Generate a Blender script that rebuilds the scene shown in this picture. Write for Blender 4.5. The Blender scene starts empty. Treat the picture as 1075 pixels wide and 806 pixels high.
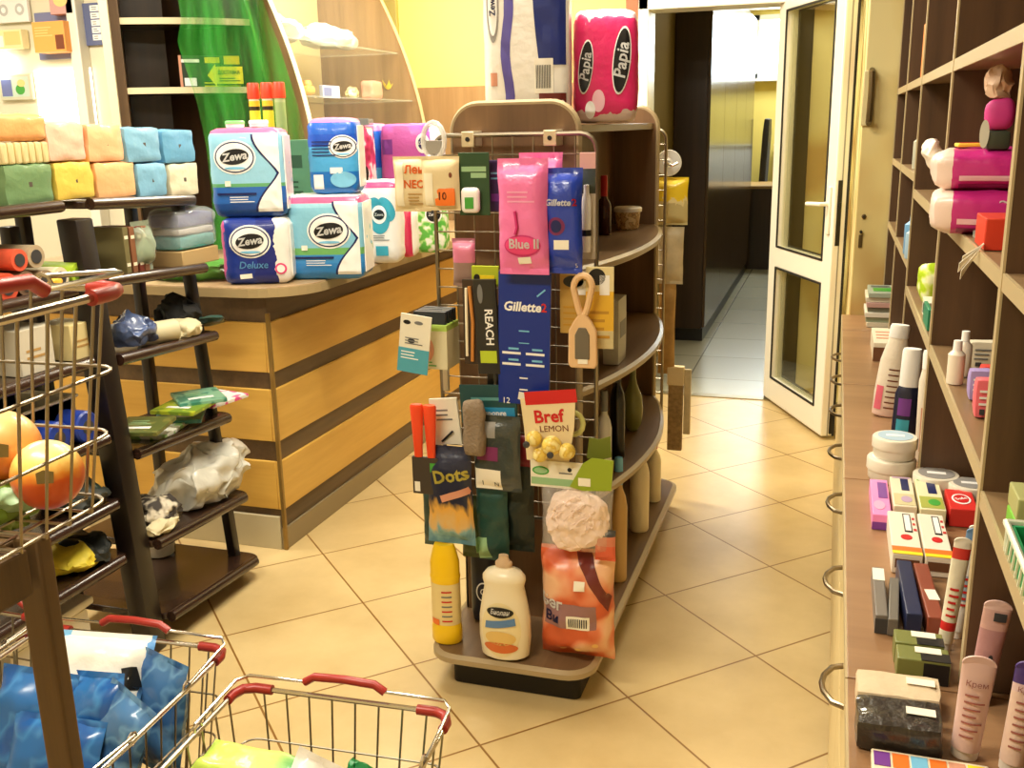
import bpy, bmesh, math, random
from mathutils import Vector, Matrix, noise
from mathutils.bvhtree import BVHTree
PI = math.pi
C = bpy.context.scene.collection
rnd = random.Random(7)

# ---------------------------------------------------------------- camera model (metres; X right, Y into the shop, Z up)
H = 1.52
FPX = 1044.81
FWD = Vector((-0.29825, 0.92115, -0.25031)); 
_p, _r, _a = 0.25302143, -0.02110827, 1.25766739
def _basis():
    F = Vector((0, math.cos(_p), -math.sin(_p))); R0 = Vector((1, 0, 0)); U0 = R0.cross(F)
    R = R0*math.cos(_r)+U0*math.sin(_r); U = -R0*math.sin(_r)+U0*math.cos(_r)
    rt = Vector((math.sin(_a), -math.cos(_a), 0)); e = Vector((math.cos(_a), math.sin(_a), 0)); z = Vector((0, 0, 1))
    f = lambda v: Vector((v.dot(rt), v.dot(e), v.dot(z)))
    return f(R), f(U), f(F)
CR, CU, CF = _basis()
def at(x, y, X=None, Y=None, Z=None):
    """the point of a real plane (X=, Y= or Z=) that the photo shows at a pixel"""
    d = CF + CR*((x-537.5)/FPX) - CU*((y-403)/FPX)
    if Z is not None: t = (Z-H)/d.z
    elif X is not None: t = X/d.x
    else: t = Y/d.y
    return Vector((d.x*t, d.y*t, H+d.z*t))
cam = bpy.data.objects.new('camera', bpy.data.cameras.new('camera')); C.objects.link(cam)
cam.data.sensor_width = 36; cam.data.lens = 36*FPX/1075; cam.data.clip_start = 0.05
m4 = Matrix((CR, CU, -CF)).transposed().to_4x4(); m4.translation = Vector((0, 0, H))
cam.matrix_world = m4
bpy.context.scene.camera = cam

# ---------------------------------------------------------------- materials
def lin(c):
    f = lambda v: v/12.92 if v <= .04045 else ((v+.055)/1.055)**2.4
    return (f(c[0]/255), f(c[1]/255), f(c[2]/255), 1)
_mats = {}
def M(name, rgb=(200,200,200), rough=.5, metal=0, var=.0, vs=8, alpha=1, coat=0, trans=0, bump=0, bs=40, emit=0):
    if name in _mats: return _mats[name]
    m = bpy.data.materials.new(name); m.use_nodes = True; nt = m.node_tree; b = nt.nodes['Principled BSDF']
    col = lin(rgb); b.inputs['Base Color'].default_value = col
    b.inputs['Roughness'].default_value = rough; b.inputs['Metallic'].default_value = metal
    b.inputs['Alpha'].default_value = alpha; b.inputs['Coat Weight'].default_value = coat
    b.inputs['Transmission Weight'].default_value = trans
    if emit:
        b.inputs['Emission Color'].default_value = col; b.inputs['Emission Strength'].default_value = emit
    if var or bump:
        tc = nt.nodes.new('ShaderNodeTexCoord')
        n = nt.nodes.new('ShaderNodeTexNoise'); n.inputs['Scale'].default_value = vs; n.inputs['Detail'].default_value = 4
        nt.links.new(tc.outputs['Object'], n.inputs['Vector'])
        if var:
            r = nt.nodes.new('ShaderNodeValToRGB')
            r.color_ramp.elements[0].position = .3; r.color_ramp.elements[1].position = .7
            r.color_ramp.elements[0].color = [max(0, v*(1-var)) for v in col[:3]]+[1]
            r.color_ramp.elements[1].color = [min(1, v*(1+var)) for v in col[:3]]+[1]
            nt.links.new(n.outputs['Fac'], r.inputs['Fac']); nt.links.new(r.outputs['Color'], b.inputs['Base Color'])
        if bump:
            n2 = nt.nodes.new('ShaderNodeTexNoise'); n2.inputs['Scale'].default_value = bs; n2.inputs['Detail'].default_value = 3
            nt.links.new(tc.outputs['Object'], n2.inputs['Vector'])
            bp = nt.nodes.new('ShaderNodeBump'); bp.inputs['Strength'].default_value = bump; bp.inputs['Distance'].default_value = .01
            nt.links.new(n2.outputs['Fac'], bp.inputs['Height']); nt.links.new(bp.outputs['Normal'], b.inputs['Normal'])
    _mats[name] = m; return m

def MB(name, axis, stops, rough=.35, interp='CONSTANT', coat=.2, bump=.15, bs=60, wob=0):
    """printed wrapper: colour bands along an axis of the object's own bounding box"""
    if name in _mats: return _mats[name]
    m = bpy.data.materials.new(name); m.use_nodes = True; nt = m.node_tree; b = nt.nodes['Principled BSDF']
    b.inputs['Roughness'].default_value = rough; b.inputs['Coat Weight'].default_value = coat
    tc = nt.nodes.new('ShaderNodeTexCoord'); sp = nt.nodes.new('ShaderNodeSeparateXYZ')
    nt.links.new(tc.outputs['Generated'], sp.inputs[0]); src = sp.outputs[axis]
    if wob:
        nz = nt.nodes.new('ShaderNodeTexNoise'); nz.inputs['Scale'].default_value = 5
        nt.links.new(tc.outputs['Generated'], nz.inputs['Vector'])
        ma = nt.nodes.new('ShaderNodeMath'); ma.operation = 'MULTIPLY_ADD'; ma.inputs[1].default_value = wob; ma.inputs[2].default_value = -wob*.5
        nt.links.new(nz.outputs['Fac'], ma.inputs[0])
        ad = nt.nodes.new('ShaderNodeMath'); nt.links.new(ma.outputs[0], ad.inputs[0]); nt.links.new(src, ad.inputs[1]); src = ad.outputs[0]
    r = nt.nodes.new('ShaderNodeValToRGB'); r.color_ramp.interpolation = interp
    els = r.color_ramp.elements
    els[0].position = stops[0][0]; els[0].color = lin(stops[0][1])
    els[1].position = stops[1][0]; els[1].color = lin(stops[1][1])
    for p, c in stops[2:]:
        e = els.new(p); e.color = lin(c)
    nt.links.new(src, r.inputs['Fac']); nt.links.new(r.outputs['Color'], b.inputs['Base Color'])
    if bump:
        n2 = nt.nodes.new('ShaderNodeTexNoise'); n2.inputs['Scale'].default_value = bs; n2.inputs['Detail'].default_value = 3
        nt.links.new(tc.outputs['Object'], n2.inputs['Vector'])
        bp = nt.nodes.new('ShaderNodeBump'); bp.inputs['Strength'].default_value = bump; bp.inputs['Distance'].default_value = .01
        nt.links.new(n2.outputs['Fac'], bp.inputs['Height']); nt.links.new(bp.outputs['Normal'], b.inputs['Normal'])
    _mats[name] = m; return m

def MSPOT(name, base, spots, scale=18, rough=.4, lo=.45, hi=.5):
    """base colour with blotches of a second one (printed patterns, leaves, flowers)"""
    if name in _mats: return _mats[name]
    m = bpy.data.materials.new(name); m.use_nodes = True; nt = m.node_tree; b = nt.nodes['Principled BSDF']
    b.inputs['Roughness'].default_value = rough
    tc = nt.nodes.new('ShaderNodeTexCoord'); n = nt.nodes.new('ShaderNodeTexNoise')
    n.inputs['Scale'].default_value = scale; n.inputs['Detail'].default_value = 1.5
    nt.links.new(tc.outputs['Object'], n.inputs['Vector'])
    r = nt.nodes.new('ShaderNodeValToRGB'); els = r.color_ramp.elements
    els[0].position = lo; els[0].color = lin(base); els[1].position = hi; els[1].color = lin(spots[0])
    for i, c in enumerate(spots[1:]):
        e = els.new(min(.99, hi+.09*(i+1))); e.color = lin(c)
    nt.links.new(n.outputs['Fac'], r.inputs['Fac']); nt.links.new(r.outputs['Color'], b.inputs['Base Color'])
    _mats[name] = m; return m

def MWOOD(name, c1, c2, rough=.4, axis=2, sc=14, coat=0, stretch=.06):
    if name in _mats: return _mats[name]
    m = bpy.data.materials.new(name); m.use_nodes = True; nt = m.node_tree; b = nt.nodes['Principled BSDF']
    b.inputs['Roughness'].default_value = rough; b.inputs['Coat Weight'].default_value = coat
    tc = nt.nodes.new('ShaderNodeTexCoord'); mp = nt.nodes.new('ShaderNodeMapping')
    s = [1, 1, 1]; s[axis] = stretch; mp.inputs['Scale'].default_value = s
    nt.links.new(tc.outputs['Object'], mp.inputs['Vector'])
    n = nt.nodes.new('ShaderNodeTexNoise'); n.inputs['Scale'].default_value = sc; n.inputs['Detail'].default_value = 6; n.inputs['Roughness'].default_value = .65
    nt.links.new(mp.outputs[0], n.inputs['Vector'])
    r = nt.nodes.new('ShaderNodeValToRGB'); r.color_ramp.elements[0].position = .3; r.color_ramp.elements[1].position = .7
    r.color_ramp.elements[0].color = lin(c1); r.color_ramp.elements[1].color = lin(c2)
    nt.links.new(n.outputs['Fac'], r.inputs['Fac']); nt.links.new(r.outputs['Color'], b.inputs['Base Color'])
    _mats[name] = m; return m

def MCLEAR(name, rgb=(235,240,240), alpha=.3, rough=.12):
    if name in _mats: return _mats[name]
    m = M(name, rgb, rough=rough, alpha=alpha, coat=.5); return m

# ---------------------------------------------------------------- geometry builder
class G:
    def __init__(s): s.bm = bmesh.new(); s.m = []; s.tree = None
    def snap(s, other=None):
        """later prints follow the curved surface built so far"""
        s.tree = BVHTree.FromBMesh((other or s).bm); return s
    def cling(s, b, lv, mx, mat, fine=.007):
        for v in b.verts: v.co = mx @ v.co
        b.normal_update()
        if fine:
            bmesh.ops.triangulate(b, faces=list(b.faces), ngon_method='EAR_CLIP')
            for _ in range(5):
                le = [e for e in b.edges if e.calc_length() > fine]
                if not le: break
                bmesh.ops.subdivide_edges(b, edges=le, cuts=1)
                bmesh.ops.triangulate(b, faces=[f for f in b.faces if len(f.verts) > 3])
        for v in b.verts:
            h = s.tree.ray_cast(Vector((v.co.x, -1, v.co.z)), Vector((0, 1, 0)))[0]
            if h is not None: v.co.y = h.y-.0013*(lv+1)
        s.take(b, mat)
        return s
    def mark(s, p, lv, mat, F):
        if s.tree is None: return s.prism(p, .0006, mat, F @ Matrix.Translation((0, -.0006*(lv+1), 0)))
        b = bmesh.new(); b.faces.new([b.verts.new((x, 0, z)) for x, z in p]); b.normal_update(); return s.cling(b, lv, F, mat)
    def mi(s, mat):
        if mat not in s.m: s.m.append(mat)
        return s.m.index(mat)
    def take(s, bm, mat, mx=None, smooth=True):
        i = s.mi(mat); vs = {}
        for v in bm.verts: vs[v] = s.bm.verts.new(mx @ v.co if mx else v.co)
        for f in bm.faces:
            try: nf = s.bm.faces.new([vs[v] for v in f.verts])
            except ValueError: continue
            nf.material_index = i; nf.smooth = smooth if smooth != 'box' else max(abs(c) for c in f.normal) < .999
        bm.free()
    def face(s, pts, mat):
        f = s.bm.faces.new([s.bm.verts.new(p) for p in pts]); f.material_index = s.mi(mat)
    def box(s, c, d, mat, bev=.003, mx=None, seg=2):
        b = bmesh.new(); bmesh.ops.create_cube(b, size=1)
        for v in b.verts: v.co = Vector((v.co.x*d[0]+c[0], v.co.y*d[1]+c[1], v.co.z*d[2]+c[2]))
        bev = min(bev, .45*min(d))
        if bev > 0: bmesh.ops.bevel(b, geom=list(b.edges), offset=bev, segments=seg, profile=.5, affect='EDGES')
        b.normal_update(); s.take(b, mat, mx, 'box'); return s
    def bx(s, x0, x1, y0, y1, z0, z1, mat, bev=.003, mx=None):
        return s.box(((x0+x1)/2, (y0+y1)/2, (z0+z1)/2), (abs(x1-x0), abs(y1-y0), abs(z1-z0)), mat, bev, mx)
    def tube(s, path, r, mat, n=8, closed=False, mx=None):
        P = [Vector(p) for p in path]; N = len(P); b = bmesh.new(); rings = []; up = None
        for i, p in enumerate(P):
            a = P[(i-1) % N] if (closed or i > 0) else p; c = P[(i+1) % N] if (closed or i < N-1) else p
            t = (c-a); t = t.normalized() if t.length > 1e-9 else Vector((0, 0, 1))
            if up is None:
                up = Vector((0, 0, 1)) if abs(t.z) < .9 else Vector((1, 0, 0))
            u = (up - t*up.dot(t))
            u = u.normalized() if u.length > 1e-6 else t.orthogonal().normalized()
            up = u; w = t.cross(u); rr = r[i] if isinstance(r, (list, tuple)) else r
            rings.append([b.verts.new(p+u*(rr*math.cos(2*PI*k/n))+w*(rr*math.sin(2*PI*k/n))) for k in range(n)])
        for i in range(N if closed else N-1):
            A, B = rings[i], rings[(i+1) % N]
            for k in range(n): b.faces.new((A[k], A[(k+1) % n], B[(k+1) % n], B[k]))
        if not closed:
            b.faces.new(rings[0][::-1]); b.faces.new(rings[-1])
        s.take(b, mat, mx); return s
    def lathe(s, prof, mat, n=24, c=(0,0,0), sx=1, sy=1, mx=None, cap=True, ring=None):
        b = bmesh.new(); rings = []
        for r, z in prof:
            rings.append([b.verts.new((c[0]+r*sx*math.cos(2*PI*k/n), c[1]+r*sy*math.sin(2*PI*k/n), c[2]+z)) for k in range(n)])
        for A, B in zip(rings, rings[1:]):
            for k in range(n): b.faces.new((A[k], A[(k+1) % n], B[(k+1) % n], B[k]))
        if cap: b.faces.new(rings[0][::-1]); b.faces.new(rings[-1])
        s.take(b, mat, mx); return s
    def prism(s, poly, d, mat, mx=None, bev=0):
        """polygon in the x,z plane from y=-d/2 to d/2"""
        b = bmesh.new()
        A = [b.verts.new((p[0], -d/2, p[1])) for p in poly]; B = [b.verts.new((p[0], d/2, p[1])) for p in poly]
        n = len(poly); b.faces.new(A); b.faces.new(B[::-1])
        for k in range(n): b.faces.new((A[k], B[k], B[(k+1) % n], A[(k+1) % n]))
        bmesh.ops.recalc_face_normals(b, faces=list(b.faces))
        if bev: bmesh.ops.bevel(b, geom=[e for e in b.edges], offset=bev, segments=2, profile=.5, affect='EDGES')
        s.take(b, mat, mx, smooth=False); return s
    def hprism(s, poly, z0, z1, mat, bev=0):
        """polygon in plan from z0 to z1"""
        mx = Matrix.Translation((0, 0, (z0+z1)/2)) @ Matrix.Rotation(PI/2, 4, 'X')
        return s.prism([(x, -y) for x, y in poly], abs(z1-z0), mat, mx, bev)
    def round(s, d, mat, r=.02, n=8, c=(0,0,0), bulge=0, nz=0, lobes=0, seed=0, mx=None, matfn=None):
        """soft rounded block standing on z=0 (film packs, bags, soap)"""
        b = bmesh.new(); bmesh.ops.create_cube(b, size=2)
        bmesh.ops.subdivide_edges(b, edges=list(b.edges), cuts=n, use_grid_fill=True)
        h = Vector(d)/2
        for v in b.verts:
            q = v.co.copy(); p = Vector((q.x*h.x, q.y*h.y, q.z*h.z))
            inn = Vector([max(-max(h[i]-r, 0), min(max(h[i]-r, 0), p[i])) for i in range(3)])
            dv = p-inn
            if dv.length > 1e-9: p = inn+dv.normalized()*min(r, min(h))
            if bulge:
                p.y += (1 if q.y > 0 else -1)*bulge*(1-q.x*q.x)*(1-q.z*q.z)*(abs(q.y) > .9)
                p.x += (1 if q.x > 0 else -1)*bulge*(1-q.y*q.y)*(1-q.z*q.z)*(abs(q.x) > .9)
                p.z += (1 if q.z > 0 else -1)*bulge*.6*(1-q.y*q.y)*(1-q.x*q.x)*(q.z > .9)
            if lobes: p.y *= 1-.06*abs(math.sin(lobes*PI*(q.x+1)/2+PI/2))**3
            if nz:
                k = noise.noise_vector(p*30+Vector((seed*3.1, seed, 0)))*nz; 
                if q.z < -.95: k.z = 0
                p += k
            v.co = p+Vector((c[0], c[1], c[2]+h.z))
        s.take(b, mat, mx); return s
    def bag(s, w, h, t, mat, crimp=.06, seed=0, nz=.004, nu=14, nv=20, z0=0, mx=None, taper=0, puff=.6, top=True, bot=True, curve=0):
        """pillow pouch in the x,z plane, bottom at z0, front to -y"""
        b = bmesh.new(); sd = {}
        for side in (-1, 1):
            for i in range(nu+1):
                for j in range(nv+1):
                    if side == 1 and (i in (0, nu) or j in (0, nv)): sd[side, i, j] = sd[-1, i, j]; continue
                    u, v = i/nu, j/nv
                    fu = max(0, 1-abs(2*u-1)**3)
                    a = min(1, max(0, v-(crimp if bot else 0))/.22); c = min(1, max(0, 1-v-(crimp if top else 0))/.22)
                    th = t/2*fu**puff*(a*(2-a))**.6*(c*(2-c))**.6
                    ww = w*(1-taper*(v))
                    x = (u-.5)*ww*(1-.04*math.sin(PI*v)); z = z0+v*h
                    k = noise.noise_vector(Vector((x*22+seed*7.3, z*22+seed*3, side)))*nz*(1 if th > .001 else .4)
                    sd[side, i, j] = b.verts.new((x+k.x, side*th+k.y+curve*(u-.5)**2, z+(k.z if 0 < j < nv else 0)))
        for side in (-1, 1):
            for i in range(nu):
                for j in range(nv):
                    q = [sd[side, i, j], sd[side, i+1, j], sd[side, i+1, j+1], sd[side, i, j+1]]
                    try: b.faces.new(q if side < 0 else q[::-1])
                    except ValueError: pass
        s.take(b, mat, mx); return s
    def blob(s, c, d, mat, nz=.01, fs=25, seed=0, n=3, flat=True, mx=None):
        """crumpled lump"""
        b = bmesh.new(); bmesh.ops.create_icosphere(b, subdivisions=n, radius=1)
        for v in b.verts:
            k = 1+noise.noise(v.co*1.7+Vector((seed*5.1, 0, 0)))*.25
            p = Vector((v.co.x*d[0]/2*k, v.co.y*d[1]/2*k, v.co.z*d[2]/2*k))
            p += noise.noise_vector(p*fs+Vector((seed, seed*2, 0)))*nz + noise.noise_vector(p*fs*2.6+Vector((seed*3, 0, 4)))*nz*.4
            if flat: p.z = max(p.z, -d[2]/2*.8)
            v.co = p+Vector(c)
        s.take(b, mat, mx); return s
    def sheet(s, fn, nu, nv, mat, th=.002, mx=None):
        """thin curved sheet with real thickness: fn(u,v) -> point"""
        b = bmesh.new(); V = [[b.verts.new(fn(i/nu, j/nv)) for j in range(nv+1)] for i in range(nu+1)]
        for i in range(nu):
            for j in range(nv): b.faces.new((V[i][j], V[i+1][j], V[i+1][j+1], V[i][j+1]))
        bmesh.ops.recalc_face_normals(b, faces=list(b.faces))
        bmesh.ops.solidify(b, geom=list(b.faces), thickness=th)
        s.take(b, mat, mx); return s
    # ---- printing: flat marks on a plane given by a matrix whose x,z axes span the plane and -y points out
    def ell(s, cx, cz, rx, rz, mat, F, lv=0, n=28, tilt=0):
        p = []
        for k in range(n):
            x, z = rx*math.cos(2*PI*k/n), rz*math.sin(2*PI*k/n)
            p.append((cx+x*math.cos(tilt)-z*math.sin(tilt), cz+x*math.sin(tilt)+z*math.cos(tilt)))
        return s.mark(p, lv, mat, F)
    def rect(s, x0, x1, z0, z1, mat, F, lv=0, tilt=0):
        cx, cz = (x0+x1)/2, (z0+z1)/2
        p = [(x0, z0), (x1, z0), (x1, z1), (x0, z1)]
        if tilt: p = [(cx+(a-cx)*math.cos(tilt)-(b-cz)*math.sin(tilt), cz+(a-cx)*math.sin(tilt)+(b-cz)*math.cos(tilt)) for a, b in p]
        return s.mark(p, lv, mat, F)
    def poly(s, pts, mat, F, lv=0):
        return s.mark(pts, lv, mat, F)
    def text(s, txt, cx, cz, size, mat, F, lv=1, tilt=0, bold=.0, shear=0, sx=1):
        cu = bpy.data.curves.new('glyphs', 'FONT'); cu.body = txt; cu.size = size; cu.align_x = 'CENTER'; cu.align_y = 'CENTER'
        cu.resolution_u = 2; cu.extrude = .0003; cu.offset = bold*size; cu.shear = shear
        o = bpy.data.objects.new('glyphs', cu); me = bpy.data.meshes.new_from_object(o)
        b = bmesh.new(); b.from_mesh(me)
        bpy.data.objects.remove(o); bpy.data.curves.remove(cu); bpy.data.meshes.remove(me)
        mx = F @ Matrix.Translation((cx, -.0006*(lv+1), cz)) @ Matrix.Rotation(-tilt, 4, 'Y') @ Matrix.Scale(sx, 4, (1,0,0)) @ Matrix.Rotation(PI/2, 4, 'X')
        if s.tree is not None: return s.cling(b, lv, mx, mat, 0)
        s.take(b, mat, mx, smooth=False); return s
    def lines(s, x0, x1, z0, z1, n, mat, F, lv=1, seed=1):
        """rows of illegible small print"""
        r = random.Random(seed); st = (z1-z0)/n
        for i in range(n):
            e = x1-(x1-x0)*r.random()*.35
            s.rect(x0, e, z0+i*st+st*.3, z0+i*st+st*.65, mat, F, lv)
        return s
    def obj(s, name, parent=None, loc=(0,0,0), rz=0, rot=None, sharp=40):
        me = bpy.data.meshes.new(name)
        bmesh.ops.recalc_face_normals(s.bm, faces=list(s.bm.faces))
        fl = [f.smooth for f in s.bm.faces]; s.bm.to_mesh(me); s.bm.free()
        for m in s.m: me.materials.append(m)
        me.set_sharp_from_angle(angle=math.radians(sharp)); me.polygons.foreach_set('use_smooth', fl)
        o = bpy.data.objects.new(name, me); C.objects.link(o); o.location = loc; o.rotation_euler = rot or (0, 0, rz)
        if parent: o.parent = parent
        return o
def FR(x=0, y=0, z=0, rz=0, rx=0):
    """frame of a printed face"""
    return Matrix.Translation((x, y, z)) @ Matrix.Rotation(rz, 4, 'Z') @ Matrix.Rotation(rx, 4, 'X')
def tag(o, label, cat, group=None, kind=None):
    if label: o['label'] = label
    if cat: o['category'] = cat
    if group: o['group'] = group
    if kind: o['kind'] = kind
    return o
def thing(name, label, cat, loc=(0,0,0), rz=0, group=None, rot=None):
    o = bpy.data.objects.new(name, None); o.empty_display_size = .05; C.objects.link(o)
    o.location = loc; o.rotation_euler = rot or (0, 0, rz); return tag(o, label, cat, group)
def struct(g, name, parent=None):
    o = g.obj(name, parent)
    if not parent: o['kind'] = 'structure'
    return o
def copy_tree(o, parent=None):
    c = o.copy(); C.objects.link(c)
    if parent: c.parent = parent
    for ch in list(o.children): copy_tree(ch, c)
    return c
# shared colours
WHITE = M('white_print', (245,243,238), .45); BLACK = M('black_print', (18,18,20), .4); NAVY = M('navy_print', (22,32,88), .4)
RED = M('red_print', (205,35,35), .4); GREY = M('grey_print', (120,120,118), .5); YEL = M('yellow_print', (250,220,40), .4)
PRICE = M('price_label', (244,238,220), .6); LBLUE = M('light_blue_print', (120,190,225), .4); ORANGE = M('orange_print', (240,120,40), .4)
PINKP = M('pink_print', (235,70,130), .4); GREENP = M('green_print', (70,160,60), .4); DKGREY = M('dark_grey_print', (60,60,62), .5)
CHROME = M('chrome', (205,200,190), .22, 1); STEELW = M('zinc_wire', (150,140,122), .36, 1)
def corner_poly(x0, x1, y0, y1, r, which=(1,1,1,1), n=6):
    """rectangle with rounded corners: (x0y0, x1y0, x1y1, x0y1)"""
    out = []
    for k, (cx, cy, a0) in enumerate(((x0, y0, PI), (x1, y0, 1.5*PI), (x1, y1, 0), (x0, y1, .5*PI))):
        if not which[k]: out.append((cx, cy)); continue
        ox = cx+r if cx == x0 else cx-r; oy = cy+r if cy == y0 else cy-r
        for i in range(n+1):
            a = a0+PI/2*i/n; out.append((ox+r*math.cos(a), oy+r*math.sin(a)))
    return out
# ================================================================ the setting
def floor_mat():
    m = bpy.data.materials.new('beige_floor_tiles'); m.use_nodes = True; nt = m.node_tree; b = nt.nodes['Principled BSDF']
    N = nt.nodes.new; L = nt.links.new
    tc = N('ShaderNodeTexCoord'); mp = N('ShaderNodeMapping'); mp.vector_type = 'POINT'
    s = 1/.4494
    # grid at 45 degrees through (-0.462, 4.305)
    mp.inputs['Rotation'].default_value = (0, 0, PI/4); mp.inputs['Scale'].default_value = (s, s, s)
    c, sn = math.cos(PI/4), math.sin(PI/4); px, py = -.462*s, 4.305*s
    mp.inputs['Location'].default_value = (-(c*px-sn*py)+20, -(sn*px+c*py)+20, 0)
    L(tc.outputs['Object'], mp.inputs['Vector'])
    br = N('ShaderNodeTexBrick'); br.offset = 0; br.squash = 1
    br.inputs['Scale'].default_value = 1; br.inputs['Brick Width'].default_value = 1; br.inputs['Row Height'].default_value = 1
    br.inputs['Mortar Size'].default_value = .008; br.inputs['Mortar Smooth'].default_value = .3; br.inputs['Bias'].default_value = 0
    br.inputs['Color1'].default_value = lin((225,200,147)); br.inputs['Color2'].default_value = lin((218,192,138)); br.inputs['Mortar'].default_value = lin((150,108,50))
    L(mp.outputs[0], br.inputs['Vector'])
    n = N('ShaderNodeTexNoise'); n.inputs['Scale'].default_value = 2.2; n.inputs['Detail'].default_value = 7; n.inputs['Roughness'].default_value = .6
    L(tc.outputs['Object'], n.inputs['Vector'])
    r = N('ShaderNodeValToRGB'); r.color_ramp.elements[0].position = .3; r.color_ramp.elements[1].position = .72
    r.color_ramp.elements[0].color = lin((214,206,190)); r.color_ramp.elements[1].color = (1, 1, 1, 1)
    L(n.outputs['Fac'], r.inputs['Fac'])
    mx = N('ShaderNodeMix'); mx.data_type = 'RGBA'; mx.blend_type = 'MULTIPLY'; mx.inputs[0].default_value = .8
    L(br.outputs['Color'], mx.inputs[6]); L(r.outputs['Color'], mx.inputs[7]); L(mx.outputs[2], b.inputs['Base Color'])
    b.inputs['Roughness'].default_value = .3; b.inputs['Specular IOR Level'].default_value = .45
    bp = N('ShaderNodeBump'); bp.inputs['Strength'].default_value = .25; bp.inputs['Distance'].default_value = .002; bp.invert = True
    L(br.outputs['Fac'], bp.inputs['Height']); L(bp.outputs['Normal'], b.inputs['Normal'])
    return m
def tile_mat(name, c1, c2, mort, s):
    m = bpy.data.materials.new(name); m.use_nodes = True; nt = m.node_tree; b = nt.nodes['Principled BSDF']
    N = nt.nodes.new; L = nt.links.new
    tc = N('ShaderNodeTexCoord'); mp = N('ShaderNodeMapping'); mp.inputs['Scale'].default_value = (1/s,)*3; mp.inputs['Location'].default_value = (20.32, 20.0, 0)
    L(tc.outputs['Object'], mp.inputs['Vector'])
    br = N('ShaderNodeTexBrick'); br.offset = 0; br.inputs['Scale'].default_value = 1; br.inputs['Brick Width'].default_value = 1; br.inputs['Row Height'].default_value = 1
    br.inputs['Mortar Size'].default_value = .008
    br.inputs['Color1'].default_value = lin(c1); br.inputs['Color2'].default_value = lin(c2); br.inputs['Mortar'].default_value = lin(mort)
    L(mp.outputs[0], br.inputs['Vector']); L(br.outputs['Color'], b.inputs['Base Color']); b.inputs['Roughness'].default_value = .25
    return m
DARKW = MWOOD('dark_wenge', (30,20,12), (58,38,24), .3)
LAM = MWOOD('brown_laminate', (112,84,58), (150,116,82), .4, axis=2)
LAMX = MWOOD('counter_laminate', (150,122,88), (182,154,116), .35, axis=1)
EDGE = M('pale_edge_banding', (184,164,124), .4)
YWALL = M('yellow_wall_paint', (250,232,128), .7, var=.04, vs=2)
MARB = MSPOT('beige_marbled_wallpaper', (222,208,150), [(214,194,128), (190,156,92)], scale=2.4, rough=.6, lo=.43, hi=.52)
CREAMW = M('cream_wall', (225,210,165), .7)
PVC = M('white_pvc', (240,236,220), .3)
GLOSS = MWOOD('glossy_brown_panel', (56,38,18), (70,50,26), .2, axis=2, coat=.15)

g = G(); g.bx(-4.6, 1.2, -1.6, 5.6, -.05, 0, floor_mat(), 0); struct(g, 'floor')
g = G(); g.bx(-3.0, 1.2, 5.6, 13, -.05, 0, tile_mat('grey_back_room_tiles', (176,172,150), (168,164,142), (110,106,88), .6), 0); struct(g, 'floor_back_room')
g = G(); g.bx(-1.06, .08, 5.56, 5.62, 0, .006, M('metal_threshold', (165,150,110), .35, .6), .002); struct(g, 'trim_1')
g = G(); g.bx(-4.6, 1.2, -1.6, 13, 2.75, 2.8, M('white_ceiling', (240,232,210), .8), 0); struct(g, 'ceiling')
g = G(); g.bx(-4.65, -4.6, -1.6, 5.6, 0, 2.75, M('pale_grey_wall', (222,220,208), .7), 0); struct(g, 'wall_left')
g = G(); g.bx(.62, .67, -1.6, 4.2, 0, 2.75, CREAMW, 0); struct(g, 'wall_right')
g = G(); g.bx(-4.6, 1.2, -1.65, -1.6, 0, 2.75, CREAMW, 0); struct(g, 'wall_front')
# back wall: yellow paint above, wood panelling below, doorway at its right
g = G(); g.bx(-4.6, -1.1, 5.62, 5.74, 1.75, 2.75, YWALL, 0); g.bx(-1.1, .12, 5.62, 5.74, 2.2, 2.75, YWALL, 0)
PANEL = MWOOD('wall_panelling', (150,112,66), (186,148,98), .5, axis=2, sc=9)
g.bx(-4.6, -1.1, 5.62, 5.74, 0, 1.75, PANEL, 0)
struct(g, 'wall_back')
g = G(); g.bx(-2.62, -2.46, 5.585, 5.62, 1.0, 2.6, M('olive_wall_strip', (190,172,92), .6), .004); struct(g, 'trim_2')
g = G(); g.bx(-1.115, -1.047, 5.54, 5.74, 0, 2.6, M('reddish_brown_jamb', (160,96,58), .45, var=.1, vs=5), .004); struct(g, 'trim_3')
g = G(); g.bx(-1.047, -.99, 5.53, 5.74, 0, 2.6, PVC, .006); g.bx(-1.047, .08, 5.53, 5.74, 2.1, 2.2, PVC, .006); struct(g, 'trim_4')
# pier at the right, behind the shelf unit
g = G(); g.bx(.083, .62, 4.12, 5.74, 0, 2.75, MARB, .004); struct(g, 'wall_right_pier')
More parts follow.
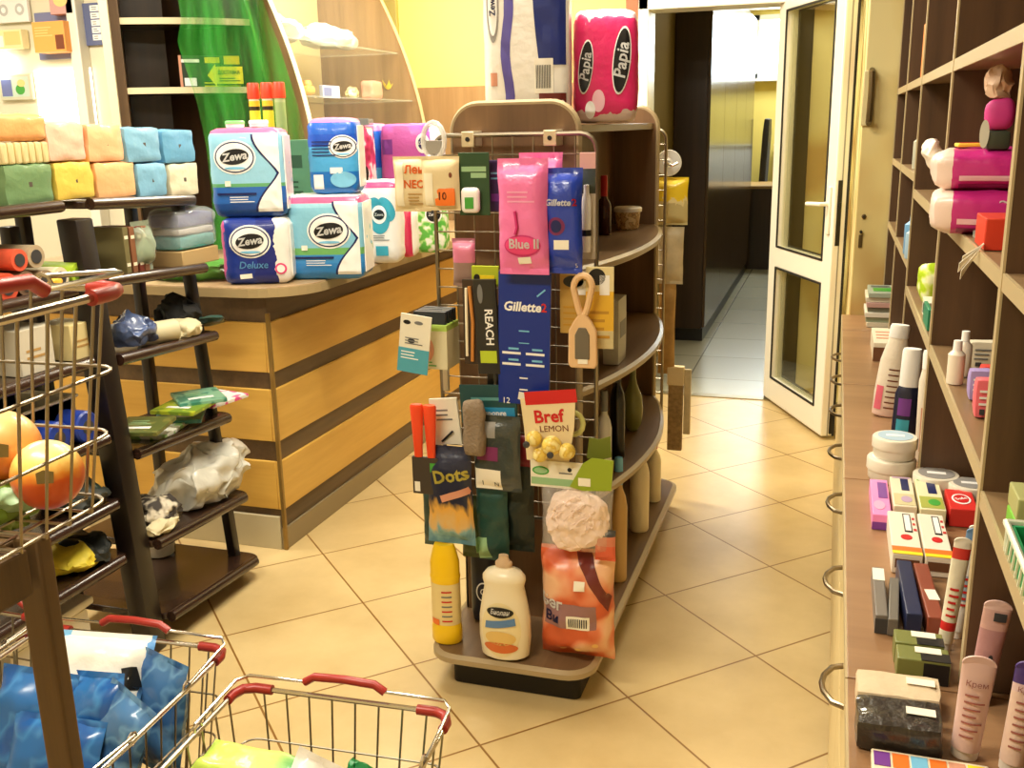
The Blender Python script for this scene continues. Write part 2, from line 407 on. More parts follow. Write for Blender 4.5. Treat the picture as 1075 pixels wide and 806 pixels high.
# passage behind the doorway
g = G(); g.bx(-1.13, -1.08, 5.74, 12.5, 0, 2.75, M('olive_passage_wall', (150,128,70), .6), 0); struct(g, 'wall_passage_left')
g = G(); g.bx(.9, .95, 5.74, 12.5, 0, 2.75, M('passage_wall_right', (205,188,96), .6), 0); struct(g, 'wall_passage_right')
g = G(); 
for a, b_, c_, d_ in ((-1.13, -1.0, 0, 2.75), (.75, .9, 0, 2.75), (-1.0, .75, 0, 2.0), (-1.0, .75, 2.7, 2.75)): g.bx(a, b_, 12.4, 12.5, c_, d_, M('passage_end_wall', (226,206,110), .6), 0)
struct(g, 'wall_passage_end')
wn = G(); F_ = M('window_frame_white', (240,240,235), .4)
for a, b_, c_, d_ in ((-1.0, -.93, 2.0, 2.7), (.68, .75, 2.0, 2.7), (-.33, -.27, 2.0, 2.7), (-1.0, .75, 2.0, 2.06), (-1.0, .75, 2.64, 2.7)): wn.bx(a, b_, 12.38, 12.44, c_, d_, F_, .004)
w1 = struct(wn, 'window_1')
wn = G(); wn.bx(-.93, .68, 12.405, 12.415, 2.06, 2.64, M('daylit_pane', (225,240,250), .3, emit=9), 0); wn.obj('pane', w1)
wn = G(); wn.bx(-1.05, .8, 12.25, 12.4, 1.965, 1.995, F_, .006); wn.obj('window_sill', w1)

# ---- white glazed door standing open
hinge = Vector((-.325, 5.6, 0)); freep = Vector((.0, 4.885, 0)); dv = freep-hinge; dw = dv.length
DR = bpy.data.objects.new('door_1', None); C.objects.link(DR); DR['kind'] = 'structure'
DR.location = hinge; DR.rotation_euler = (0, 0, math.atan2(dv.y, dv.x))
# local: x along the leaf from hinge to free edge, -y towards the shop
W_, T_ = dw, .07
g = G()
zb, z1, z2, zt = .02, .115, .82, 2.16
g.bx(0, .1, 0, T_, zb, zt, PVC, .008); g.bx(W_-.1, W_, 0, T_, zb, zt, PVC, .008)
g.bx(.09, W_-.09, 0, T_, zb, .15, PVC, .008); g.bx(.09, W_-.09, 0, T_, .76, .87, PVC, .008); g.bx(.09, W_-.09, 0, T_, 2.06, zt, PVC, .008)
g.obj('frame', DR)
g = G(); GK = M('black_gasket', (35,33,28), .6)
for zz0, zz1 in ((.15, .76), (.87, 2.06)):
    for yy in (-.003, T_-.004):
        g.bx(.098, .108, yy, yy+.007, zz0, zz1, GK, 0); g.bx(W_-.108, W_-.098, yy, yy+.007, zz0, zz1, GK, 0)
        g.bx(.1, W_-.1, yy, yy+.007, zz0-.003, zz0+.007, GK, 0); g.bx(.1, W_-.1, yy, yy+.007, zz1-.007, zz1+.003, GK, 0)
g.bx(W_-.001, W_+.003, T_-.014, T_-.002, zb, zt, GK, 0); g.bx(W_-.001, W_+.002, .03, .036, zb, zt, M('grey_groove', (150,146,132), .4), 0)
g.obj('gasket', DR)
GL = bpy.data.materials.new('door_glass'); GL.use_nodes = True
nt = GL.node_tree; nt.nodes.clear(); o_ = nt.nodes.new('ShaderNodeOutputMaterial'); mix = nt.nodes.new('ShaderNodeMixShader')
tr = nt.nodes.new('ShaderNodeBsdfTransparent'); tr.inputs[0].default_value = (.97, .98, .9, 1); gl = nt.nodes.new('ShaderNodeBsdfGlossy'); gl.inputs['Roughness'].default_value = .03
fr = nt.nodes.new('ShaderNodeLayerWeight'); fr.inputs[0].default_value = .25
fm = nt.nodes.new('ShaderNodeMath'); fm.operation = 'POWER'; fm.inputs[1].default_value = 1.4
nt.links.new(fr.outputs['Facing'], fm.inputs[0]); nt.links.new(fm.outputs[0], mix.inputs[0]); nt.links.new(tr.outputs[0], mix.inputs[1]); nt.links.new(gl.outputs[0], mix.inputs[2]); nt.links.new(mix.outputs[0], o_.inputs[0])
for nm, a, b_ in (('lower_pane', .145, .765), ('upper_pane', .865, 2.065)):
    g = G(); g.bx(.095, W_-.095, .022, .028, a, b_, GL, 0); g.obj(nm, DR)
g = G(); hz = 1.12
g.bx(W_-.062, W_-.03, -.012, 0, hz-.12, hz+.1, PVC, .005); g.tube([(W_-.046, -.01, hz+.02), (W_-.046, -.05, hz+.02), (W_-.07, -.058, hz+.02), (W_-.175, -.058, hz+.014)], .01, PVC, 10)
g.obj('door_handle', DR)
g = G(); LK = M('dark_latch', (50,48,44), .35, .7); g.bx(W_-.002, W_+.004, .014, .034, hz-.17, hz+.13, LK, .001); g.bx(W_-.002, W_+.012, .018, .03, hz, hz+.03, LK, .001)
g.bx(W_-.002, W_+.004, .04, .055, .03, .14, LK, .001)
g.obj('latch', DR)

# ---- glossy wardrobe wall, desk, chair, radiator in the passage
t = thing('wardrobe', 'long glossy dark brown wardrobe lining the passage beyond the doorway', 'wardrobe', (-1.15, 8.8, 0))
g = G(); g.bx(.075, .3, -1.78, 1.9, .1, 2.5, DARKW, .004); g.obj('carcass', t)
for k in range(4):
    g = G(); y0 = -1.78+k*.92; g.bx(.3, .32, y0+.004, y0+.916, .11, 2.49, GLOSS, .002); d_ = g.obj('door', t)
g = G(); g.bx(.08, .3, -1.72, 1.86, 0, .1, BLACK, 0); g.obj('plinth', t)
t = thing('desk', 'dark wooden desk with pale top at the far end of the passage', 'desk', (-.3, 11.2, 0))
g = G(); g.bx(-.78, 1.1, -.4, .4, .84, .87, M('desk_top_tan', (176,140,84), .4), .004); g.obj('desk_top', t)
g = G(); g.bx(-.76, 1.08, -.38, -.35, 0, .84, DARKW, .002); g.obj('front_panel', t)
g = G(); g.bx(-.76, -.73, -.35, .38, 0, .84, DARKW, .002); g.bx(1.05, 1.08, -.35, .38, 0, .84, DARKW, .002); g.obj('side_panel', t)
t = thing('office_chair', 'dark high-backed chair behind the desk in the passage', 'chair', (-.82, 11.85, 0))
g = G(); BK = M('black_leatherette', (28,25,22), .5); g.round((.08, .42, .95), BK, .03, 5, (0, 0, .6), mx=Matrix.Rotation(.04, 4, 'Y')); g.obj('backrest', t)
g = G(); g.round((.46, .46, .09), BK, .03, 5, (.2, 0, .45)); g.obj('seat', t)
g = G(); g.lathe([(.03, .04), (.03, .45)], CHROME, 12, (.2, 0, 0)); g.obj('post', t)
g = G()
for k in range(5): g.tube([(.2, 0, .07), (.2+.24*math.cos(k*1.257), .24*math.sin(k*1.257), .02)], [.025, .02], BK)
g.obj('foot', t)
t = thing('radiator', 'white panel radiator under the far window of the passage', 'radiator', (-.1, 12.31, .62))
g = G(); RW = M('radiator_white', (235,235,228), .35); g.bx(-.6, .6, -.03, .03, 0, .62, RW, .008)
for k in range(24): g.bx(-.58+k*.05, -.56+k*.05, -.045, -.028, .03, .59, RW, .005)
g.obj('panel', t)
g = G(); g.bx(-.61, .61, -.05, .04, .62, .64, RW, .004); 
for k in range(11): g.bx(-.56+k*.105, -.5+k*.105, -.052, -.048, .66, .665, GREY, 0)
g.bx(-.02, .02, .03, .07, 0, .64, RW, .0); g.obj('top_grille', t)
for x in (-.5, .5):
    g = G(); g.bx(x-.02, x+.02, -.025, .025, -.62, 0, RW, .004); g.obj('foot', t)
# wall fittings on the pier
t = thing('pull_handle_set', 'dark pull handle with pale plate fixed on the beige pier behind the door', 'handle', (.098, 4.12, 1.525))
g = G(); g.bx(-.02, .02, -.012, 0, -.03, .17, M('handle_plate', (214,200,150), .4), .004); g.obj('plate', t)
g = G(); g.tube([(.008, -.005, -.02), (.008, -.05, -.01), (.01, -.055, .08), (.008, -.05, .16), (.008, -.005, .17)], .012, M('dark_bronze', (92,74,40), .4, .5)); g.obj('grip', t)
t = thing('wall_socket', 'small dark round screw cap on the beige pier beside the door latch', 'wall cap', (.112, 4.12, 1.155), rot=(PI/2, 0, 0))
g = G(); g.lathe([(.009, 0), (.009, .005), (.006, .008)], M('dark_bronze'), 16); g.obj('rim', t)
g = G(); g.lathe([(.004, .008), (.003, .010)], BLACK, 12); g.obj('centre', t)
t = thing('lock_plate', 'short dark lock plate low on the beige pier below the round cap', 'lock plate', (.104, 4.12, 1.035))
g = G(); g.bx(-.006, .008, -.006, 0, 0, .05, M('dark_bronze'), .002); g.obj('plate', t)
g = G(); g.lathe([(.006, 0), (.006, .012)], BLACK, 12, mx=Matrix.Translation((.001, -.002, .062)) @ Matrix.Rotation(PI/2, 4, 'X')); g.obj('keyhole', t)
g = G(); g.bx(-.15, .083, 5.6, 5.74, 0, 2.2, MARB, 0); struct(g, 'wall_back_stub')
g = G(); g.bx(-.32, -.15, 5.62, 5.74, 0, 2.1, M('dark_glass_reflection', (62,54,40), .5), .004); struct(g, 'trim_5')  # dark strip standing in for the wardrobe's dark reflection in the door glass
# ================================================================ wooden sales counter
YP = MWOOD('yellow_wood_strip', (204,156,66), (222,178,86), .38, axis=1, sc=16, stretch=.08)
YPX = MWOOD('yellow_wood_strip_end', (204,156,66), (222,178,86), .38, axis=0, sc=16, stretch=.08)
GAPW = MWOOD('grey_brown_strip', (74,56,36), (108,84,56), .45, axis=1, sc=16)
XF, YN, YF = -1.88, 3.03, 5.45
t = thing('sales_counter', 'long wooden sales counter clad in yellow and dark brown horizontal strips', 'counter', (XF, YN, 0))
g = G(); g.hprism([(x-XF, y-YN) for x, y in corner_poly(-3.3, XF+.15, YN-.06, YF, .22, (0,1,0,0), 10)], .962, 1.0, LAMX, .004); top = g.obj('worktop', t)
g = G(); g.hprism([(x-XF, y-YN) for x, y in corner_poly(-3.305, XF+.153, YN-.063, YF, .223, (0,1,0,0), 10)], .964, .995, M('worktop_edge', (176,154,112), .35), .0); g.obj('edge_band', top)
g = G(); g.bx(-1.4, -.012, .012, 2.4, .0, .962, GAPW, .002); g.obj('carcass', t)
for z0, z1 in ((.715, .862), (.515, .64), (.302, .447)):
    pass
zs = []
for pa in ((274.6,341.9), (280.1,394.6), (281.3,412.9), (285.7,468), (286.8,490), (291,540.6)): zs.append(at(*pa, X=XF).z)
for k in range(3):
    z1, z0 = zs[2*k], zs[2*k+1]
    g = G(); g.bx(-.022, 0, 0, 2.4, z0, z1, YP, .003); g.bx(-1.4, -.022, 0, .022, z0, z1, YPX, .003); g.obj('cladding_strip', t)
g = G(); g.bx(-.02, -.002, .002, 2.4, .0, .085, M('grey_plinth', (146,130,98), .3, .2), .002); g.obj('plinth', t)
g = G(); g.bx(-1.4, -.022, -.002, .02, .0, .13, M('pale_plinth_end', (196,184,150), .4), .002); g.obj('plinth', t)
g = G(); g.bx(-.012, .002, -.002, .012, .0, .9, M('corner_profile', (150,120,62), .3, .5), .002); g.obj('corner_profile', t)

# ================================================================ curved display cases on the counter
def side_poly(z1, xf):  # curved front edge: xf(z)
    zs_ = [1.0+(z1-1.0)*k/24 for k in range(25)]
    return [(-2.86, 1.0), ] + [(xf(z), z) for z in zs_] + [(-2.86, z1)]
curve = lambda z: -2.20-.1*(z-1.4)*(.5 if z < 1.4 else 1)-.25*max(0, z-1.4)**2
BEIGE = M('beige_back_panel', (226,206,150), .5)
CASEW = MWOOD('case_brown_laminate', (120,92,56), (156,122,80), .4, axis=2)
# dark corner unit turned towards the aisle
_u0, _u1 = Vector((-2.87, 3.68, 0)), Vector((-2.40, 4.03, 0)); _ur = math.atan2(.35, .47); UL = (_u1-_u0).length
t = thing('shelf_unit', 'dark brown corner shelf unit with two pale rounded shelves behind the counter', 'shelf unit', (_u0.x, _u0.y, 1.0), math.atan2(_u1.y-_u0.y, _u1.x-_u0.x))
g = G(); g.bx(0, UL-.35, .25, .27, 0, 1.6, DARKW, .002); g.obj('back_panel', t)
sp = (G().bx(-.04, 0, .0, .27, 0, 1.6, MWOOD('brown_side_panel', (84,62,40), (122,94,62), .4), .003)).obj('side_panel', t)
g = G(); g.sheet(lambda u, v: Vector((-.075+.034*v, -.0-.01*v-.02*math.sin(PI*u*.8), 1.6*u)), 16, 2, M('pale_side_edge', (216,206,172), .4), .012); g.obj('pale_edge', sp)
g = G(); g.bx(-2.98-_u0.x, -2.40-_u0.x, 3.985-_u0.y, 4.005-_u0.y, 0, 1.6, DARKW, .003); g.obj('side_panel', t, (0, 0, 0), -_ur)
for pxy in ((200, 95), (200, 23)):
    d_ = CF + CR*((pxy[0]-537.5)/FPX) - CU*((pxy[1]-403)/FPX); n_ = Vector((-(_u1-_u0).y, (_u1-_u0).x, 0)); tt = n_.dot(_u0)/n_.dot(d_); z = H+d_.z*tt-1.0
    g = G(); P_ = [(0, .25), (0, 0)]+[(UL*.96*k/14, -.045*math.sin(PI*k/14)) for k in range(1, 15)]+[(UL*.96-.335, .25)]
    g.hprism(P_, z-.012, z+.012, DARKW, .0)
    sh = g.obj('shelf', t)
    g = G(); g.sheet(lambda u, v: Vector((UL*.96*u, -.002-.045*math.sin(PI*u), z-.013+.026*v)), 18, 1, M('pale_shelf_edge', (214,198,160), .4), .004); g.obj('edge_band', sh)
t = thing('display_case', 'glass fronted beige display case with curved wooden sides on the counter', 'display case', (0, 0, 0))
g = G(); g.prism([(x, z) for x, z in side_poly(2.6, curve)], .03, CASEW, Matrix.Translation((0, 4.05, 0)))
sp = g.obj('side_panel', t)
g = G(); g.sheet(lambda u, v: Vector((curve(1+1.6*u)+.001, 4.033+.034*v, 1+1.6*u)), 30, 1, M('white_edge', (232,226,196), .4), .004); g.obj('edge_band', sp)
g = G(); g.prism([(x, z) for x, z in side_poly(2.6, curve)], .03, CASEW, Matrix.Translation((0, 5.35, 0)))
sp = g.obj('side_panel', t)
g = G(); g.sheet(lambda u, v: Vector((curve(1+1.6*u)+.001, 5.333+.034*v, 1+1.6*u)), 30, 1, M('pale_edge', (222,204,156), .4), .004); g.obj('edge_band', sp)
g = G(); g.bx(-2.86, -2.83, 4.066, 5.335, 1.0, 2.6, BEIGE, 0); g.obj('back_panel', t)
CLG = MCLEAR('clear_glass_shelf', (225,238,220), .25, .06)
for z in (1.67, 1.925):
    g = G(); g.bx(-2.83, curve(z)-.03, 4.067, 5.33, z-.004, z+.004, CLG, .001); g.obj('glass_shelf', t)
g = G(); g.sheet(lambda u, v: Vector((curve(1.02+1.5*u)-.012, 4.07+1.26*v, 1.02+1.5*u)), 20, 2, MCLEAR('clear_front_glass', (235,235,215), .03, .04), .003); g.obj('front_glass', t)
g = G(); g.lathe([(.012, 0), (.012, .03)], CHROME, 12, (-2.8, 4.9, 1.75)); g.obj('bracket', t)

# ================================================================ gondola
GW = MWOOD('gondola_laminate', (92,66,42), (128,96,64), .4, axis=2)
GTOP = MWOOD('gondola_shelf_top', (104,80,54), (134,106,74), .38, axis=1)
GE = M('gondola_edge', (168,148,112), .35)
XL, XR = -.985, -.645
t = GON = thing('gondola', 'narrow free-standing brown shop gondola with wire grid ends and bulging side shelves', 'gondola shelf', (-.815, 3.2, 0))
O = Vector((-.815, 3.2, 0))
def gpanel(y, x0, x1, ztop, r):
    p = [(x0, .05), (x1, .05)] + [(x1-r+r*math.cos(a), ztop-r+r*math.sin(a)) for a in [PI/2*k/8 for k in range(9)]] + [(x0+r+r*math.cos(a), ztop-r+r*math.sin(a)) for a in [PI/2+PI/2*k/8 for k in range(9)]]
    g = G(); g.prism([(a-O.x, b) for a, b in p], .024, GW, Matrix.Translation((0, y-O.y, 0))); o = g.obj('end_panel', t)
    g = G(); q = [(x-O.x, y-O.y, z) for x, z in p]; g.tube(q, .013, GE, 6, True); g.obj('edge_band', o)
gpanel(2.585, XL, XR, 1.575, .07); gpanel(3.8, XL, XR, 1.575, .07)
g = G(); g.bx(-.012, .012, -.6, .59, .115, 1.5, GW, .002); g.obj('spine_panel', t)
def shelfpoly(b, y0=2.6, y1=3.79, k=14):
    R_ = [(XR+.0+b*math.sin(PI*i/k)**.8, y0+(y1-y0)*i/k) for i in range(k+1)]
    L_ = [(XL-b*math.sin(PI*i/k)**.8, y1-(y1-y0)*i/k) for i in range(k+1)]
    return [(x-O.x, y-O.y) for x, y in R_+L_]
for z, b in ((1.15, .085), (.81, .1), (.48, .11)):
    g = G(); pp = shelfpoly(b); g.hprism(pp, z-.024, z, GTOP, .002); o = g.obj('shelf', t)
    g = G(); g.tube([(x, y, z-.012) for x, y in pp[:15]], .0135, GE, 6); g.tube([(x, y, z-.012) for x, y in pp[15:]], .0135, GE, 6); g.obj('edge_band', o)
g = G(); g.bx(XL-O.x+.01, XR-O.x-.01, -.6, .59, 1.5, 1.522, GTOP, .002); g.obj('top_shelf', t)
BX0, BX1, BY0, BY1 = -1.0, -.552, 2.3, 3.845
g = G(); bp_ = [(x-O.x, y-O.y) for x, y in corner_poly(BX0, BX1, BY0, BY1, .07)]; g.hprism(bp_, .085, .112, GTOP, .002); bs = g.obj('base_shelf', t)
g = G(); g.tube([(x, y, .0985) for x, y in bp_], .015, GE, 6, True); g.obj('edge_band', bs)
g = G(); g.hprism([(x-O.x, y-O.y) for x, y in corner_poly(-.955, -.585, 2.345, 3.80, .02)], .0, .086, M('dark_plinth', (20,15,10), .6), .003); g.obj('plinth', t)
def wire_grid(y, x0, x1, z0, z1, nm='wire_grid'):
    g = G(); r = .04; fr_ = []
    for cx, cz, a0 in ((x1-r, z1-r, 0), (x0+r, z1-r, PI/2), (x0+r, z0+r, PI), (x1-r, z0+r, 1.5*PI)):
        for i in range(5): a = a0+PI/2*i/4; fr_.append((cx+r*math.cos(a)-O.x, y-O.y, cz+r*math.sin(a)))
    g.tube(fr_, .006, STEELW, 8, True)
    n = 8
    for i in range(1, n): x = x0+(x1-x0)*i/n-O.x; g.tube([(x, y-O.y, z0), (x, y-O.y, z1)], .0022, STEELW, 6)
    m = 21
    for i in range(1, m): z = z0+(z1-z0)*i/m; g.tube([(x0-O.x, y-O.y-.003, z), (x1-O.x, y-O.y-.003, z)], .0022, STEELW, 6)
    w = g.obj(nm, t)
    sg = 1 if y > 3.2 else -1
    for xx in (x0+.1, x1-.12):
        g = G(); g.bx(xx-O.x-.018, xx-O.x+.018, min(y-O.y+sg*.006, y-O.y-sg*.06), max(y-O.y+sg*.006, y-O.y-sg*.06), z1-.03, z1+.01, M('bracket_zinc', (214,200,168), .4, .6), .003)
        g.lathe([(.006, 0), (.006, .004)], BLACK, 10, mx=Matrix.Translation((xx-O.x, y-O.y+sg*.005, z1-.01)) @ Matrix.Rotation(-sg*PI/2, 4, 'X')); g.obj('bracket', w)
GY = 2.515
wire_grid(GY, -1.02, -.578, .45, 1.50); wire_grid(3.87, -1.03, -.62, .3, 1.5)
# hooks the photo shows sticking out of the grid
def hook(p0, p1, mat=None, nm='hook'):
    g = G(); a, b = Vector(p0)-O, Vector(p1)-O; g.tube([a, b, b+Vector((0, (b-a).y*.04, .012))], .003, mat or CHROME, 8); g.obj(nm, t)
BH = M('black_hook', (38,30,26), .4, .5)
# ================================================================ dark étagère racks by the counter
RK = MWOOD('rack_dark_brown', (40,26,20), (66,44,34), .25, axis=1, coat=.3)
RKB = M('rack_black_brown', (30,22,18), .35)
def zsh(z, y, k=.05): return z+k*(2.83-y)
def rack(loc, y0, y1, levels, label, posts, tilt=0):
    t = thing('display_rack', label, 'display rack', loc); o = Vector(loc)
    for z, xf in levels:
        g = G(); y0_, y1_ = y0, y1
        g.hprism([(x-o.x, y-o.y) for x, y in corner_poly(xf-(.30 if z > .2 else .42), xf, y0_, y1_, .07, (0,1,1,0))], z-.022, z, RK, .004)
        for v in g.bm.verts: v.co.z += tilt*(2.83-(v.co.y+o.y))
        s_ = g.obj('shelf', t)
        g = G(); g.tube([(xf-.012-o.x, y0_-o.y+.01, z-.008+tilt*(2.82-y0_)), (xf-.012-o.x, y1_-o.y-.05, z-.008+tilt*(2.88-y1_))], .017, RK, 10); g.obj('front_rail', s_)
    for (xa, za), (xb, zb), y, w in posts:
        g = G(); b = bmesh.new(); V_ = []
        for (x, z) in ((xa, za), (xb, zb)):
            V_.append([b.verts.new((x-o.x+dx, y-o.y+dy, z)) for dx, dy in ((-w, -w), (w, -w), (w, w), (-w, w))])
        for k in range(4): b.faces.new((V_[0][k], V_[0][(k+1) % 4], V_[1][(k+1) % 4], V_[1][k]))
        b.faces.new(V_[0][::-1]); b.faces.new(V_[1]); bmesh.ops.bevel(b, geom=list(b.edges), offset=.006, segments=2, profile=.5, affect='EDGES')
        g.take(b, RKB, None); g.obj('post', t)
    return t
LV = [(.075, -1.845), (.31, -1.865), (.592, -1.90), (.875, -1.92), (1.10, -1.935), (1.318, -1.955)]
rack((-2.05, 2.55, 0), 2.30, 2.83, LV, 'dark brown stepped display rack standing against the end of the counter',
     [((-1.945, .0), (-2.035, 1.30), 2.795, .017), ((-2.22, .0), (-2.22, 1.30), 2.795, .017), ((-2.22, 0), (-2.22, 1.3), 2.325, .017)], .05)
LV2 = [(.333, -1.90), (.503, -1.90), (.70, -1.90), (.92, -1.92), (1.12, -1.945), (1.347, -1.955)]
rack((-2.05, 1.75, 0), 1.25, 2.245, LV2, 'dark brown stepped display rack in the left foreground behind the wire baskets',
     [((-1.905, .0), (-1.985, 1.30), 2.262, .034), ((-2.19, 0), (-2.19, 1.28), 2.24, .02), ((-1.93, 0), (-1.985, 1.28), 1.62, .028), ((-2.19, 0), (-2.19, 1.28), 1.28, .02)])
# ================================================================ wooden stand and wire baskets in the foreground
ST = MWOOD('stand_brown_wood', (70,50,26), (104,78,44), .55, axis=2, sc=18)
t = thing('wooden_stand', 'brown timber stand with a square post carrying the wire baskets in the foreground', 'stand', (-1.1, .8, 0))
so = Vector((-1.1, .8, 0))
px_ = -.832
for x, y, h in ((px_, .818, 1.09), (px_, .36, 1.09), (-1.5, .818, 1.09), (-1.5, .36, 1.09)):
    g = G(); g.bx(x-.018-so.x, x+.018-so.x, y-.011-so.y, y+.011-so.y, 0, h, ST, .004); g.obj('post', t)
for a in ((-1.5, px_, .80, .836, 1.02, 1.085), (-1.5, px_, .34, .38, 1.02, 1.085)):
    g = G(); g.bx(a[0]+.019-so.x, a[1]-.019-so.x, a[2]-so.y, a[3]-so.y, a[4], a[5], ST, .004); g.obj('rail', t)
for x in (px_, -1.5):
    g = G(); g.bx(x-.015-so.x, x+.015-so.x, .382-so.y, .797-so.y, 1.03, 1.085, ST, .004); g.obj('rail', t)
    g = G(); g.bx(x-.015-so.x, x+.015-so.x, .382-so.y, .797-so.y, .16, .22, ST, .004); g.obj('rail', t)
for k in range(4):
    g = G(); g.bx(-1.86-so.x, -.62-so.x, .99+k*.12-so.y, 1.08+k*.12-so.y, .2, .222, ST, .003); g.obj('slat', t)
for x in (-1.85, -.95):
    g = G(); g.bx(x-.03-so.x, x+.03-so.x, .85-so.y, 1.44-so.y, .14, .2, ST, .003); g.obj('bearer', t)
    for y in (1.0, 1.36):
        g = G(); g.bx(x-.03-so.x, x+.03-so.x, y-.03-so.y, y+.03-so.y, 0, .14, ST, .003); g.obj('foot', t)
g = G(); g.bx(-1.481-so.x, px_-.019-so.x, .805-so.y, .832-so.y, .16, .22, ST, .003); g.obj('rail', t)
D2R_ = math.radians
BRED = M('basket_red_plastic', (160,44,36), .35)
def basket(loc, rz, L, W, hh, label, wire=.0022, rim=.005):
    """wire shopping basket: rim centred on the origin at z=0, long side along x"""
    t = thing('wire_basket', label, 'basket', loc, rz, 'wire shopping baskets')
    HG = .085; a, b = L/2, W/2; a2, b2 = a*.86, b*.84; r = .03
    def ring(a, b, z, r=.03, n=4):
        o = []
        for cx, cy, a0 in ((a-r, b-r, 0), (-a+r, b-r, PI/2), (-a+r, -b+r, PI), (a-r, -b+r, 1.5*PI)):
            for i in range(n+1): q = a0+PI/2*i/n; o.append((cx+r*math.cos(q), cy+r*math.sin(q), z))
        return o
    g = G(); g.tube(ring(a, b, 0), rim, CHROME, 8, True); g.obj('rim', t)
    g = G()
    for f in ((.36, .66, .98) if hh > .25 else (.42, .98)): g.tube(ring(a+(a2-a)*f, b+(b2-b)*f, -hh*f), wire, STEELW, 6, True)
    nx = int(L/.043); ny = int(W/.043)
    for i in range(1, nx):
        x = -a+L*i/nx; x2 = x*a2/a
        g.tube([(x, b, 0), (x2, b2, -hh), (x2, -b2, -hh), (x, -b, 0)], wire, STEELW, 6)
    for i in range(1, ny):
        y = -b+W*i/ny; y2 = y*b2/b
        g.tube([(a, y, 0), (a2, y2, -hh), (-a2, y2, -hh), (-a, y, 0)], wire, STEELW, 6)
    g.obj('wire_mesh', t)
    for sx in (-1, 1):
        for sy in (-1, 1):
            g = G(); g.tube([(sx*(a-.065), sy*(b), 0), (sx*(a-.03), sy*b, 0), (sx*(a-.009), sy*(b-.009), 0), (sx*a, sy*(b-.03), 0), (sx*a, sy*(b-.05), 0)], .0095, BRED, 10); g.obj('corner_cap', t)
    for sy in (-1, 1):
        q = [(-a-.006, sy*HG, .012), (-a-.002, sy*(b-.015), .02), (-a+.015, sy*(b+.006), .021), (-.075, sy*(b+.008), .022), (-.06, sy*(b+.008), .034), (.06, sy*(b+.008), .034), (.075, sy*(b+.008), .022), (a-.015, sy*(b+.006), .021), (a+.002, sy*(b-.015), .02), (a+.006, sy*HG, .012)]
        g = G(); g.tube(q, .0032, CHROME, 8); h = g.obj('handle', t)
        g = G(); g.tube([(-.08, sy*(b+.008), .021), (-.06, sy*(b+.008), .034), (0, sy*(b+.009), .036), (.06, sy*(b+.008), .034), (.08, sy*(b+.008), .021)], .008, BRED, 10); g.obj('grip', h)
        for sx in (-1, 1):
            g = G(); g.tube([(sx*a, sy*HG+.012*math.cos(k*PI/4), .004+.011*math.sin(k*PI/4)) for k in range(8)], .0028, CHROME, 6, True); g.obj('hinge_loop', h)
    return t
basket((-.801, 1.225, .5), D2R_(3), .42, .47, .277, 'wire basket in the bottom centre foreground holding green packets')
basket((-1.333, 1.315, .5), D2R_(3), .44, .47, .277, 'wire basket at the bottom left filled with blue pouches')
basket((-1.725, 1.36, .5), 0, .29, .41, .277, 'wire basket cut off at the left edge holding white bags')
cu_ = at(140, 305, Z=1.345)
basket((cu_.x-.205, cu_.y-.225, 1.345), math.radians(93), .45, .40, .255, 'wire basket high on the left holding two orange balls')
# ================================================================ right-hand drawer cabinets and shelving
CT = MWOOD('cabinet_top_laminate', (138,102,70), (164,126,90), .32, axis=0, sc=10, stretch=.12)
CFACE = M('cabinet_face_cream', (222,200,146), .4)
ys = [.45, 1.315, 2.15, 2.985, 3.8, 4.115]
names_ = ['nearest', 'second nearest', 'middle', 'fourth', 'farthest']
for k in range(5):
    y0, y1 = ys[k]+.002, ys[k+1]-.002; w = y1-y0
    t = thing('drawer_cabinet', '%s cream drawer cabinet with brown wooden top under the right-hand shelving' % names_[k], 'cabinet', (.33, (y0+y1)/2, 0), group='drawer cabinets along the right wall')
    g = G(); g.bx(-.255, .28, -w/2, w/2, .08, .745, CFACE, .002); g.obj('carcass', t)
    g = G(); g.bx(-.275, .28, -w/2, w/2, .745, .77, CT, .001); wt = g.obj('worktop', t)
    g = G(); g.bx(-.278, -.275, -w/2, w/2, .746, .769, EDGE, 0); g.obj('edge_band', wt)
    g = G(); g.bx(-.22, .26, -w/2+.01, w/2-.01, 0, .08, DARKW, 0); g.obj('plinth', t)
    g = G(); g.bx(-.271, -.255, -w/2+.005, w/2-.005, .52, .735, CFACE, .002); d_ = g.obj('drawer', t); zc = .63
    for yy in ((-.2, .2) if w > .5 else (0,)):
        g = G(); g.tube([(-.27, yy-.064, zc), (-.288, yy-.055, zc), (-.302, yy-.025, zc), (-.305, yy, zc), (-.302, yy+.025, zc), (-.288, yy+.055, zc), (-.27, yy+.064, zc)], .005, M('brushed_handle', (140,126,104), .3, 1), 8); g.obj('handle', d_)
    for s2 in (-1, 1):
        g = G(); g.bx(-.271, -.255, min(s2*.003, s2*(w/2-.005)), max(s2*.003, s2*(w/2-.005)), .09, .51, CFACE, .002); g.obj('door', t)
SW = MWOOD('shelving_brown', (70,48,30), (98,70,46), .45, axis=2)
SH = MWOOD('shelving_board', (128,100,68), (150,122,86), .4, axis=1)
t = thing('shelving_unit', 'tall brown pigeonhole shelving on top of the drawer cabinets along the right wall', 'shelving unit', (.40, 2.6, .77))
so = Vector((.40, 2.6, .77))
g = G(); g.bx(.605-so.x, .618-so.x, .5-so.y, 4.11-so.y, 0, 1.9, SW, 0); g.obj('back_panel', t)
DY = [.55, 1.335, 2.14, 2.915, 3.55, 4.095]
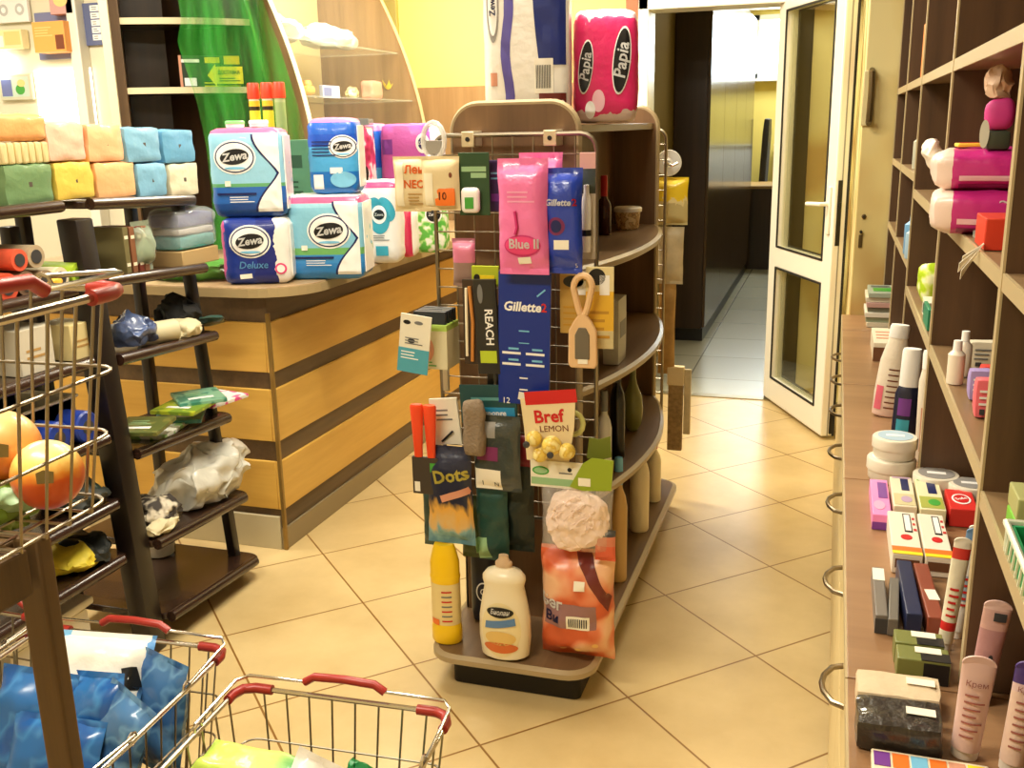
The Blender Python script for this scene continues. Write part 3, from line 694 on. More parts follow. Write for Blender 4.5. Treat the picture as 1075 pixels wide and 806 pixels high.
for y in DY:
    g = G(); g.bx(.202-so.x, .605-so.x, y-.009-so.y, y+.009-so.y, 0.002, 1.9, SW, .0); d_ = g.obj('divider', t)
    g = G(); g.bx(.199-so.x, .2022-so.x, y-.0095-so.y, y+.0095-so.y, .002, 1.9, EDGE, 0); g.obj('edge_band', d_)
SHELF = {}
for k in range(5):
    for z in ((1.625, 1.335, 1.075) if k < 3 else (1.625, 1.375, 1.14)):
        if k == 0 and z == 1.075: z = 1.055
        g = G(); y0, y1 = DY[k]+.009-so.y, DY[k+1]-.009-so.y
        g.bx(.204-so.x, .605-so.x, y0, y1, z-.02-so.z, z-so.z, SH, 0); s_ = g.obj('shelf', t)
        g = G(); g.bx(.2-so.x, .2042-so.x, y0, y1, z-.021-so.z, z+.0005-so.z, EDGE, 0); g.obj('edge_band', s_)
# ================================================================ goods: helpers
D2R = math.radians
def hbox(x0, y0, x1, y1, Y):
    ym, xm = (y0+y1)/2, (x0+x1)/2
    l, r, tp, bt = at(x0, ym, Y=Y), at(x1, ym, Y=Y), at(xm, y0, Y=Y), at(xm, y1, Y=Y)
    return Vector((bt.x, Y, bt.z)), r.x-l.x, tp.z-bt.z
def front(px, py, Z, rz, d):
    p = at(px, py, Z=Z); return Vector((p.x-math.sin(rz)*d/2, p.y+math.cos(rz)*d/2, Z))
def onplane(x, y, P0, rz):
    """point of the vertical plane through P0 whose in-plane direction is rz"""
    d = CF + CR*((x-537.5)/FPX) - CU*((y-403)/FPX); n = Vector((-math.sin(rz), math.cos(rz), 0))
    t = n.dot(Vector((P0[0], P0[1], 0)))/n.dot(d); return Vector((d.x*t, d.y*t, H+d.z*t))
PAPER = M('white_paper_roll', (246,243,236), .7, bump=.1, bs=80)
FILMW = M('white_film', (240,238,232), .3, coat=.4, bump=.25, bs=45)
def rolls_pack(name, label, loc, w, d, h, rz, mat, group=None, cat='paper pack', side=None, logo=None, top=True, extra=None, seed=0):
    g = G(); g.round((w, d, h), mat, .03, 9, bulge=.004, nz=.004, seed=seed)
    F = FR(0, -d/2-.003, 0); g.snap()
    if side:  # the pale flank of the pack
        g.round((.006, d-.05, h-.05), side, .003, 3, (w/2+.002, 0, .025))
    if extra: extra(g, F, w, h, d)
    if logo:
        cx, cz, r, txt = logo
        g.ell(cx, cz, r, r*.8, WHITE, F, 0); g.ell(cx, cz, r*.92, r*.72, NAVY, F, 1); g.ell(cx, cz, r*.86, r*.66, WHITE, F, 2)
        g.ell(cx, cz+r*.02, r*.68, r*.36, BLACK, F, 3, tilt=.12); g.text(txt, cx, cz+r*.02, r*.52, WHITE, F, 4, tilt=.12, bold=.03, shear=.2)
        g.ell(cx, cz-r*.5, r*.5, r*.06, LBLUE, F, 3)
    o = g.obj(name, None, loc, rz); return tag(o, label, cat, group)
# ---- toilet paper and kitchen rolls on the counter
zA = MB('zewa_sky', 2, [(0,(30,76,150)),(.16,(40,100,180)),(.34,(96,165,110)),(.38,(146,200,224)),(.93,(225,110,160))], interp='CONSTANT')
zNavy = MB('zewa_navy', 0, [(0,(190,60,130)),(.07,(26,52,140)),(.5,(18,36,120)),(.78,(240,236,228))], interp='CONSTANT', wob=.2)
zBlue = MB('zewa_blue', 2, [(0,(24,110,190)),(.3,(70,160,215)),(.62,(24,80,190)),(.78,(30,96,200)),(.93,(230,130,180))], interp='CONSTANT')
zTeal = MB('zewa_white_teal', 2, [(0,(242,238,232)),(.9,(225,70,130)),(.97,(242,238,232))])
GP = 'toilet paper packs on the counter'
def exA(g, F, w, h, d):
    # white wing with dark outline on the right, small print, price label
    pts = [(w*.5-.012, 0.02)]+[(w*.5-.022-.08*abs(math.cos(PI*k/16))**1.3, .02+(h-.04)*k/16) for k in range(17)]+[(w*.5-.012, h-.02)]
    g.poly(pts, NAVY, F, 0); g.poly([(min(x+.008, w*.5-.011), z) for x, z in pts], WHITE, F, 1)
    g.rect(-w*.42, w*.12, h*.26, h*.285, NAVY, F, 1); g.rect(-w*.3, -w*.22, h*.36, h*.42, PRICE, F, 1)
    g.lines(-w*.25, w*.1, h*.17, h*.25, 3, WHITE, F, 1)
def exDeluxe(g, F, w, h, d):
    g.text('Deluxe', -.01, h*.3, h*.15, LBLUE, F, 1, bold=.01, shear=.2)
    g.rect(-w*.25, -w*.07, h*.1, h*.17, PRICE, F, 1, .08); g.ell(w*.36, h*.24, h*.085, h*.085, PINKP, F, 1); g.ell(w*.36, h*.24, h*.06, h*.06, WHITE, F, 2)
lo = front(271, 299, 1.0, D2R(20), .19)
rolls_pack('toilet_paper_pack', 'navy toilet paper pack at the bottom of the left stack on the counter corner', lo, .235, .19, .232, D2R(20), zNavy, GP, side=FILMW, logo=(-.015, .152, .072, 'Zewa'), extra=exDeluxe, seed=1)
rolls_pack('toilet_paper_pack', 'sky blue toilet paper pack stacked on the navy one at the counter corner', (lo.x-.01, lo.y, 1.233), .25, .18, .3, D2R(20), zA, GP, side=FILMW, logo=(-.035, .205, .072, 'Zewa'), extra=exA, seed=2)
for i, (dx, c) in enumerate(((-.075, M('mint_lid', (130,205,130), .4)), (.02, WHITE))):   # roll cores showing on top are part of no other thing: two soap jars standing on it
    t = thing('plastic_jar', ('small pot with green lid standing on the sky blue paper pack', 'small white pot standing on the sky blue paper pack')[i], 'jar', (lo.x+dx, lo.y+.02, 1.536))
    g = G(); g.lathe([(.03, 0), (.032, .004), (.032, .012)], WHITE, 20); g.obj('body', t)
    g = G(); g.lathe([(.034, .012), (.034, .02), (.03, .024)], c, 20); g.obj('lid', t)
wide = front(343, 294, 1.0, D2R(14), .2)
zWide = MB('zewa_wide', 2, [(0,(46,130,200)),(.2,(56,140,205)),(.3,(110,175,100)),(.38,(130,192,216)),(.85,(150,205,226)),(.9,(225,90,140)),(.97,(240,238,232))])
rolls_pack('toilet_paper_pack', 'wide pale blue toilet paper pack right of the counter corner stack, lower of two', wide, .275, .2, .298, D2R(14), zWide, GP, side=FILMW, logo=(.02, .175, .078, 'Zewa'), extra=exA, seed=3)
def exUp(g, F, w, h, d):
    g.rect(-w*.4, -w*.2, .02, .07, WHITE, F, 1); g.lines(-w*.4, w*.1, h*.5, h*.72, 5, NAVY, F, 1); g.ell(w*.2, h*.2, .045, .028, LBLUE, F, 1); g.rect(-w*.05, w*.2, h*.28, h*.36, WHITE, F, 1)
rolls_pack('toilet_paper_pack', 'bright blue toilet paper pack stacked on the wide pale blue pack', (wide.x+.03, wide.y+.03, 1.299), .175, .17, .262, D2R(16), zBlue, GP, side=FILMW, logo=(.04, .165, .05, 'Zewa'), extra=exUp, seed=4)
def exTeal(g, F, w, h, d):
    for s_ in (-1, 1): g.ell(s_*.028, h*.66, .032, .05, M('teal_print', (60,165,190), .4), F, 0, tilt=s_*.4)
    g.ell(0, h*.55, .042, .06, M('teal_print'), F, 0); g.ell(0, h*.6, .03, .036, WHITE, F, 1); g.ell(0, h*.6, .022, .02, BLACK, F, 2)
    g.text('Zewa', 0, h*.6, .016, WHITE, F, 3, bold=.02); g.rect(-.02, .03, h*.1, h*.22, M('teal_print'), F, 1); g.lines(-.04, .04, h*.28, h*.36, 3, GREY, F, 1)
rolls_pack('kitchen_towel_pack', 'white kitchen roll pack with teal emblem and pink band on the counter', front(401, 277, 1.0, D2R(12), .13), .15, .13, .325, D2R(12), zTeal, extra=exTeal, seed=5)
rolls_pack('kitchen_towel_pack', 'narrow white and crimson pack between the teal emblem pack and the green pack', front(427, 271, 1.0, D2R(10), .1), .07, .1, .21, D2R(10), MB('crimson_white', 0, [(0,(240,235,228)),(.35,(205,50,90)),(.8,(240,235,228))]), seed=6)
def exLeaf(g, F, w, h, d):
    g.ell(w*.2, h*.72, .036, .036, WHITE, F, 1); g.ell(w*.2, h*.72, .03, .03, BLACK, F, 2); g.text('Zewa', w*.2, h*.72, .018, WHITE, F, 3, bold=.02)
rolls_pack('toilet_paper_pack', 'green leaf patterned paper pack at the far end of the row on the counter', front(450, 266, 1.0, D2R(10), .13), .14, .13, .23, D2R(10), MSPOT('green_leaf_film', (90,180,70), [(160,215,120), (236,240,225)], 30), extra=exLeaf, seed=7)
pinkpat = MSPOT('pink_flower_film', (236,200,208), [(205,60,110), (150,20,60)], 14)
def exPap(g, F, w, h, d):
    g.ell(w*.3, h*.55, .03, .075, BLACK, F, 1, tilt=-.35); g.text('Papia', w*.3, h*.55, .042, WHITE, F, 2, tilt=1.2, bold=.02, shear=.2)
pb = at(366, 175, Y=4.2)
rolls_pack('kitchen_towel_pack', 'pink flower patterned paper pack standing behind the bright blue pack', (pb.x, 4.2, 1.0), .23, .16, at(366, 133, Y=4.2).z-1.0, D2R(14), pinkpat, extra=exPap, seed=8)
hz_ = at(366, 133, Y=4.2).z
g = G(); g.round((.24, .12, .03), M('clear_grey_box', (150,150,150), .2, alpha=.6), .006, 4); g.bx(-.12, .12, -.062, -.058, .0, .03, GREY, .001)
tag(g.obj('plastic_box', None, (pb.x-.005, 4.2, hz_+.004), D2R(14)), 'flat grey see-through box lying on the pink flower pack', 'box')
zPur = MB('zewa_purple', 0, [(0,(190,90,170)),(.75,(170,80,190)),(.9,(220,210,230))], wob=.1)
for i, (xa, xb, mat_, lab) in enumerate(((380, 404, zBlue, 'blue paper pack with round emblem standing tall behind the teal emblem pack'), (405, 462, zPur, 'purple paper pack farthest back on the counter beside the wire grid'))):
    Yp = 4.55; l_, r_, tp = at(xa, 150, Y=Yp), at(xb, 150, Y=Yp), at((xa+xb)/2, 130, Y=Yp)
    def exP(g, F, w, h, d, i=i):
        cx = 0 if i == 0 else w*.3
        g.ell(cx, h-.09, .035, .045, WHITE, F, 0); g.ell(cx, h-.09, .022, .028, NAVY, F, 1); g.text('Zewa', cx, h-.09, .02, WHITE, F, 2, bold=.02)
        if i: g.rect(-w*.45, -w*.25, h-.14, h-.07, M('violet_print', (120,60,150), .4), F, 0)
    rolls_pack('toilet_paper_pack', lab, ((l_.x+r_.x)/2, Yp, 1.0), r_.x-l_.x, .16, tp.z-1.0, 0, mat_, GP, extra=exP, seed=9+i)
# ---- green carton with three red-capped tubes
gc = at(300, 190, Y=3.72); gt = at(296, 147, Y=3.72).z
g = G(); TG = M('teal_green_carton', (70,120,92), .5, var=.1); g.bx(-.13, .13, -.06, .06, 0, gt-1.0, TG, .003)
F = FR(0, -.06, 0)
g.rect(.02, .1, gt-1.0-.11, gt-1.0-.06, M('dark_green_print', (30,70,50), .5), F, 0); g.rect(.03, .11, .18, .24, M('dark_green_print'), F, 0); g.lines(.02, .1, .27, .33, 3, M('dark_green_print'), F, 0)
tag(g.obj('carton', None, (gc.x, 3.72, 1.0), D2R(8)), 'tall teal green carton behind the left toilet paper stack', 'box')
TUBEB = MB('fly_tube_print', 2, [(0,(120,50,40)),(.12,(200,195,150)),(.3,(240,215,60)),(.72,(50,40,20)),(.82,(240,190,50)),(.95,(220,210,180))])
for i, (x, lab) in enumerate(((267, 'leftmost of the three red capped yellow tubes standing on the teal carton'), (281, 'middle one of the three red capped yellow tubes on the teal carton'), (294, 'rightmost of the three red capped tubes on the teal carton, greenish'))):
    p = at(x, 110, Y=3.72); t = thing('glue_tube', lab, 'tube', (p.x, 3.72, gt), 0, 'red capped tubes on the teal carton')
    g = G(); g.lathe([(.021, 0), (.022, .004), (.022, .165)], TUBEB if i < 2 else MB('fly_tube_green', 2, [(0,(190,90,60)),(.2,(150,170,110)),(.9,(170,180,130))]), 16); g.obj('body', t)
    g = G(); g.lathe([(.0245, .165), (.0255, .17), (.0245, .222), (.022, .228)], M('orange_red_cap', (226,70,40), .4), 16); g.obj('cap', t)
# ---- the dark corner unit: signs, the green film
SU = (-2.87, 3.68); SRZ = math.atan2(4.03-3.68, -2.40+2.87)
GRF = bpy.data.materials.new('green_film'); GRF.use_nodes = True
nt = GRF.node_tree; b = nt.nodes['Principled BSDF']; b.inputs['Base Color'].default_value = lin((62,178,66)); b.inputs['Roughness'].default_value = .2; b.inputs['Coat Weight'].default_value = .4
# thin film: a single layer lets much through, gathered folds less
tc = nt.nodes.new('ShaderNodeTexCoord'); mp = nt.nodes.new('ShaderNodeMapping'); mp.inputs['Scale'].default_value = (1, 1, .1); nt.links.new(tc.outputs['Object'], mp.inputs['Vector'])
nz = nt.nodes.new('ShaderNodeTexNoise'); nz.inputs['Scale'].default_value = 13; nz.inputs['Detail'].default_value = 3; nt.links.new(mp.outputs[0], nz.inputs['Vector'])
r = nt.nodes.new('ShaderNodeValToRGB'); r.color_ramp.elements[0].position = .42; r.color_ramp.elements[0].color = (.1, .1, .1, 1); r.color_ramp.elements[1].position = .68; r.color_ramp.elements[1].color = (.42, .42, .42, 1)
nt.links.new(nz.outputs['Fac'], r.inputs['Fac']); nt.links.new(r.outputs['Color'], b.inputs['Alpha'])
PF = Vector((SU[0]+.075*math.sin(SRZ)*1.2, SU[1]-.075*math.cos(SRZ)*1.2, 0))
Ledge = [onplane(x, y, PF, SRZ) for x, y in ((189,-60), (187,0), (190,20), (186,45), (196,75), (206,105), (216,150), (222,200), (225,262))]
Redge = [onplane(x, y, PF, SRZ) for x, y in ((262,-60), (276,0), (283,20), (294,50), (303,80), (312,110), (321,150), (327,200), (331,262))]
def lerpL(L_, v):
    q = v*(len(L_)-1); i = min(int(q), len(L_)-2); return L_[i].lerp(L_[i+1], q-i)
def filmfn(u, v):
    p = lerpL(Ledge, v).lerp(lerpL(Redge, v), u)
    f = .012*math.sin(u*19+v*2)+.009*math.sin(u*41+1+v*3)+.01*noise.noise(Vector((u*5, v*4, 0)))
    p = p+Vector((math.sin(SRZ), -math.cos(SRZ), 0))*f; p.z = max(p.z, 1.004); return p
g = G(); g.sheet(filmfn, 46, 30, GRF, .0015)
tag(g.obj('green_film'), 'transparent green plastic film hanging in folds before the dark corner shelf', 'plastic film')
p = at(205, 296, Z=1.0)
g = G(); g.blob((0, 0, .03), (.34, .26, .07), M('green_film_heap', (95,165,70), .3, alpha=.85), .03, 12, 3, 4)
tag(g.obj('plastic_bag', None, (p.x-.05, p.y+.1, 1.0)), 'crumpled green plastic bag lying on the counter left of the paper packs', 'bag')
SGN = M('dark_sign', (34,50,30), .5)
def sgn(x0, y0, x1, y1, name, lab, draw, P0, rz, cat='sign', thick=.004, mat=SGN):
    a = onplane(x0, y1, P0, rz); b_ = onplane(x1, y1, P0, rz); c = onplane(x0, y0, P0, rz); w = (b_-a).length; h = c.z-a.z
    g = G(); 
    if mat: g.bx(0, w, 0, thick, 0, h, mat, .0)
    draw(g, FR(), w, h); return tag(g.obj(name, None, a, rz), lab, cat)
PS = Vector((SU[0]+.02*math.sin(SRZ), SU[1]-.02*math.cos(SRZ), 0))
def dArrow(g, F, w, h):
    g.prism([(0, h*.5), (w*.24, h), (w*.24, h*.88), (w, h*.88), (w, h*.12), (w*.24, h*.12), (w*.24, 0)], .006, M('arrow_yellow', (246,226,40), .5), F)
    g.text('ДОСТАВКА', w*.6, h*.62, h*.22, M('dark_sign'), F @ Matrix.Translation((0, -.003, 0)), 1, bold=.02, sx=.8); g.lines(w*.32, w*.95, h*.2, h*.42, 2, M('dark_sign'), F @ Matrix.Translation((0, -.003, 0)), 1)
sgn(219, 67, 256, 91, 'arrow_sign', 'yellow arrow sign pointing left on the dark corner shelf', dArrow, PS, SRZ, mat=None)
PS2 = Vector((SU[0]-.03*math.sin(SRZ), SU[1]+.03*math.cos(SRZ), 0))
def dCard(g, F, w, h):
    g.rect(w*.55, w*.98, h*.72, h*.98, YEL, F, 0); g.rect(w*.1, w*.45, h*.76, h*.94, YEL, F, 0); g.lines(w*.05, w*.95, .0, h*.2, 2, YEL, F, 0)
sgn(213, 58, 257, 92, 'notice_card', 'dark card with yellow print standing behind the yellow arrow sign', dCard, PS2, SRZ)
def dCard2(g, F, w, h):
    g.rect(w*.1, w*.95, h*.78, h*.88, WHITE, F, 0); g.rect(w*.2, w*.75, h*.05, h*.3, WHITE, F, 0); g.rect(0, w*.12, .0, h, M('salmon_print', (214,150,120), .5), F, 0)
sgn(190, 58, 213, 92, 'notice_card', 'dark card with white patches and salmon edge left of the yellow arrow', dCard2, PS2, SRZ)
# ---- goods inside the curved glass case
def inshelf(x, zs): p = at(x, 95 if zs < 1.8 else 40, X=-2.5); return Vector((p.x, p.y, zs))
zg = 1.6745
p = at(322, 100, X=-2.42); g = G(); OT = M('orange_toy', (240,170,80), .4); g.blob((0, 0, .03), (.07, .08, .06), OT, .004, 20, 1); g.lathe([(.02, .045), (.026, .055), (.02, .075)], OT, 14)
tag(g.obj('trinket', None, (-2.42, at(322, 92, X=-2.42).y, zg+.002)), 'small orange figure on the lower glass shelf, leftmost in the display case', 'trinket')
g = G(); g.bx(-.01, .01, -.09, .09, 0, .06, M('blue_white_card', (180,186,210), .5), .002); F = FR(.01, 0, 0, PI/2); g.rect(-.08, .0, .01, .05, M('slate_blue', (110,120,170), .5), F, 0); g.rect(.02, .08, .015, .045, WHITE, F, 0)
tag(g.obj('greeting_card', None, (-2.42, at(346, 92, X=-2.42).y, zg)), 'blue and white card leaning on the lower glass shelf of the display case', 'card')
g = G(); g.blob((0, 0, .03), (.06, .1, .065), MSPOT('beige_figurine', (200,180,120), [(120,110,70), (230,215,170)], 30), .01, 30, 5)
tag(g.obj('figurine', None, (-2.42, at(369, 92, X=-2.42).y, zg+.002)), 'mottled beige figurine right of the blue card in the display case', 'figurine')
g = G(); g.round((.08, .13, .1), M('salmon_pink_cloth', (240,160,130), .6), .02, 5, nz=.006)
tag(g.obj('pink_pouch', None, (-2.42, at(390, 92, X=-2.42).y, zg)), 'salmon pink pouch on the lower glass shelf in the display case', 'pouch')
t = thing('yellow_flower', 'yellow artificial flower beside the salmon pouch in the display case', 'flower', (-2.42, at(408, 92, X=-2.42).y, zg))
g = G(); g.tube([(0, 0, 0), (0, .005, .06)], .004, GREENP, 6); g.obj('stem', t)
g = G()
for k in range(6):
    a = k*PI/3; g.sheet(lambda u, v, a=a: Vector((math.cos(a)*(.004+.035*v)-math.sin(a)*.026*(u-.5)*math.sin(PI*min(1,v+.1)), math.sin(a)*(.004+.035*v)+math.cos(a)*.026*(u-.5)*math.sin(PI*min(1,v+.1)), .06+.05*v**1.3)), 3, 5, YEL, .0015)
g.obj('petals', t)
WB = M('white_plastic_bag', (240,236,225), .35, alpha=.92, coat=.3)
for i, (y, sy, lab) in enumerate(((4.42, .3, 'shorter white plastic bag heaped at the left on the upper glass shelf'), (4.88, .52, 'longer white plastic bag heaped at the right on the upper glass shelf'))):
    g = G(); g.blob((0, 0, .05), (.22, sy, .12), WB, .02, 14, 20+i, 4); tag(g.obj('plastic_bag', None, (-2.55, y, 1.9305)), lab, 'bag', 'white bags on the upper glass shelf')
# ================================================================ far left background: a lit showcase
t = thing('showcase', 'bright beige showcase with posters in the far left background', 'showcase', (-4.0, 4.32, 0))
g = G(); g.bx(-.4, .62, .02, .3, 0, 2.6, M('showcase_beige', (226,218,190), .5), .004); g.obj('carcass', t)
g = G(); g.bx(.36, .42, -.05, .02, 0, 2.6, M('showcase_frame', (236,232,216), .4), .006); g.obj('frame_post', t)
def onY(x, y, Y=4.32): return at(x, y, Y=Y)
def flat(name, lab, cat, x0, y0, x1, y1, mat, draw=None, th=.03, Y=4.33, group=None):
    a, w, h = hbox(x0, y0, x1, y1, Y); g = G(); g.bx(-w/2, w/2, 0, th, 0, h, mat, .003)
    if draw: draw(g, FR(0, 0, 0), w, h)
    return tag(g.obj(name, None, (a.x, Y-th, a.z)), lab, cat, group)
flat('light_box', 'glowing white light panel in the far left showcase', 'light panel', 45, 72, 104, 140, M('backlit_white', (255,252,240), .5, emit=2.6), None, .012)
def dPads(g, F, w, h):
    for k in range(2):
        for j in range(5): g.rect(w*(.08+.46*k), w*(.46+.46*k), h*(.12+.17*j), h*(.26+.17*j), WHITE, F, 0); g.lines(w*(.14+.46*k), w*(.38+.46*k), h*(.14+.17*j), h*(.24+.17*j), 2, GREY, F, 1, j)
flat('price_poster', 'slate blue poster with two columns of white cards in the far left showcase', 'poster', 86, 3, 110, 48, M('poster_slate', (96,104,140), .5), dPads, .008)
def dOr(g, F, w, h):
    g.rect(w*.72, w*.95-w/2, h*.1, h*.6, M('brown_print', (120,60,30), .5), F, 0); g.lines(-w*.4, w*.15, h*.5, h*.85, 4, M('pale_orange', (250,205,130), .5), F, 0)
flat('carton', 'orange carton box in the far left showcase', 'box', 52, 24, 85, 56, M('orange_carton', (246,168,84), .5), lambda g, F, w, h: (g.rect(w*.2, w*.46, h*.08, h*.55, M('brown_print', (120,60,30), .5), F, 0), g.lines(-w*.42, w*.15, h*.5, h*.85, 4, M('pale_orange', (250,205,130), .5), F, 0)), .1)
flat('poster', 'dark blue poster behind the orange carton in the far left showcase', 'poster', 42, 12, 88, 62, M('poster_lavender', (120,124,160), .5), None, .005)
flat('socket_plate', 'left white double round fitting at the very top left of the photo', 'wall fitting', 0, -6, 34, 24, M('plate_white', (236,234,228), .4), lambda g, F, w, h: [(g.ell(s*w*.25, h*.45, .028, .028, M('pale_grey', (190,188,184), .5), F, 0), g.ell(s*w*.25, h*.45, .014, .014, WHITE, F, 1)) for s in (-1, 1)], .02)
flat('goods_box', 'pinkish carton at the top edge of the far left showcase', 'box', 62, -10, 86, 16, M('pink_carton', (206,160,150), .5), lambda g, F, w, h: g.ell(0, h*.55, w*.3, h*.25, M('pale_orange'), F, 0), .06)
flat('goods_box', 'yellow and white carton at the left edge of the far left showcase', 'box', 2, 32, 32, 52, M('cream_carton', (240,226,170), .5), lambda g, F, w, h: (g.rect(-w*.1, w*.45, h*.2, h*.9, M('pale_orange'), F, 0), g.rect(-w*.45, -w*.15, h*.1, h*.7, WHITE, F, 0)), .05)
flat('photo_frame', 'pale framed picture with green leaves in the far left showcase', 'picture', 4, 78, 38, 105, M('frame_beige', (206,204,176), .5), lambda g, F, w, h: (g.rect(-w*.42, w*.42, h*.12, h*.9, M('picture_pale', (196,214,196), .5), F, 0), g.rect(-w*.42, -w*.1, h*.15, h*.8, M('slate_blue'), F, 1), g.ell(w*.15, h*.4, w*.14, h*.2, GREENP, F, 1), g.ell(w*.2, h*.65, w*.12, h*.14, M('pale_orange'), F, 2)), .02)
flat('spot_lamp', 'small glowing white lamp at the left edge of the far left showcase', 'lamp', 0, 60, 12, 80, M('lamp_glow', (250,255,255), .4, emit=5), None, .05)
# ================================================================ goods on the gondola front grid
def hangbag(name, lab, cat, box, Y, t, mat, draw=None, group=None, crimp=.07, seed=0, nz=.004, taper=0, rz=0, tilt=0, top=True, bot=True, hole=False):
    loc, w, h = hbox(*box, Y); g = G()
    g.bag(w, h, t, mat, crimp, seed, nz, taper=taper, top=top, bot=bot)
    if draw: g.snap(); draw(g, FR(0, -t/2-.001, 0), w, h)
    return tag(g.obj(name, None, loc, rot=(0, tilt, rz)), lab, cat, group)
def hangcard(name, lab, cat, box, Y, mat, draw=None, th=.003, tilt=0, rz=0, poly=None, group=None):
    loc, w, h = hbox(*box, Y); g = G()
    if poly: g.prism([(x*w-w/2, z*h) for x, z in poly], th, mat)
    else: g.bx(-w/2, w/2, -th/2, th/2, 0, h, mat, min(.0012, th*.3))
    if draw: draw(g, FR(0, -th/2, 0), w, h)
    return tag(g.obj(name, None, loc, rot=(0, tilt, rz)), lab, cat, group)
PINKF = M('pink_wrapper', (240,120,178), .3, coat=.4, bump=.3, bs=40); BLUEF = M('blue_wrapper', (32,62,170), .28, coat=.4, bump=.3, bs=40)
CRM = M('cream_card_pack', (226,206,160), .45, bump=.15); CLEAR = MCLEAR('clear_plastic', (230,232,225), .35, .15)
# hooks holding them
for p0, p1 in (((450, 172), 2.34), ((497, 166), 2.36), ((548, 170), 2.34), ((596, 180), 2.36), ((500, 288), 2.36), ((606, 292), 2.38), ((516, 410), 2.34), ((560, 412), 2.34), ((612, 470), 2.36), ((478, 462), 2.36)):
    q = at(*p0, Y=GY); hook((q.x, GY-.004, q.z), (q.x, p1, q.z+.005))
q = at(445, 160, Y=GY); hook((q.x+.02, GY-.004, q.z), (q.x-.01, 2.38, q.z), BH)
a, b_ = at(478, 432, Y=GY), at(416, 420, Y=2.33); hook((a.x, GY-.004, a.z), (b_.x, 2.33, b_.z), BH)
# white ring at the upper left corner of the grid
t = thing('ring_reel', 'clear round plastic reel hanging at the upper left corner of the grid', 'reel', tuple(at(456, 166, Y=2.47)))
g = G(); q = [(.03*math.cos(k*PI/8), 0, .045+.045*math.sin(k*PI/8)) for k in range(16)]; g.tube(q, .007, MCLEAR('pale_clear_plastic', (240,238,232), .6, .15), 8, True); g.obj('ring', t)
g = G(); g.bx(-.022, .022, -.004, .004, .01, .045, M('grey_label', (150,146,140), .5), .002); g.obj('label', t)
def dFlax(g, F, w, h):
    g.text('Лен', w*.12, h*.76, h*.2, ORANGE, F, 1, bold=.02); g.text('NEO', w*.12, h*.5, h*.2, ORANGE, F, 1, bold=.02); g.lines(-w*.05, w*.35, h*.12, h*.36, 4, M('tan_print', (190,150,90), .5), F, 1); g.rect(-w*.4, -w*.18, h*.1, h*.9, M('cream_hi', (246,236,206), .4), F, 0)
hangbag('pad_pack', 'cream pack with orange lettering hanging leftmost on the gondola grid', 'pack', (415, 164, 453, 222), 2.42, .03, CRM, dFlax, seed=1)
def dCot(g, F, w, h):
    g.round((w*.56, .008, h*.36), ORANGE, .006, 3, (w*.14, -.012, h*.08)); Fo = F @ Matrix.Translation((0, -.017, 0)); g.text('100', w*.14, h*.27, h*.2, M('brown_print', (120,60,30), .5), Fo, 0, bold=.02); g.rect(-w*.4, -w*.16, h*.1, h*.7, M('cream_hi'), F, 0); g.ell(w*.3, h*.66, w*.04, h*.05, M('brown_print'), F, 0)
hangbag('pad_pack', 'cream pack with orange patch and number hanging left of the dark green pack', 'pack', (444, 164, 484, 221), 2.39, .03, CRM, dCot, seed=2)
def dFloss(g, F, w, h):
    g.rect(-w*.4, w*.4, h*.7, h*.78, M('pale_green_print', (150,190,140), .5), F, 0); g.rect(-w*.1, w*.4, h*.6, h*.68, M('pale_green_print'), F, 0)
GDK = M('dark_green_card', (38,72,40), .4)
o = hangcard('floss_pack', 'dark green blister card with a white floss box', 'pack', (483, 160, 515, 226), 2.40, GDK, dFloss, .004)
l_, w_, h_ = hbox(483, 160, 515, 226, 2.40)
g = G(); g.round((w_*.62, .022, h_*.42), WHITE, .012, 5, (-w_*.08, -.013, h_*.04)); fl = g.obj('floss_box', o); 
g = G(); g.bx(-w_*.22, w_*.06, -.0262, -.0245, h_*.12, h_*.3, GREENP, .0); g.obj('sticker', fl)
hangcard('blister_card', 'dark violet card half hidden between the green floss pack and the pink bag', 'pack', (512, 168, 534, 222), 2.44, M('dark_violet_card', (66,48,92), .4), lambda g, F, w, h: (g.lines(-w*.3, w*.3, h*.6, h*.8, 2, LBLUE, F, 0), g.rect(-w*.3, w*.2, h*.2, h*.35, M('violet_print', (120,60,150), .4), F, 0)))
def dBlue2(g, F, w, h):
    g.ell(w*.02, h*.26, w*.36, h*.095, M('deep_pink', (206,50,120), .35), F, 0); g.ell(w*.02, h*.262, w*.33, h*.08, PINKP, F, 1); g.text('Blue II', w*.06, h*.275, w*.25, WHITE, F, 2, bold=.03, sx=.95)
    g.tube([(-w*.1, -.004, h*.56), (-w*.06, -.004, h*.42), (-w*.1, -.004, h*.36)], .004, M('deep_pink'), 6, mx=F); g.rect(-w*.08, w*.18, h*.1, h*.16, PRICE, F, 0, .1); g.lines(-w*.26, w*.3, h*.62, h*.74, 3, M('pale_pink', (250,170,205), .4), F, 0)
hangbag('razor_bag', 'pink razor bag hanging nearest the middle of the grid', 'bag', (524, 166, 577, 288), 2.36, .05, PINKF, dBlue2, crimp=.06, seed=3, nz=.006)
hangbag('razor_bag', 'pink razor bag half hidden behind the nearest pink one', 'bag', (546, 160, 592, 280), 2.43, .045, PINKF, None, crimp=.06, seed=4, nz=.006)
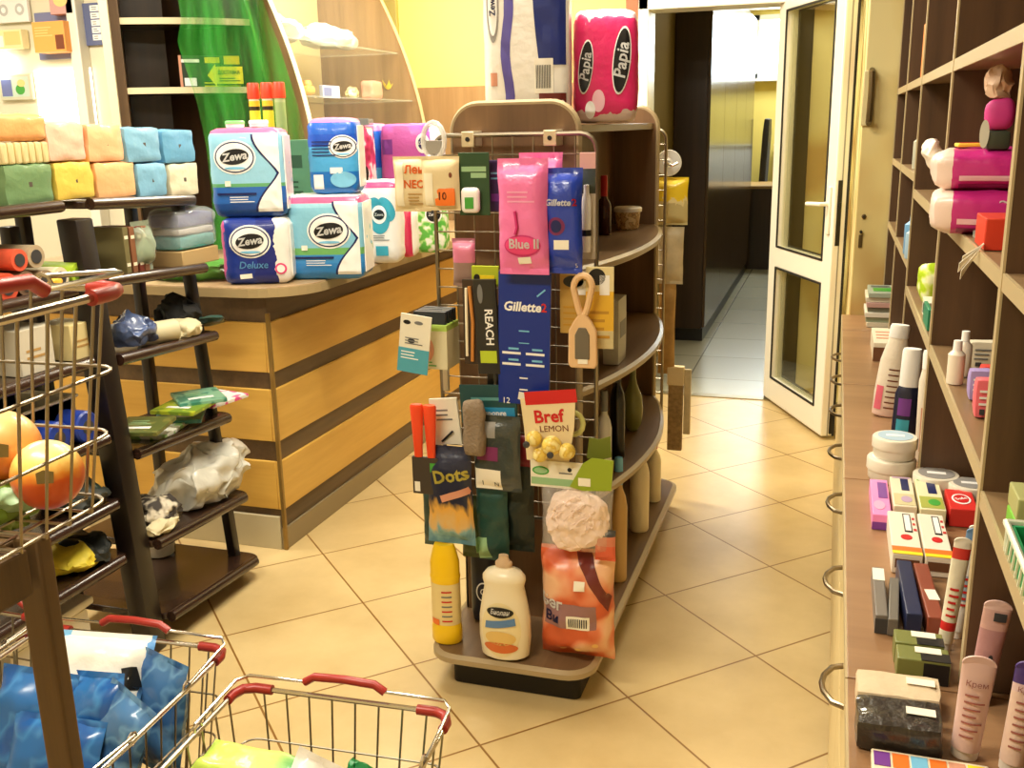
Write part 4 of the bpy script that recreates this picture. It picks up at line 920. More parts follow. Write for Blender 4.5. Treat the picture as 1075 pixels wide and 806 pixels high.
def dGil(g, F, w, h):
    g.text('Gillette', -w*.08, h*.68, w*.22, WHITE, F, 1, bold=.03, shear=.2); g.text('2', w*.34, h*.68, w*.24, RED, F, 1, bold=.02); g.ell(-w*.12, h*.46, w*.22, h*.085, M('wine_print', (120,40,90), .4), F, 0); g.ell(-w*.12, h*.46, w*.14, h*.06, NAVY, F, 1)
    g.rect(-w*.18, w*.2, h*.24, h*.33, PRICE, F, 0); g.text('5', w*.36, h*.08, w*.16, WHITE, F, 1)
hangbag('razor_bag', 'blue razor bag hanging right of the pink bags', 'bag', (571, 176, 612, 287), 2.38, .045, BLUEF, dGil, crimp=.06, seed=5, nz=.006)
def dGilCard(g, F, w, h):
    g.text('Gillette', -w*.04, h*.745, w*.24, WHITE, F, 1, bold=.03, shear=.15); g.text('2', w*.38, h*.745, w*.22, RED, F, 1, bold=.02)
    for k in range(2):
        for j in range(2): g.rect(-w*.42+k*w*.46, -w*.06+k*w*.46, h*(.3+.085*j), h*(.318+.085*j), WHITE, F, 0); g.rect(-w*.3+k*w*.46, -w*.1+k*w*.46, h*(.335+.085*j), h*(.35+.085*j), LBLUE, F, 0)
    g.rect(-w*.1, w*.1, h*.56, h*.57, LBLUE, F, 0); g.rect(-w*.1, w*.1, h*.47, h*.477, LBLUE, F, 0); g.rect(-w*.08, w*.08, h*.2, h*.21, WHITE, F, 0); g.rect(-w*.08, w*.08, h*.11, h*.12, WHITE, F, 0)
    g.rect(-w*.1, w*.22, h*.03, h*.09, PRICE, F, 1, -.15); g.text('12', -w*.34, h*.02, w*.16, WHITE, F, 1); g.rect(w*.22, w*.42, h*.85, h*.862, LBLUE, F, 0, .7)
hangcard('razor_card', 'long navy razor card hanging under the pink and blue bags', 'card', (523, 286, 577, 424), 2.40, M('navy_card', (14,46,136), .3), dGilCard, .008, D2R(1.5))
# narrow blister with white bottle at the right edge of the grid
t = thing('blister_pack', 'narrow dark topped blister with a small white bottle at the right edge of the grid', 'pack', tuple(at(617, 272, Y=2.45)))
hh = at(617, 160, Y=2.45).z-at(617, 272, Y=2.45).z
g = G(); g.bx(-.02, .02, 0, .003, 0, hh, MB('blister_band', 2, [(0,(206,196,180)),(.62,(60,66,50)),(.85,(222,170,160))]), .001); g.obj('card', t)
g = G(); g.lathe([(.011, .02), (.012, .03), (.012, .15), (.007, .165), (.007, .185)], WHITE, 14, (0, -.013, 0)); g.lathe([(.0122, .06), (.0122, .075)], BLACK, 14, (0, -.013, 0)); g.obj('bottle', t)
# toothbrushes, brushes and tubes on the middle row
hangbag('cream_tube', 'dusty pink tube on the left of the grid under the cream packs', 'tube', (476, 250, 500, 300), 2.45, .03, MB('dusty_pink', 2, [(0,(150,120,110)),(.5,(214,120,150)),(.9,(170,100,120))]), None, seed=6)
def dYB(g, F, w, h): g.rect(-w*.2, w*.35, h*.2, h*.55, YEL, F, 0); g.ell(-w*.3, h*.4, w*.12, h*.2, BLACK, F, 0)
hangcard('lime_pack', 'lime and yellow pack peeping out above the black toothbrush packs', 'pack', (496, 279, 524, 300), 2.43, M('lime_card', (176,190,40), .4), dYB, .01)
BLKC = M('black_pack', (30,30,30), .3, coat=.3)
def dReach(g, F, w, h):
    g.text('REACH', w*.12, h*.5, w*.5, WHITE, F, 1, tilt=-PI/2, bold=.02); g.rect(-w*.35, w*.4, h*.12, h*.25, M('lime_print', (186,206,50), .4), F, 1); g.ell(-w*.2, h*.85, w*.12, h*.1, GREY, F, 1)
hangcard('toothbrush_pack', 'black toothbrush pack with upright white letters left of the navy card', 'toothbrush', (503, 293, 526, 392), 2.40, BLKC, dReach, .012, D2R(-2))
def dBr(g, F, w, h): g.tube([(0, -.003, h*.04), (w*.1, -.004, h*.5), (-w*.05, -.004, h*.92)], .005, M('amber_handle', (200,130,60), .3), 8, mx=F); g.tube([(-w*.3, -.003, h*.1), (-w*.25, -.003, h*.9)], .004, M('cream_hi'), 8, mx=F)
hangcard('toothbrush_pack', 'clear pack with amber and cream toothbrushes left of the black toothbrush pack', 'toothbrush', (488, 293, 506, 382), 2.41, M('brown_card', (60,44,30), .4), dBr, .006)
def dBr2(g, F, w, h): g.tube([(0, -.003, h*.1), (0, -.004, h*.9)], .004, M('grey_print'), 8, mx=F)
hangcard('toothbrush_pack', 'slim dark toothbrush pack hanging lower behind the pack with upright letters', 'toothbrush', (512, 320, 530, 412), 2.44, M('charcoal_pack', (52,50,48), .3), dBr2, .006)
# plaster cartons and the tilted card at the left
t = thing('plaster_carton', 'pale green carton with dark packs on top at the grid left side', 'box', tuple(at(458, 384, Y=2.42)))
w_ = at(476, 350, Y=2.42).x-at(440, 350, Y=2.42).x; h_ = at(458, 338, Y=2.42).z-at(458, 384, Y=2.42).z
g = G(); g.bx(-w_/2, w_/2, -.04, .05, 0, h_, MB('carton_pale_green', 2, [(0,(214,206,170)),(.86,(170,200,90))]), .002); F = FR(0, -.04, 0); g.ell(-w_*.1, h_*.45, w_*.22, h_*.28, M('salmon_print', (214,150,120), .5), F, 0); g.lines(-w_*.3, w_*.2, h_*.05, h_*.2, 2, GREENP, F, 0); g.obj('box', t)
for k in range(4):
    g = G(); g.bx(-w_*.46, w_*.46, -.034+k*.022, -.02+k*.022, h_, h_+.034, M('dark_pack', (34,38,44), .4), .002); g.obj('packet', t)
def dPl(g, F, w, h):
    g.rect(-w*.5, w*.5, 0, h*.42, M('pack_turquoise', (80,165,185), .4), F, 0); g.lines(-w*.4, w*.2, h*.22, h*.38, 3, WHITE, F, 1); g.lines(-w*.3, w*.3, h*.48, h*.62, 3, GREY, F, 1); g.ell(-w*.28, h*.86, w*.12, h*.035, BLACK, F, 0); g.ell(w*.1, h*.87, w*.14, h*.03, GREY, F, 0); g.ell(-w*.1, h*.55, w*.12, h*.04, DKGREY, F, 0)
hangcard('plaster_card', 'tilted white card with turquoise lower half sticking out left of the grid', 'card', (417, 330, 449, 391), 2.34, M('white_card', (236,230,210), .5), dPl, .004, D2R(7))
g = G(); tag(g.bx(-.008, .008, -.008, .008, 0, .11, M('white_clip', (230,224,204), .4), .003).obj('shelf_strip', None, tuple(at(469, 410, Y=2.5))), 'small white plastic strip clipped low on the left side of the grid', 'strip')
# wooden brush and yellow cards at the right
def dYc(g, F, w, h): g.ell(-w*.1, h*.88, w*.3, h*.1, BLACK, F, 0); g.rect(w*.0, w*.35, h*.66, h*.9, WHITE, F, 0); g.lines(-w*.4, w*.4, h*.1, h*.5, 4, M('ochre', (190,140,40), .5), F, 0)
hangcard('comb_card', 'yellow ochre card hanging behind the wooden hairbrush', 'card', (588, 288, 624, 350), 2.44, M('ochre_card', (190,150,70), .45), dYc)
hangcard('comb_card', 'golden yellow card at the right edge of the grid beside the wooden hairbrush', 'card', (615, 280, 644, 366), 2.41, MB('gold_card', 2, [(0,(206,190,140)),(.22,(226,178,50)),(.7,(230,214,160))]), dYc, rz=D2R(6))
l_, w_, h_ = hbox(596, 288, 628, 386, 2.38)
t = thing('hairbrush', 'pale wooden hairbrush with an oval handle hole hanging at the right of the grid', 'brush', l_)
WD = MWOOD('pale_beech', (222,178,128), (236,200,152), .5, axis=2)
g = G()
loop = [(w_*.30*math.cos(PI*k/10-PI*.02), 0, h_*.86+h_*.13*math.sin(PI*k/10)) for k in range(11)]
g.tube(loop+[(-w_*.16, 0, h_*.66), (-w_*.08, 0, h_*.58)], .0085, WD, 8); g.tube([loop[0], (w_*.16, 0, h_*.66), (w_*.08, 0, h_*.58)], .0085, WD, 8)
g.obj('handle', t)
g = G(); n_ = 12
out = [(w_*.08, h_*.60), (w_*.3, h_*.5), (w_*.46, h_*.4), (w_*.48, .01), (w_*.4, 0), (-w_*.4, 0), (-w_*.48, .01), (-w_*.46, h_*.4), (-w_*.3, h_*.5), (-w_*.08, h_*.60)]
g.prism(out, .014, WD, None, .004); h_o = g.obj('head', t)
g = G(); g.prism([(w_*.24, h_*.1), (w_*.24, h_*.36), (w_*.12, h_*.44), (-w_*.12, h_*.44), (-w_*.24, h_*.36), (-w_*.24, h_*.1)], .006, M('brush_pad_grey', (110,100,82), .6), Matrix.Translation((0, -.0075, 0)), .002); g.obj('pad', h_o)
g = G(); g.bx(-w_*.14, w_*.18, -.0095, -.0072, h_*.05, h_*.16, PRICE, 0); g.obj('price_label', h_o)
# lower left: orange handles, white card, gloves, dusters
l_, w_, h_ = hbox(434, 425, 462, 518, 2.36)
t = thing('squeegee_pack', 'two orange red tapered handles on a dark card at the lower left of the grid', 'pack', l_)
OR_ = M('orange_red_plastic', (232,72,32), .3)
for k, x in enumerate((-w_*.24, w_*.24)):
    g = G(); g.lathe([(.012, h_*.42), (.0125, h_*.5), (.019, h_*.98), (.016, h_)], OR_, 14, (x, 0, 0), sy=.7); g.obj('handle', t)
g = G(); g.bx(-w_*.48, w_*.5, -.006, .006, h_*.0, h_*.42, M('squeegee_dark', (66,56,46), .4), .002); F = FR(0, -.006, 0); g.rect(-w_*.4, -w_*.2, h_*.03, h_*.14, PRICE, F, 0); g.rect(w_*.2, w_*.45, h_*.26, h_*.36, GREENP, F, 0); g.obj('card', t)
def dWc(g, F, w, h): g.lines(-w*.3, w*.3, h*.5, h*.8, 3, GREY, F, 0); g.tube([(-w*.2, -.003, h*.08), (w*.25, -.006, h*.3)], .003, BLACK, 6, mx=F)
hangcard('white_pack', 'white pack with folded edge hanging right of the orange handles', 'pack', (457, 418, 486, 466), 2.41, M('white_card', (236,230,210), .5), dWc, .01, D2R(-6))
def dTeal(g, F, w, h):
    g.rect(-w*.2, w*.46, h*.12, h*.42, M('cyan_print', (40,140,190), .4), F, 0); g.text('sponge', w*.12, h*.27, h*.2, WHITE, F, 1, bold=.02); g.rect(-w*.3, w*.2, h*.6, h*.68, M('teal_light', (90,150,150), .4), F, 0)
hangcard('sponge_card', 'dark teal header card with bright blue lettering below the toothbrush packs', 'card', (485, 404, 544, 444), 2.40, M('dark_teal_card', (30,72,72), .4), dTeal, .006, D2R(-3))
l_, w_, h_ = hbox(488, 420, 510, 478, 2.36)
g = G(); g.round((w_, .035, h_), M('grey_brown_fleece', (140,122,100), .9, bump=.5, bs=120), .017, 7, nz=.006, seed=4); tag(g.obj('glove_mitt', None, l_), 'grey brown fluffy mitt hanging in front of the teal header card', 'mitt')
DKB = M('dark_clear_bag', (60,66,62), .25, coat=.4, bump=.4, bs=35)
def dGl(g, F, w, h):
    g.rect(-w*.46, w*.1, h*.02, h*.3, PRICE, F, 0); g.text('1', -w*.3, h*.1, h*.1, BLACK, F, 1); g.text('N', w*.0, h*.1, h*.09, BLACK, F, 1); g.rect(-w*.4, w*.05, h*.42, h*.6, M('wine_print', (120,40,90), .4), F, 0); g.rect(-w*.3, w*.0, h*.72, h*.92, M('grey_label', (150,146,140), .5), F, 0)
hangbag('cloth_pack', 'dark see-through pack with a pale price card beside the grey mitt', 'pack', (498, 436, 548, 515), 2.385, .03, DKB, dGl, seed=8)
TEALG = M('dark_teal_rubber', (28,70,62), .4, bump=.3)
hangbag('rubber_glove', 'dark teal rubber glove hanging below the price card, left one', 'glove', (502, 505, 535, 588), 2.41, .03, TEALG, lambda g, F, w, h: g.rect(-w*.5, -w*.1, h*.02, h*.3, M('pale_green_print', (150,190,140), .5), F, 0, .15), seed=9, nz=.01)
hangbag('rubber_glove', 'black green rubber glove hanging at the middle above the white bottle', 'glove', (525, 470, 562, 578), 2.44, .035, M('black_green_rubber', (24,36,30), .4, bump=.3), None, seed=10, nz=.01)
hangbag('duster_pack', 'dark bag hanging behind the spotted duster bag at the left', 'bag', (446, 510, 470, 572), 2.45, .03, M('dark_green_bag', (50,72,62), .3, bump=.4), None, seed=11)
zDots = MB('dots_bag', 2, [(0,(80,130,150)),(.12,(120,170,180)),(.2,(214,180,120)),(.36,(226,170,70)),(.46,(24,30,56)),(1,(30,36,64))], interp='LINEAR', wob=.35)
def dDots(g, F, w, h):
    g.text('Dots', w*.06, h*.72, w*.36, M('pale_gold', (222,206,90), .4), F, 1, tilt=.2, bold=.03); g.rect(-w*.15, w*.45, h*.5, h*.57, M('salmon_print', (214,150,120), .5), F, 1, .35)
hangbag('duster_bag', 'navy bag with golden lettering and orange lower part hanging at the lower left', 'bag', (450, 468, 500, 570), 2.37, .045, zDots, dDots, seed=12, nz=.007, taper=.1)
hangbag('cloth_pack', 'green tinged pack hanging behind the spotted duster bag on its right', 'pack', (486, 520, 515, 585), 2.425, .03, M('olive_green_bag', (76,92,56), .35, bump=.3), lambda g, F, w, h: g.text('S', w*.1, h*.22, h*.2, BLACK, F, 1), seed=13)
# lower right: fresheners, header card, bath puff
def dBref(g, F, w, h):
    g.rect(-w*.42, w*.5, h*.8, h*.98, RED, F, 0, .12); g.text('Bref', w*.0, h*.62, h*.24, RED, F, 1, tilt=.12, bold=.025); g.text('LEMON', w*.1, h*.46, h*.12, M('brown_print', (120,60,30), .5), F, 1, tilt=.1)
l_, w_, h_ = hbox(547, 408, 606, 484, 2.36)
o = hangcard('freshener_card', 'red and cream toilet freshener card with yellow balls hanging at the right', 'card', (547, 408, 606, 484), 2.36, M('freshener_cream', (236,216,170), .4), dBref, .004, poly=[(.1,0),(.85,0),(.95,.5),(.98,.98),(0,.84),(.06,.45)])
BALL = MSPOT('lemon_ball', (236,206,96), [(214,176,60), (246,228,150)], 40, .35)
for k, (x, z, r) in enumerate(((-.22, .34, .021), (.1, .27, .026), (.36, .2, .022), (-.12, .12, .02))):
    g = G(); b = bmesh.new(); bmesh.ops.create_icosphere(b, subdivisions=3, radius=1); g.take(b, BALL, Matrix.Translation((w_*x, -r-.002, h_*z)) @ Matrix.Scale(r, 4)); g.obj('ball', o)
for x, z in ((-.3, .3), (.12, .18)):
    g = G(); g.lathe([(.009, 0), (.009, .003), (.005, .005)], DKGREY, 14, mx=Matrix.Translation((w_*x, -.052, h_*z)) @ Matrix.Rotation(PI/2, 4, 'X')); g.obj('hole_cap', o)
g = G(); q = [(.026*math.cos(k*PI/7), 0, .03+.03*math.sin(k*PI/7)) for k in range(14)]; g.tube(q, .007, M('pale_lime_plastic', (206,206,130), .35), 8, True)
tag(g.obj('freshener_ring', None, tuple(at(602, 456, Y=2.40))), 'pale lime plastic ring at the right behind the yellow ball freshener', 'ring')
hangbag('red_pack', 'small burgundy pack showing left of the yellow ball freshener', 'pack', (544, 456, 562, 490), 2.42, .02, M('burgundy', (130,34,40), .4), None, seed=14)
def dHead(g, F, w, h): g.ell(-w*.3, h*.62, w*.16, h*.16, GREENP, F, 0); g.ell(-w*.3, h*.62, w*.13, h*.11, M('pale_green_print', (150,190,140), .5), F, 1); g.ell(w*.25, h*.72, w*.04, h*.08, BLACK, F, 0); g.rect(-w*.48, w*.48, h*.1, h*.36, M('pale_green_print'), F, 0); g.rect(w*.05, w*.3, h*.55, h*.6, GREY, F, 0)
hangcard('sponge_header', 'cream header card with green oval above the pale pink bath puff', 'card', (557, 484, 612, 512), 2.355, M('white_card', (236,230,210), .5), dHead, .004)
hangcard('leaf_card', 'lime green leaf shaped card hanging right of the cream header card', 'card', (598, 480, 644, 516), 2.35, M('lime_leaf', (150,170,44), .4), lambda g, F, w, h: g.rect(-w*.3, -w*.02, h*.15, h*.38, PRICE, F, 0), .004, poly=[(0,.1),(.3,0),(.95,.08),(1,.95),(.5,.98),(.3,.8)])
hangcard('leaf_card', 'olive green leaf shaped card just above the lime one', 'card', (616, 457, 642, 484), 2.40, M('olive_leaf', (110,120,40), .4), None, .004, poly=[(0,.1),(.4,0),(1,.2),(.95,1),(.5,.85),(.1,.9)])
PUFF = M('pale_pink_mesh', (252,224,206), .7, bump=.2, bs=70)
l_, w_, h_ = hbox(570, 512, 642, 577, 2.36)
t = thing('bath_puff', 'large pale pink mesh bath puff hanging under the cream header card', 'bath puff', l_)
g = G(); g.blob((0, 0, h_/2), (w_*.9, .085, h_), PUFF, .008, 55, 3, 5, flat=False); 
rr = random.Random(3)
for k in range(12):
    a, b2 = rr.uniform(0, 2*PI), rr.uniform(-.9, .9); cx, cz = math.cos(a)*w_*.32*rr.random(), h_/2+b2*h_*.36
    g.tube([(cx+.02*math.cos(q*PI/4)*(1+.3*rr.random()), -.036+.01*math.sin(q*1.3), cz+.016*math.sin(q*PI/4)) for q in range(8)], .0025, PUFF, 6, True)
g.obj('mesh', t)
g = G(); g.bag(w_*1.05, h_*1.05, .1, MCLEAR('clear_film', (246,240,230), .22, .18), .03, 3, .006, z0=-h_*.02); g.obj('wrapper', t)
g = G(); g.bag(w_*.3, h_*.5, .02, MB('orange_band', 2, [(0,(214,90,60)),(.5,(206,120,90)),(.8,(60,60,60))]), .05, 4, .003, z0=-h_*.1, mx=Matrix.Translation((w_*.42, -.01, 0))); g.obj('label', t)
# ---- on the base shelf
ZB = .115
def bott(name, lab, cat, loc, prof, mat, cap=None, capmat=None, sy=1, rz=0, label=None, n=28, group=None, labmat=None, rot=None):
    t = thing(name, lab, cat, loc, rz, group, rot)
    g = G(); g.lathe(prof, mat, n, sy=sy); gl_ = G(); gl_.snap(g); bo = g.obj('body', t)
    if cap: g = G(); g.lathe(cap, capmat or WHITE, 20, sy=sy if cap[0][0] > .02 else 1); g.obj('cap', t)
    if label: label(gl_); gl_.obj('label', t)
    return t
p = at(466, 676, Z=ZB); sc = (p-Vector((0, 0, H))).length/FPX; hY = at(466, 570, Y=p.y+.03).z-ZB; wY = 33*sc
YB = M('yellow_plastic', (250,206,20), .3)
def lyb(g):
    g.lathe([(wY*.46, hY*.2), (wY*.46, hY*.62)], M('yellow_white_label', (236,214,150), .45), 28, sy=.78, cap=False)
    F = FR(0, -wY*.46*.78, 0)
    for k in range(7): g.rect(0, wY*.3, hY*(.24+.05*k), hY*(.255+.05*k), (RED, GREY)[k % 2], F, 1)
    g.rect(-wY*.38, -wY*.1, hY*.2, hY*.26, ORANGE, F, 1)
bott('bleach_bottle', 'yellow bottle with tall yellow cap at the left end of the base shelf', 'bottle', (p.x, p.y+.03, ZB), [(wY*.44, 0), (wY*.48, .006), (wY*.48, hY*.15), (wY*.45, hY*.19), (wY*.45, hY*.63), (wY*.48, hY*.68), (wY*.46, hY*.7)], YB, [(wY*.46, hY*.7), (wY*.46, hY*.82), (wY*.36, hY*.95), (wY*.3, hY)], YB, .78, label=lyb)
p = at(497, 668, Z=ZB)
g = G(); g.round((.075, .06, .24), M('navy_bottle', (28,32,48), .35), .02, 6); F = FR(0, -.03, 0); g.ell(.005, .1, .022, .03, WHITE, F, 0); g.ell(.005, .1, .018, .026, M('navy_bottle'), F, 1); g.text('C', .005, .1, .03, WHITE, F, 2)
tag(g.obj('navy_pouch', None, (p.x, p.y+.11, ZB)), 'dark navy pouch with a white ring mark behind the yellow bottle', 'pouch')
p = at(527, 693, Z=ZB); wB = 54*(p-Vector((0, 0, H))).length/FPX; hB = at(527, 582, Y=p.y+.035).z-ZB
CW = M('cream_white_plastic', (240,228,196), .3)
def lwb(g):
    F = FR(0, -wB*.5*.66-.001, 0)
    curved = lambda poly, m, lv: g.mark(poly, lv, m, F)
    oval = lambda cx, cz, rx, rz, n=24: [(cx+rx*math.cos(2*PI*k/n), cz+rz*math.sin(2*PI*k/n)) for k in range(n)]
    curved(oval(0, hB*.32, wB*.38, hB*.27), M('label_cream', (236,220,170), .4), 0)
    curved(oval(0, hB*.15, wB*.33, hB*.055), M('label_orange', (214,110,50), .4), 1); curved(oval(0, hB*.245, wB*.3, hB*.07), M('label_straw', (226,190,110), .4), 1)
    curved([(-wB*.3, hB*.33), (wB*.3, hB*.38), (wB*.28, hB*.45), (-wB*.28, hB*.4)], M('label_blue', (90,130,180), .4), 2)
    curved(oval(0, hB*.5, wB*.26, hB*.05), BLACK, 2)
    g.text('Биолан', 0, hB*.5, wB*.13, WHITE, F, 3, bold=.03, shear=.2, sx=.8)
bott('detergent_bottle', 'large white waisted bottle with printed label at the middle of the base shelf', 'bottle', (p.x, p.y+.035, ZB), [(wB*.36, 0), (wB*.46, .008), (wB*.5, hB*.2), (wB*.49, hB*.4), (wB*.43, hB*.58), (wB*.38, hB*.7), (wB*.41, hB*.76), (wB*.41, hB*.8), (wB*.33, hB*.85), (wB*.17, hB*.88), (wB*.16, hB*.89)], CW, [(wB*.16, hB*.885), (wB*.165, hB*.93), (wB*.1, hB*.96), (wB*.09, hB)], M('cap_tan', (206,176,140), .35), .66, label=lwb)
loc, wO, hO = hbox(568, 574, 646, 686, 2.39)
OB = MSPOT('orange_bag_film', (206,92,50), [(226,130,90), (240,190,150)], 9, .3)
g = G(); g.bag(wO, hO, .12, OB, .04, 21, .012, taper=.02); g.snap()
F = FR(0, -.06, 0); g.poly([(wO*.0, hO*.98), (wO*.2, hO*.98), (wO*.46, hO*.6), (wO*.44, hO*.5), (wO*.2, hO*.76)], M('maroon_print', (110,40,34), .4), F, 0); g.rect(-wO*.4, wO*.3, hO*.34, hO*.56, M('dusty_purple', (150,110,110), .4), F, 0)
g.text('Бег', -wO*.3, hO*.54, wO*.2, WHITE, F, 2, bold=.03); g.text('Ви', -wO*.28, hO*.42, wO*.17, NAVY, F, 2, bold=.02); g.rect(-wO*.08, wO*.22, hO*.34, hO*.46, PRICE, F, 1)
for k in range(9): g.rect(-wO*.05+k*wO*.028, -wO*.05+k*wO*.028+wO*.014, hO*.36, hO*.44, BLACK, F, 2)
g.rect(wO*.02, wO*.16, hO*.7, hO*.78, PRICE, F, 2)
for k in range(3): g.ell(-wO*.16+k*wO*.22, hO*.1+k*hO*.04, wO*.04, wO*.035, M('pale_orange', (250,205,130), .5), F, 0)
tag(g.obj('litter_bag', None, (loc.x, 2.39, ZB)), 'large orange plastic bag with barcode standing at the right of the base shelf', 'bag')
# ---- packs standing on top of the gondola
l_, w_, h_ = hbox(513, -40, 599, 113, 2.76)
def exBig(g, F, w, h, d):
    g.poly([(w*.08, h*.98)]+[(w*.08+.03*math.sin(PI*k/10)*0+w*.08*(k/10)**2, h*(.98-.62*k/10)) for k in range(11)]+[(w*.47, h*.36), (w*.47, h*.98)], M('big_pack_navy', (30,44,110), .35), F, 0)
    g.rect(w*.15, w*.47, h*.08, h*.19, M('maroon_print', (110,40,34), .4), F, 1)
    for k in range(4): g.ell(w*.2+k*w*.075, h*.135, w*.022, w*.022, WHITE, F, 2)
    g.rect(w*.1, w*.32, h*.19, h*.4, PRICE, F, 1)
    for k in range(10): g.rect(w*.12+k*w*.018, w*.12+k*w*.018+w*.009, h*.22, h*.36, BLACK, F, 2)
    g.poly([(-w*.27+.006*math.sin(k*.9), h*(.02+.96*k/12)) for k in range(13)]+[(-w*.16+.006*math.sin((12-k)*.9), h*(.02+.96*(12-k)/12)) for k in range(13)], M('violet_blue', (90,80,160), .4), F, 0)
    g.ell(-w*.38, h*.72, w*.075, h*.22, M('grey_label', (150,146,140), .5), F, 0); g.ell(-w*.38, h*.72, w*.055, h*.18, WHITE, F, 1); g.text('Zewa', -w*.38, h*.72, w*.1, NAVY, F, 2, tilt=PI/2, bold=.02)
    g.rect(-w*.42, -w*.34, h*.24, h*.32, M('salmon_print', (214,150,120), .5), F, 0)
rolls_pack('toilet_paper_pack', 'big white and navy paper pack standing on top of the gondola', (l_.x, 2.76, 1.524), w_*.97, .2, at(556, -40, Y=2.76).z-1.524, D2R(12), M('white_film2', (240,236,226), .3, coat=.3, bump=.15), 'paper packs on top of the gondola', extra=exBig, seed=31)
l_, w_, h_ = hbox(598, 13, 663, 112, 2.9)
PAP = MB('papia_pink', 2, [(0,(214,190,180)),(.1,(214,40,100)),(.86,(226,50,110)),(.9,(236,190,200)),(.96,(240,235,230))], wob=.25)
def exPapia(g, F, w, h, d):
    for cx, cz, s_ in ((w*.24, h*.55, 1), (-w*.32, h*.5, .8)):
        g.ell(cx, cz, w*.14*s_, h*.3*s_, WHITE, F, 0, tilt=-.1); g.ell(cx, cz, w*.125*s_, h*.28*s_, BLACK, F, 1, tilt=-.1); g.text('Papia', cx, cz, w*.26*s_, WHITE, F, 2, tilt=1.45, bold=.02, shear=.15)
    g.ell(-w*.12, h*.2, w*.1, h*.1, M('pale_pink2', (240,190,200), .4), F, 0); g.ell(-w*.25, h*.12, w*.08, h*.08, WHITE, F, 1)
rolls_pack('toilet_paper_pack', 'crimson pink paper pack standing on the gondola right of the big navy one', (l_.x, 2.96, 1.524), w_, .2, at(630, 11, Y=2.9).z-1.524, D2R(14), PAP, 'paper packs on top of the gondola', extra=exPapia, seed=32)
# ---- goods on the gondola's side shelves
def on(x, y, z, dx=0): p = at(x, y, Z=z); return Vector((p.x+dx, p.y, z))
def bot2(name, lab, x, yb, z, w_px, ytop, prof, mat, capf=.82, capmat=WHITE, X=None, cat='bottle', sy=1):
    p = at(x, yb, X=X) if X else at(x, yb, Z=z); p.z = z; s = (p-Vector((0, 0, H))).length/FPX; r = w_px*s/2; h = at(x, ytop, Y=p.y).z-z
    t = thing(name, lab, cat, p); g = G(); g.lathe([(r*a, h*capf*b_) for a, b_ in prof], mat, 18, sy=sy); g.obj('body', t)
    g = G(); rc = r*prof[-1][0]*1.15; g.lathe([(rc, h*capf*.985), (rc, h*.98), (rc*.85, h)], capmat, 16, sy=sy); g.obj('cap', t); return t
STD = [(.9,0),(1,.03),(1,.75),(.8,.86),(.45,.94),(.42,1)]
bot2('sauce_bottle', 'small dark bottle with red cap on the top side shelf of the gondola', 634, 246, 1.152, 15, 184, STD, M('dark_red_glass', (70,30,24), .2), .66, RED)
bot2('dark_bottle', 'black bottle just behind the red capped one on the gondola top side shelf', 645, 232, 1.152, 14, 198, STD, M('black_glass', (20,18,18), .25), .8, BLACK)
p = at(659, 240, Z=1.152); s_ = (p-Vector((0, 0, H))).length/FPX
t = thing('food_tub', 'round printed tub with white lid on the gondola top side shelf', 'tub', p)
g = G(); r_ = 13*s_; h_ = .062; g.lathe([(r_*.82, 0), (r_*.86, .002), (r_, h_)], MSPOT('tub_print', (206,170,110), [(150,110,60), (230,206,150)], 60), 24); g.obj('body', t)
g = G(); g.lathe([(r_*1.1, h_), (r_*1.12, h_+.012), (r_*1.0, h_+.017), (r_*.9, h_+.014)], M('tub_lid', (240,232,210), .35), 24); g.obj('lid', t)
p = Vector((-.62, 2.95, .812)); g = G(); g.round((.05, .12, .2), M('pale_grey_carton', (190,186,170), .45), .004, 3); F = FR(.025, 0, 0, PI/2); g.rect(-.04, .04, .08, .13, GREY, F, 0)
tag(g.obj('carton', None, p), 'pale upright carton under the top side shelf of the gondola', 'box')
bot2('green_vase_bottle', 'round bellied green bottle with long neck on the third side shelf', 664, 428, .482, 22, 372, [(.5,0),(.9,.1),(1,.3),(.9,.48),(.4,.66),(.3,.75),(.28,1)], M('olive_glass', (120,120,60), .2), .94, M('cap_tan'), X=-.63)
bot2('dark_bottle', 'dark bottle on the third side shelf left of the green round one', 648, 440, .482, 16, 385, STD, M('black_glass'), .85, DKGREY, X=-.62)
bot2('shampoo_bottle', 'white bottle on the third side shelf nearest the grid', 634, 470, .482, 16, 410, STD, M('grey_white_plastic', (200,196,180), .35), .8, GREY, X=-.61)
bot2('shampoo_bottle', 'white bottle with crimson cap low at the rear of the gondola side', 686, 518, .114, 15, 455, STD, CW, .8, M('crimson_cap', (190,40,80), .35), X=-.6)
bot2('shampoo_bottle', 'tall white bottle low on the gondola side beside the crimson capped one', 671, 542, .114, 20, 462, STD, CW, .85, CW, X=-.6)
bot2('shampoo_bottle', 'cream bottle with blue top low on the gondola side, nearest of three', 649, 572, .114, 18, 480, STD, M('cream_amber', (206,170,110), .35), .8, LBLUE, X=-.59)
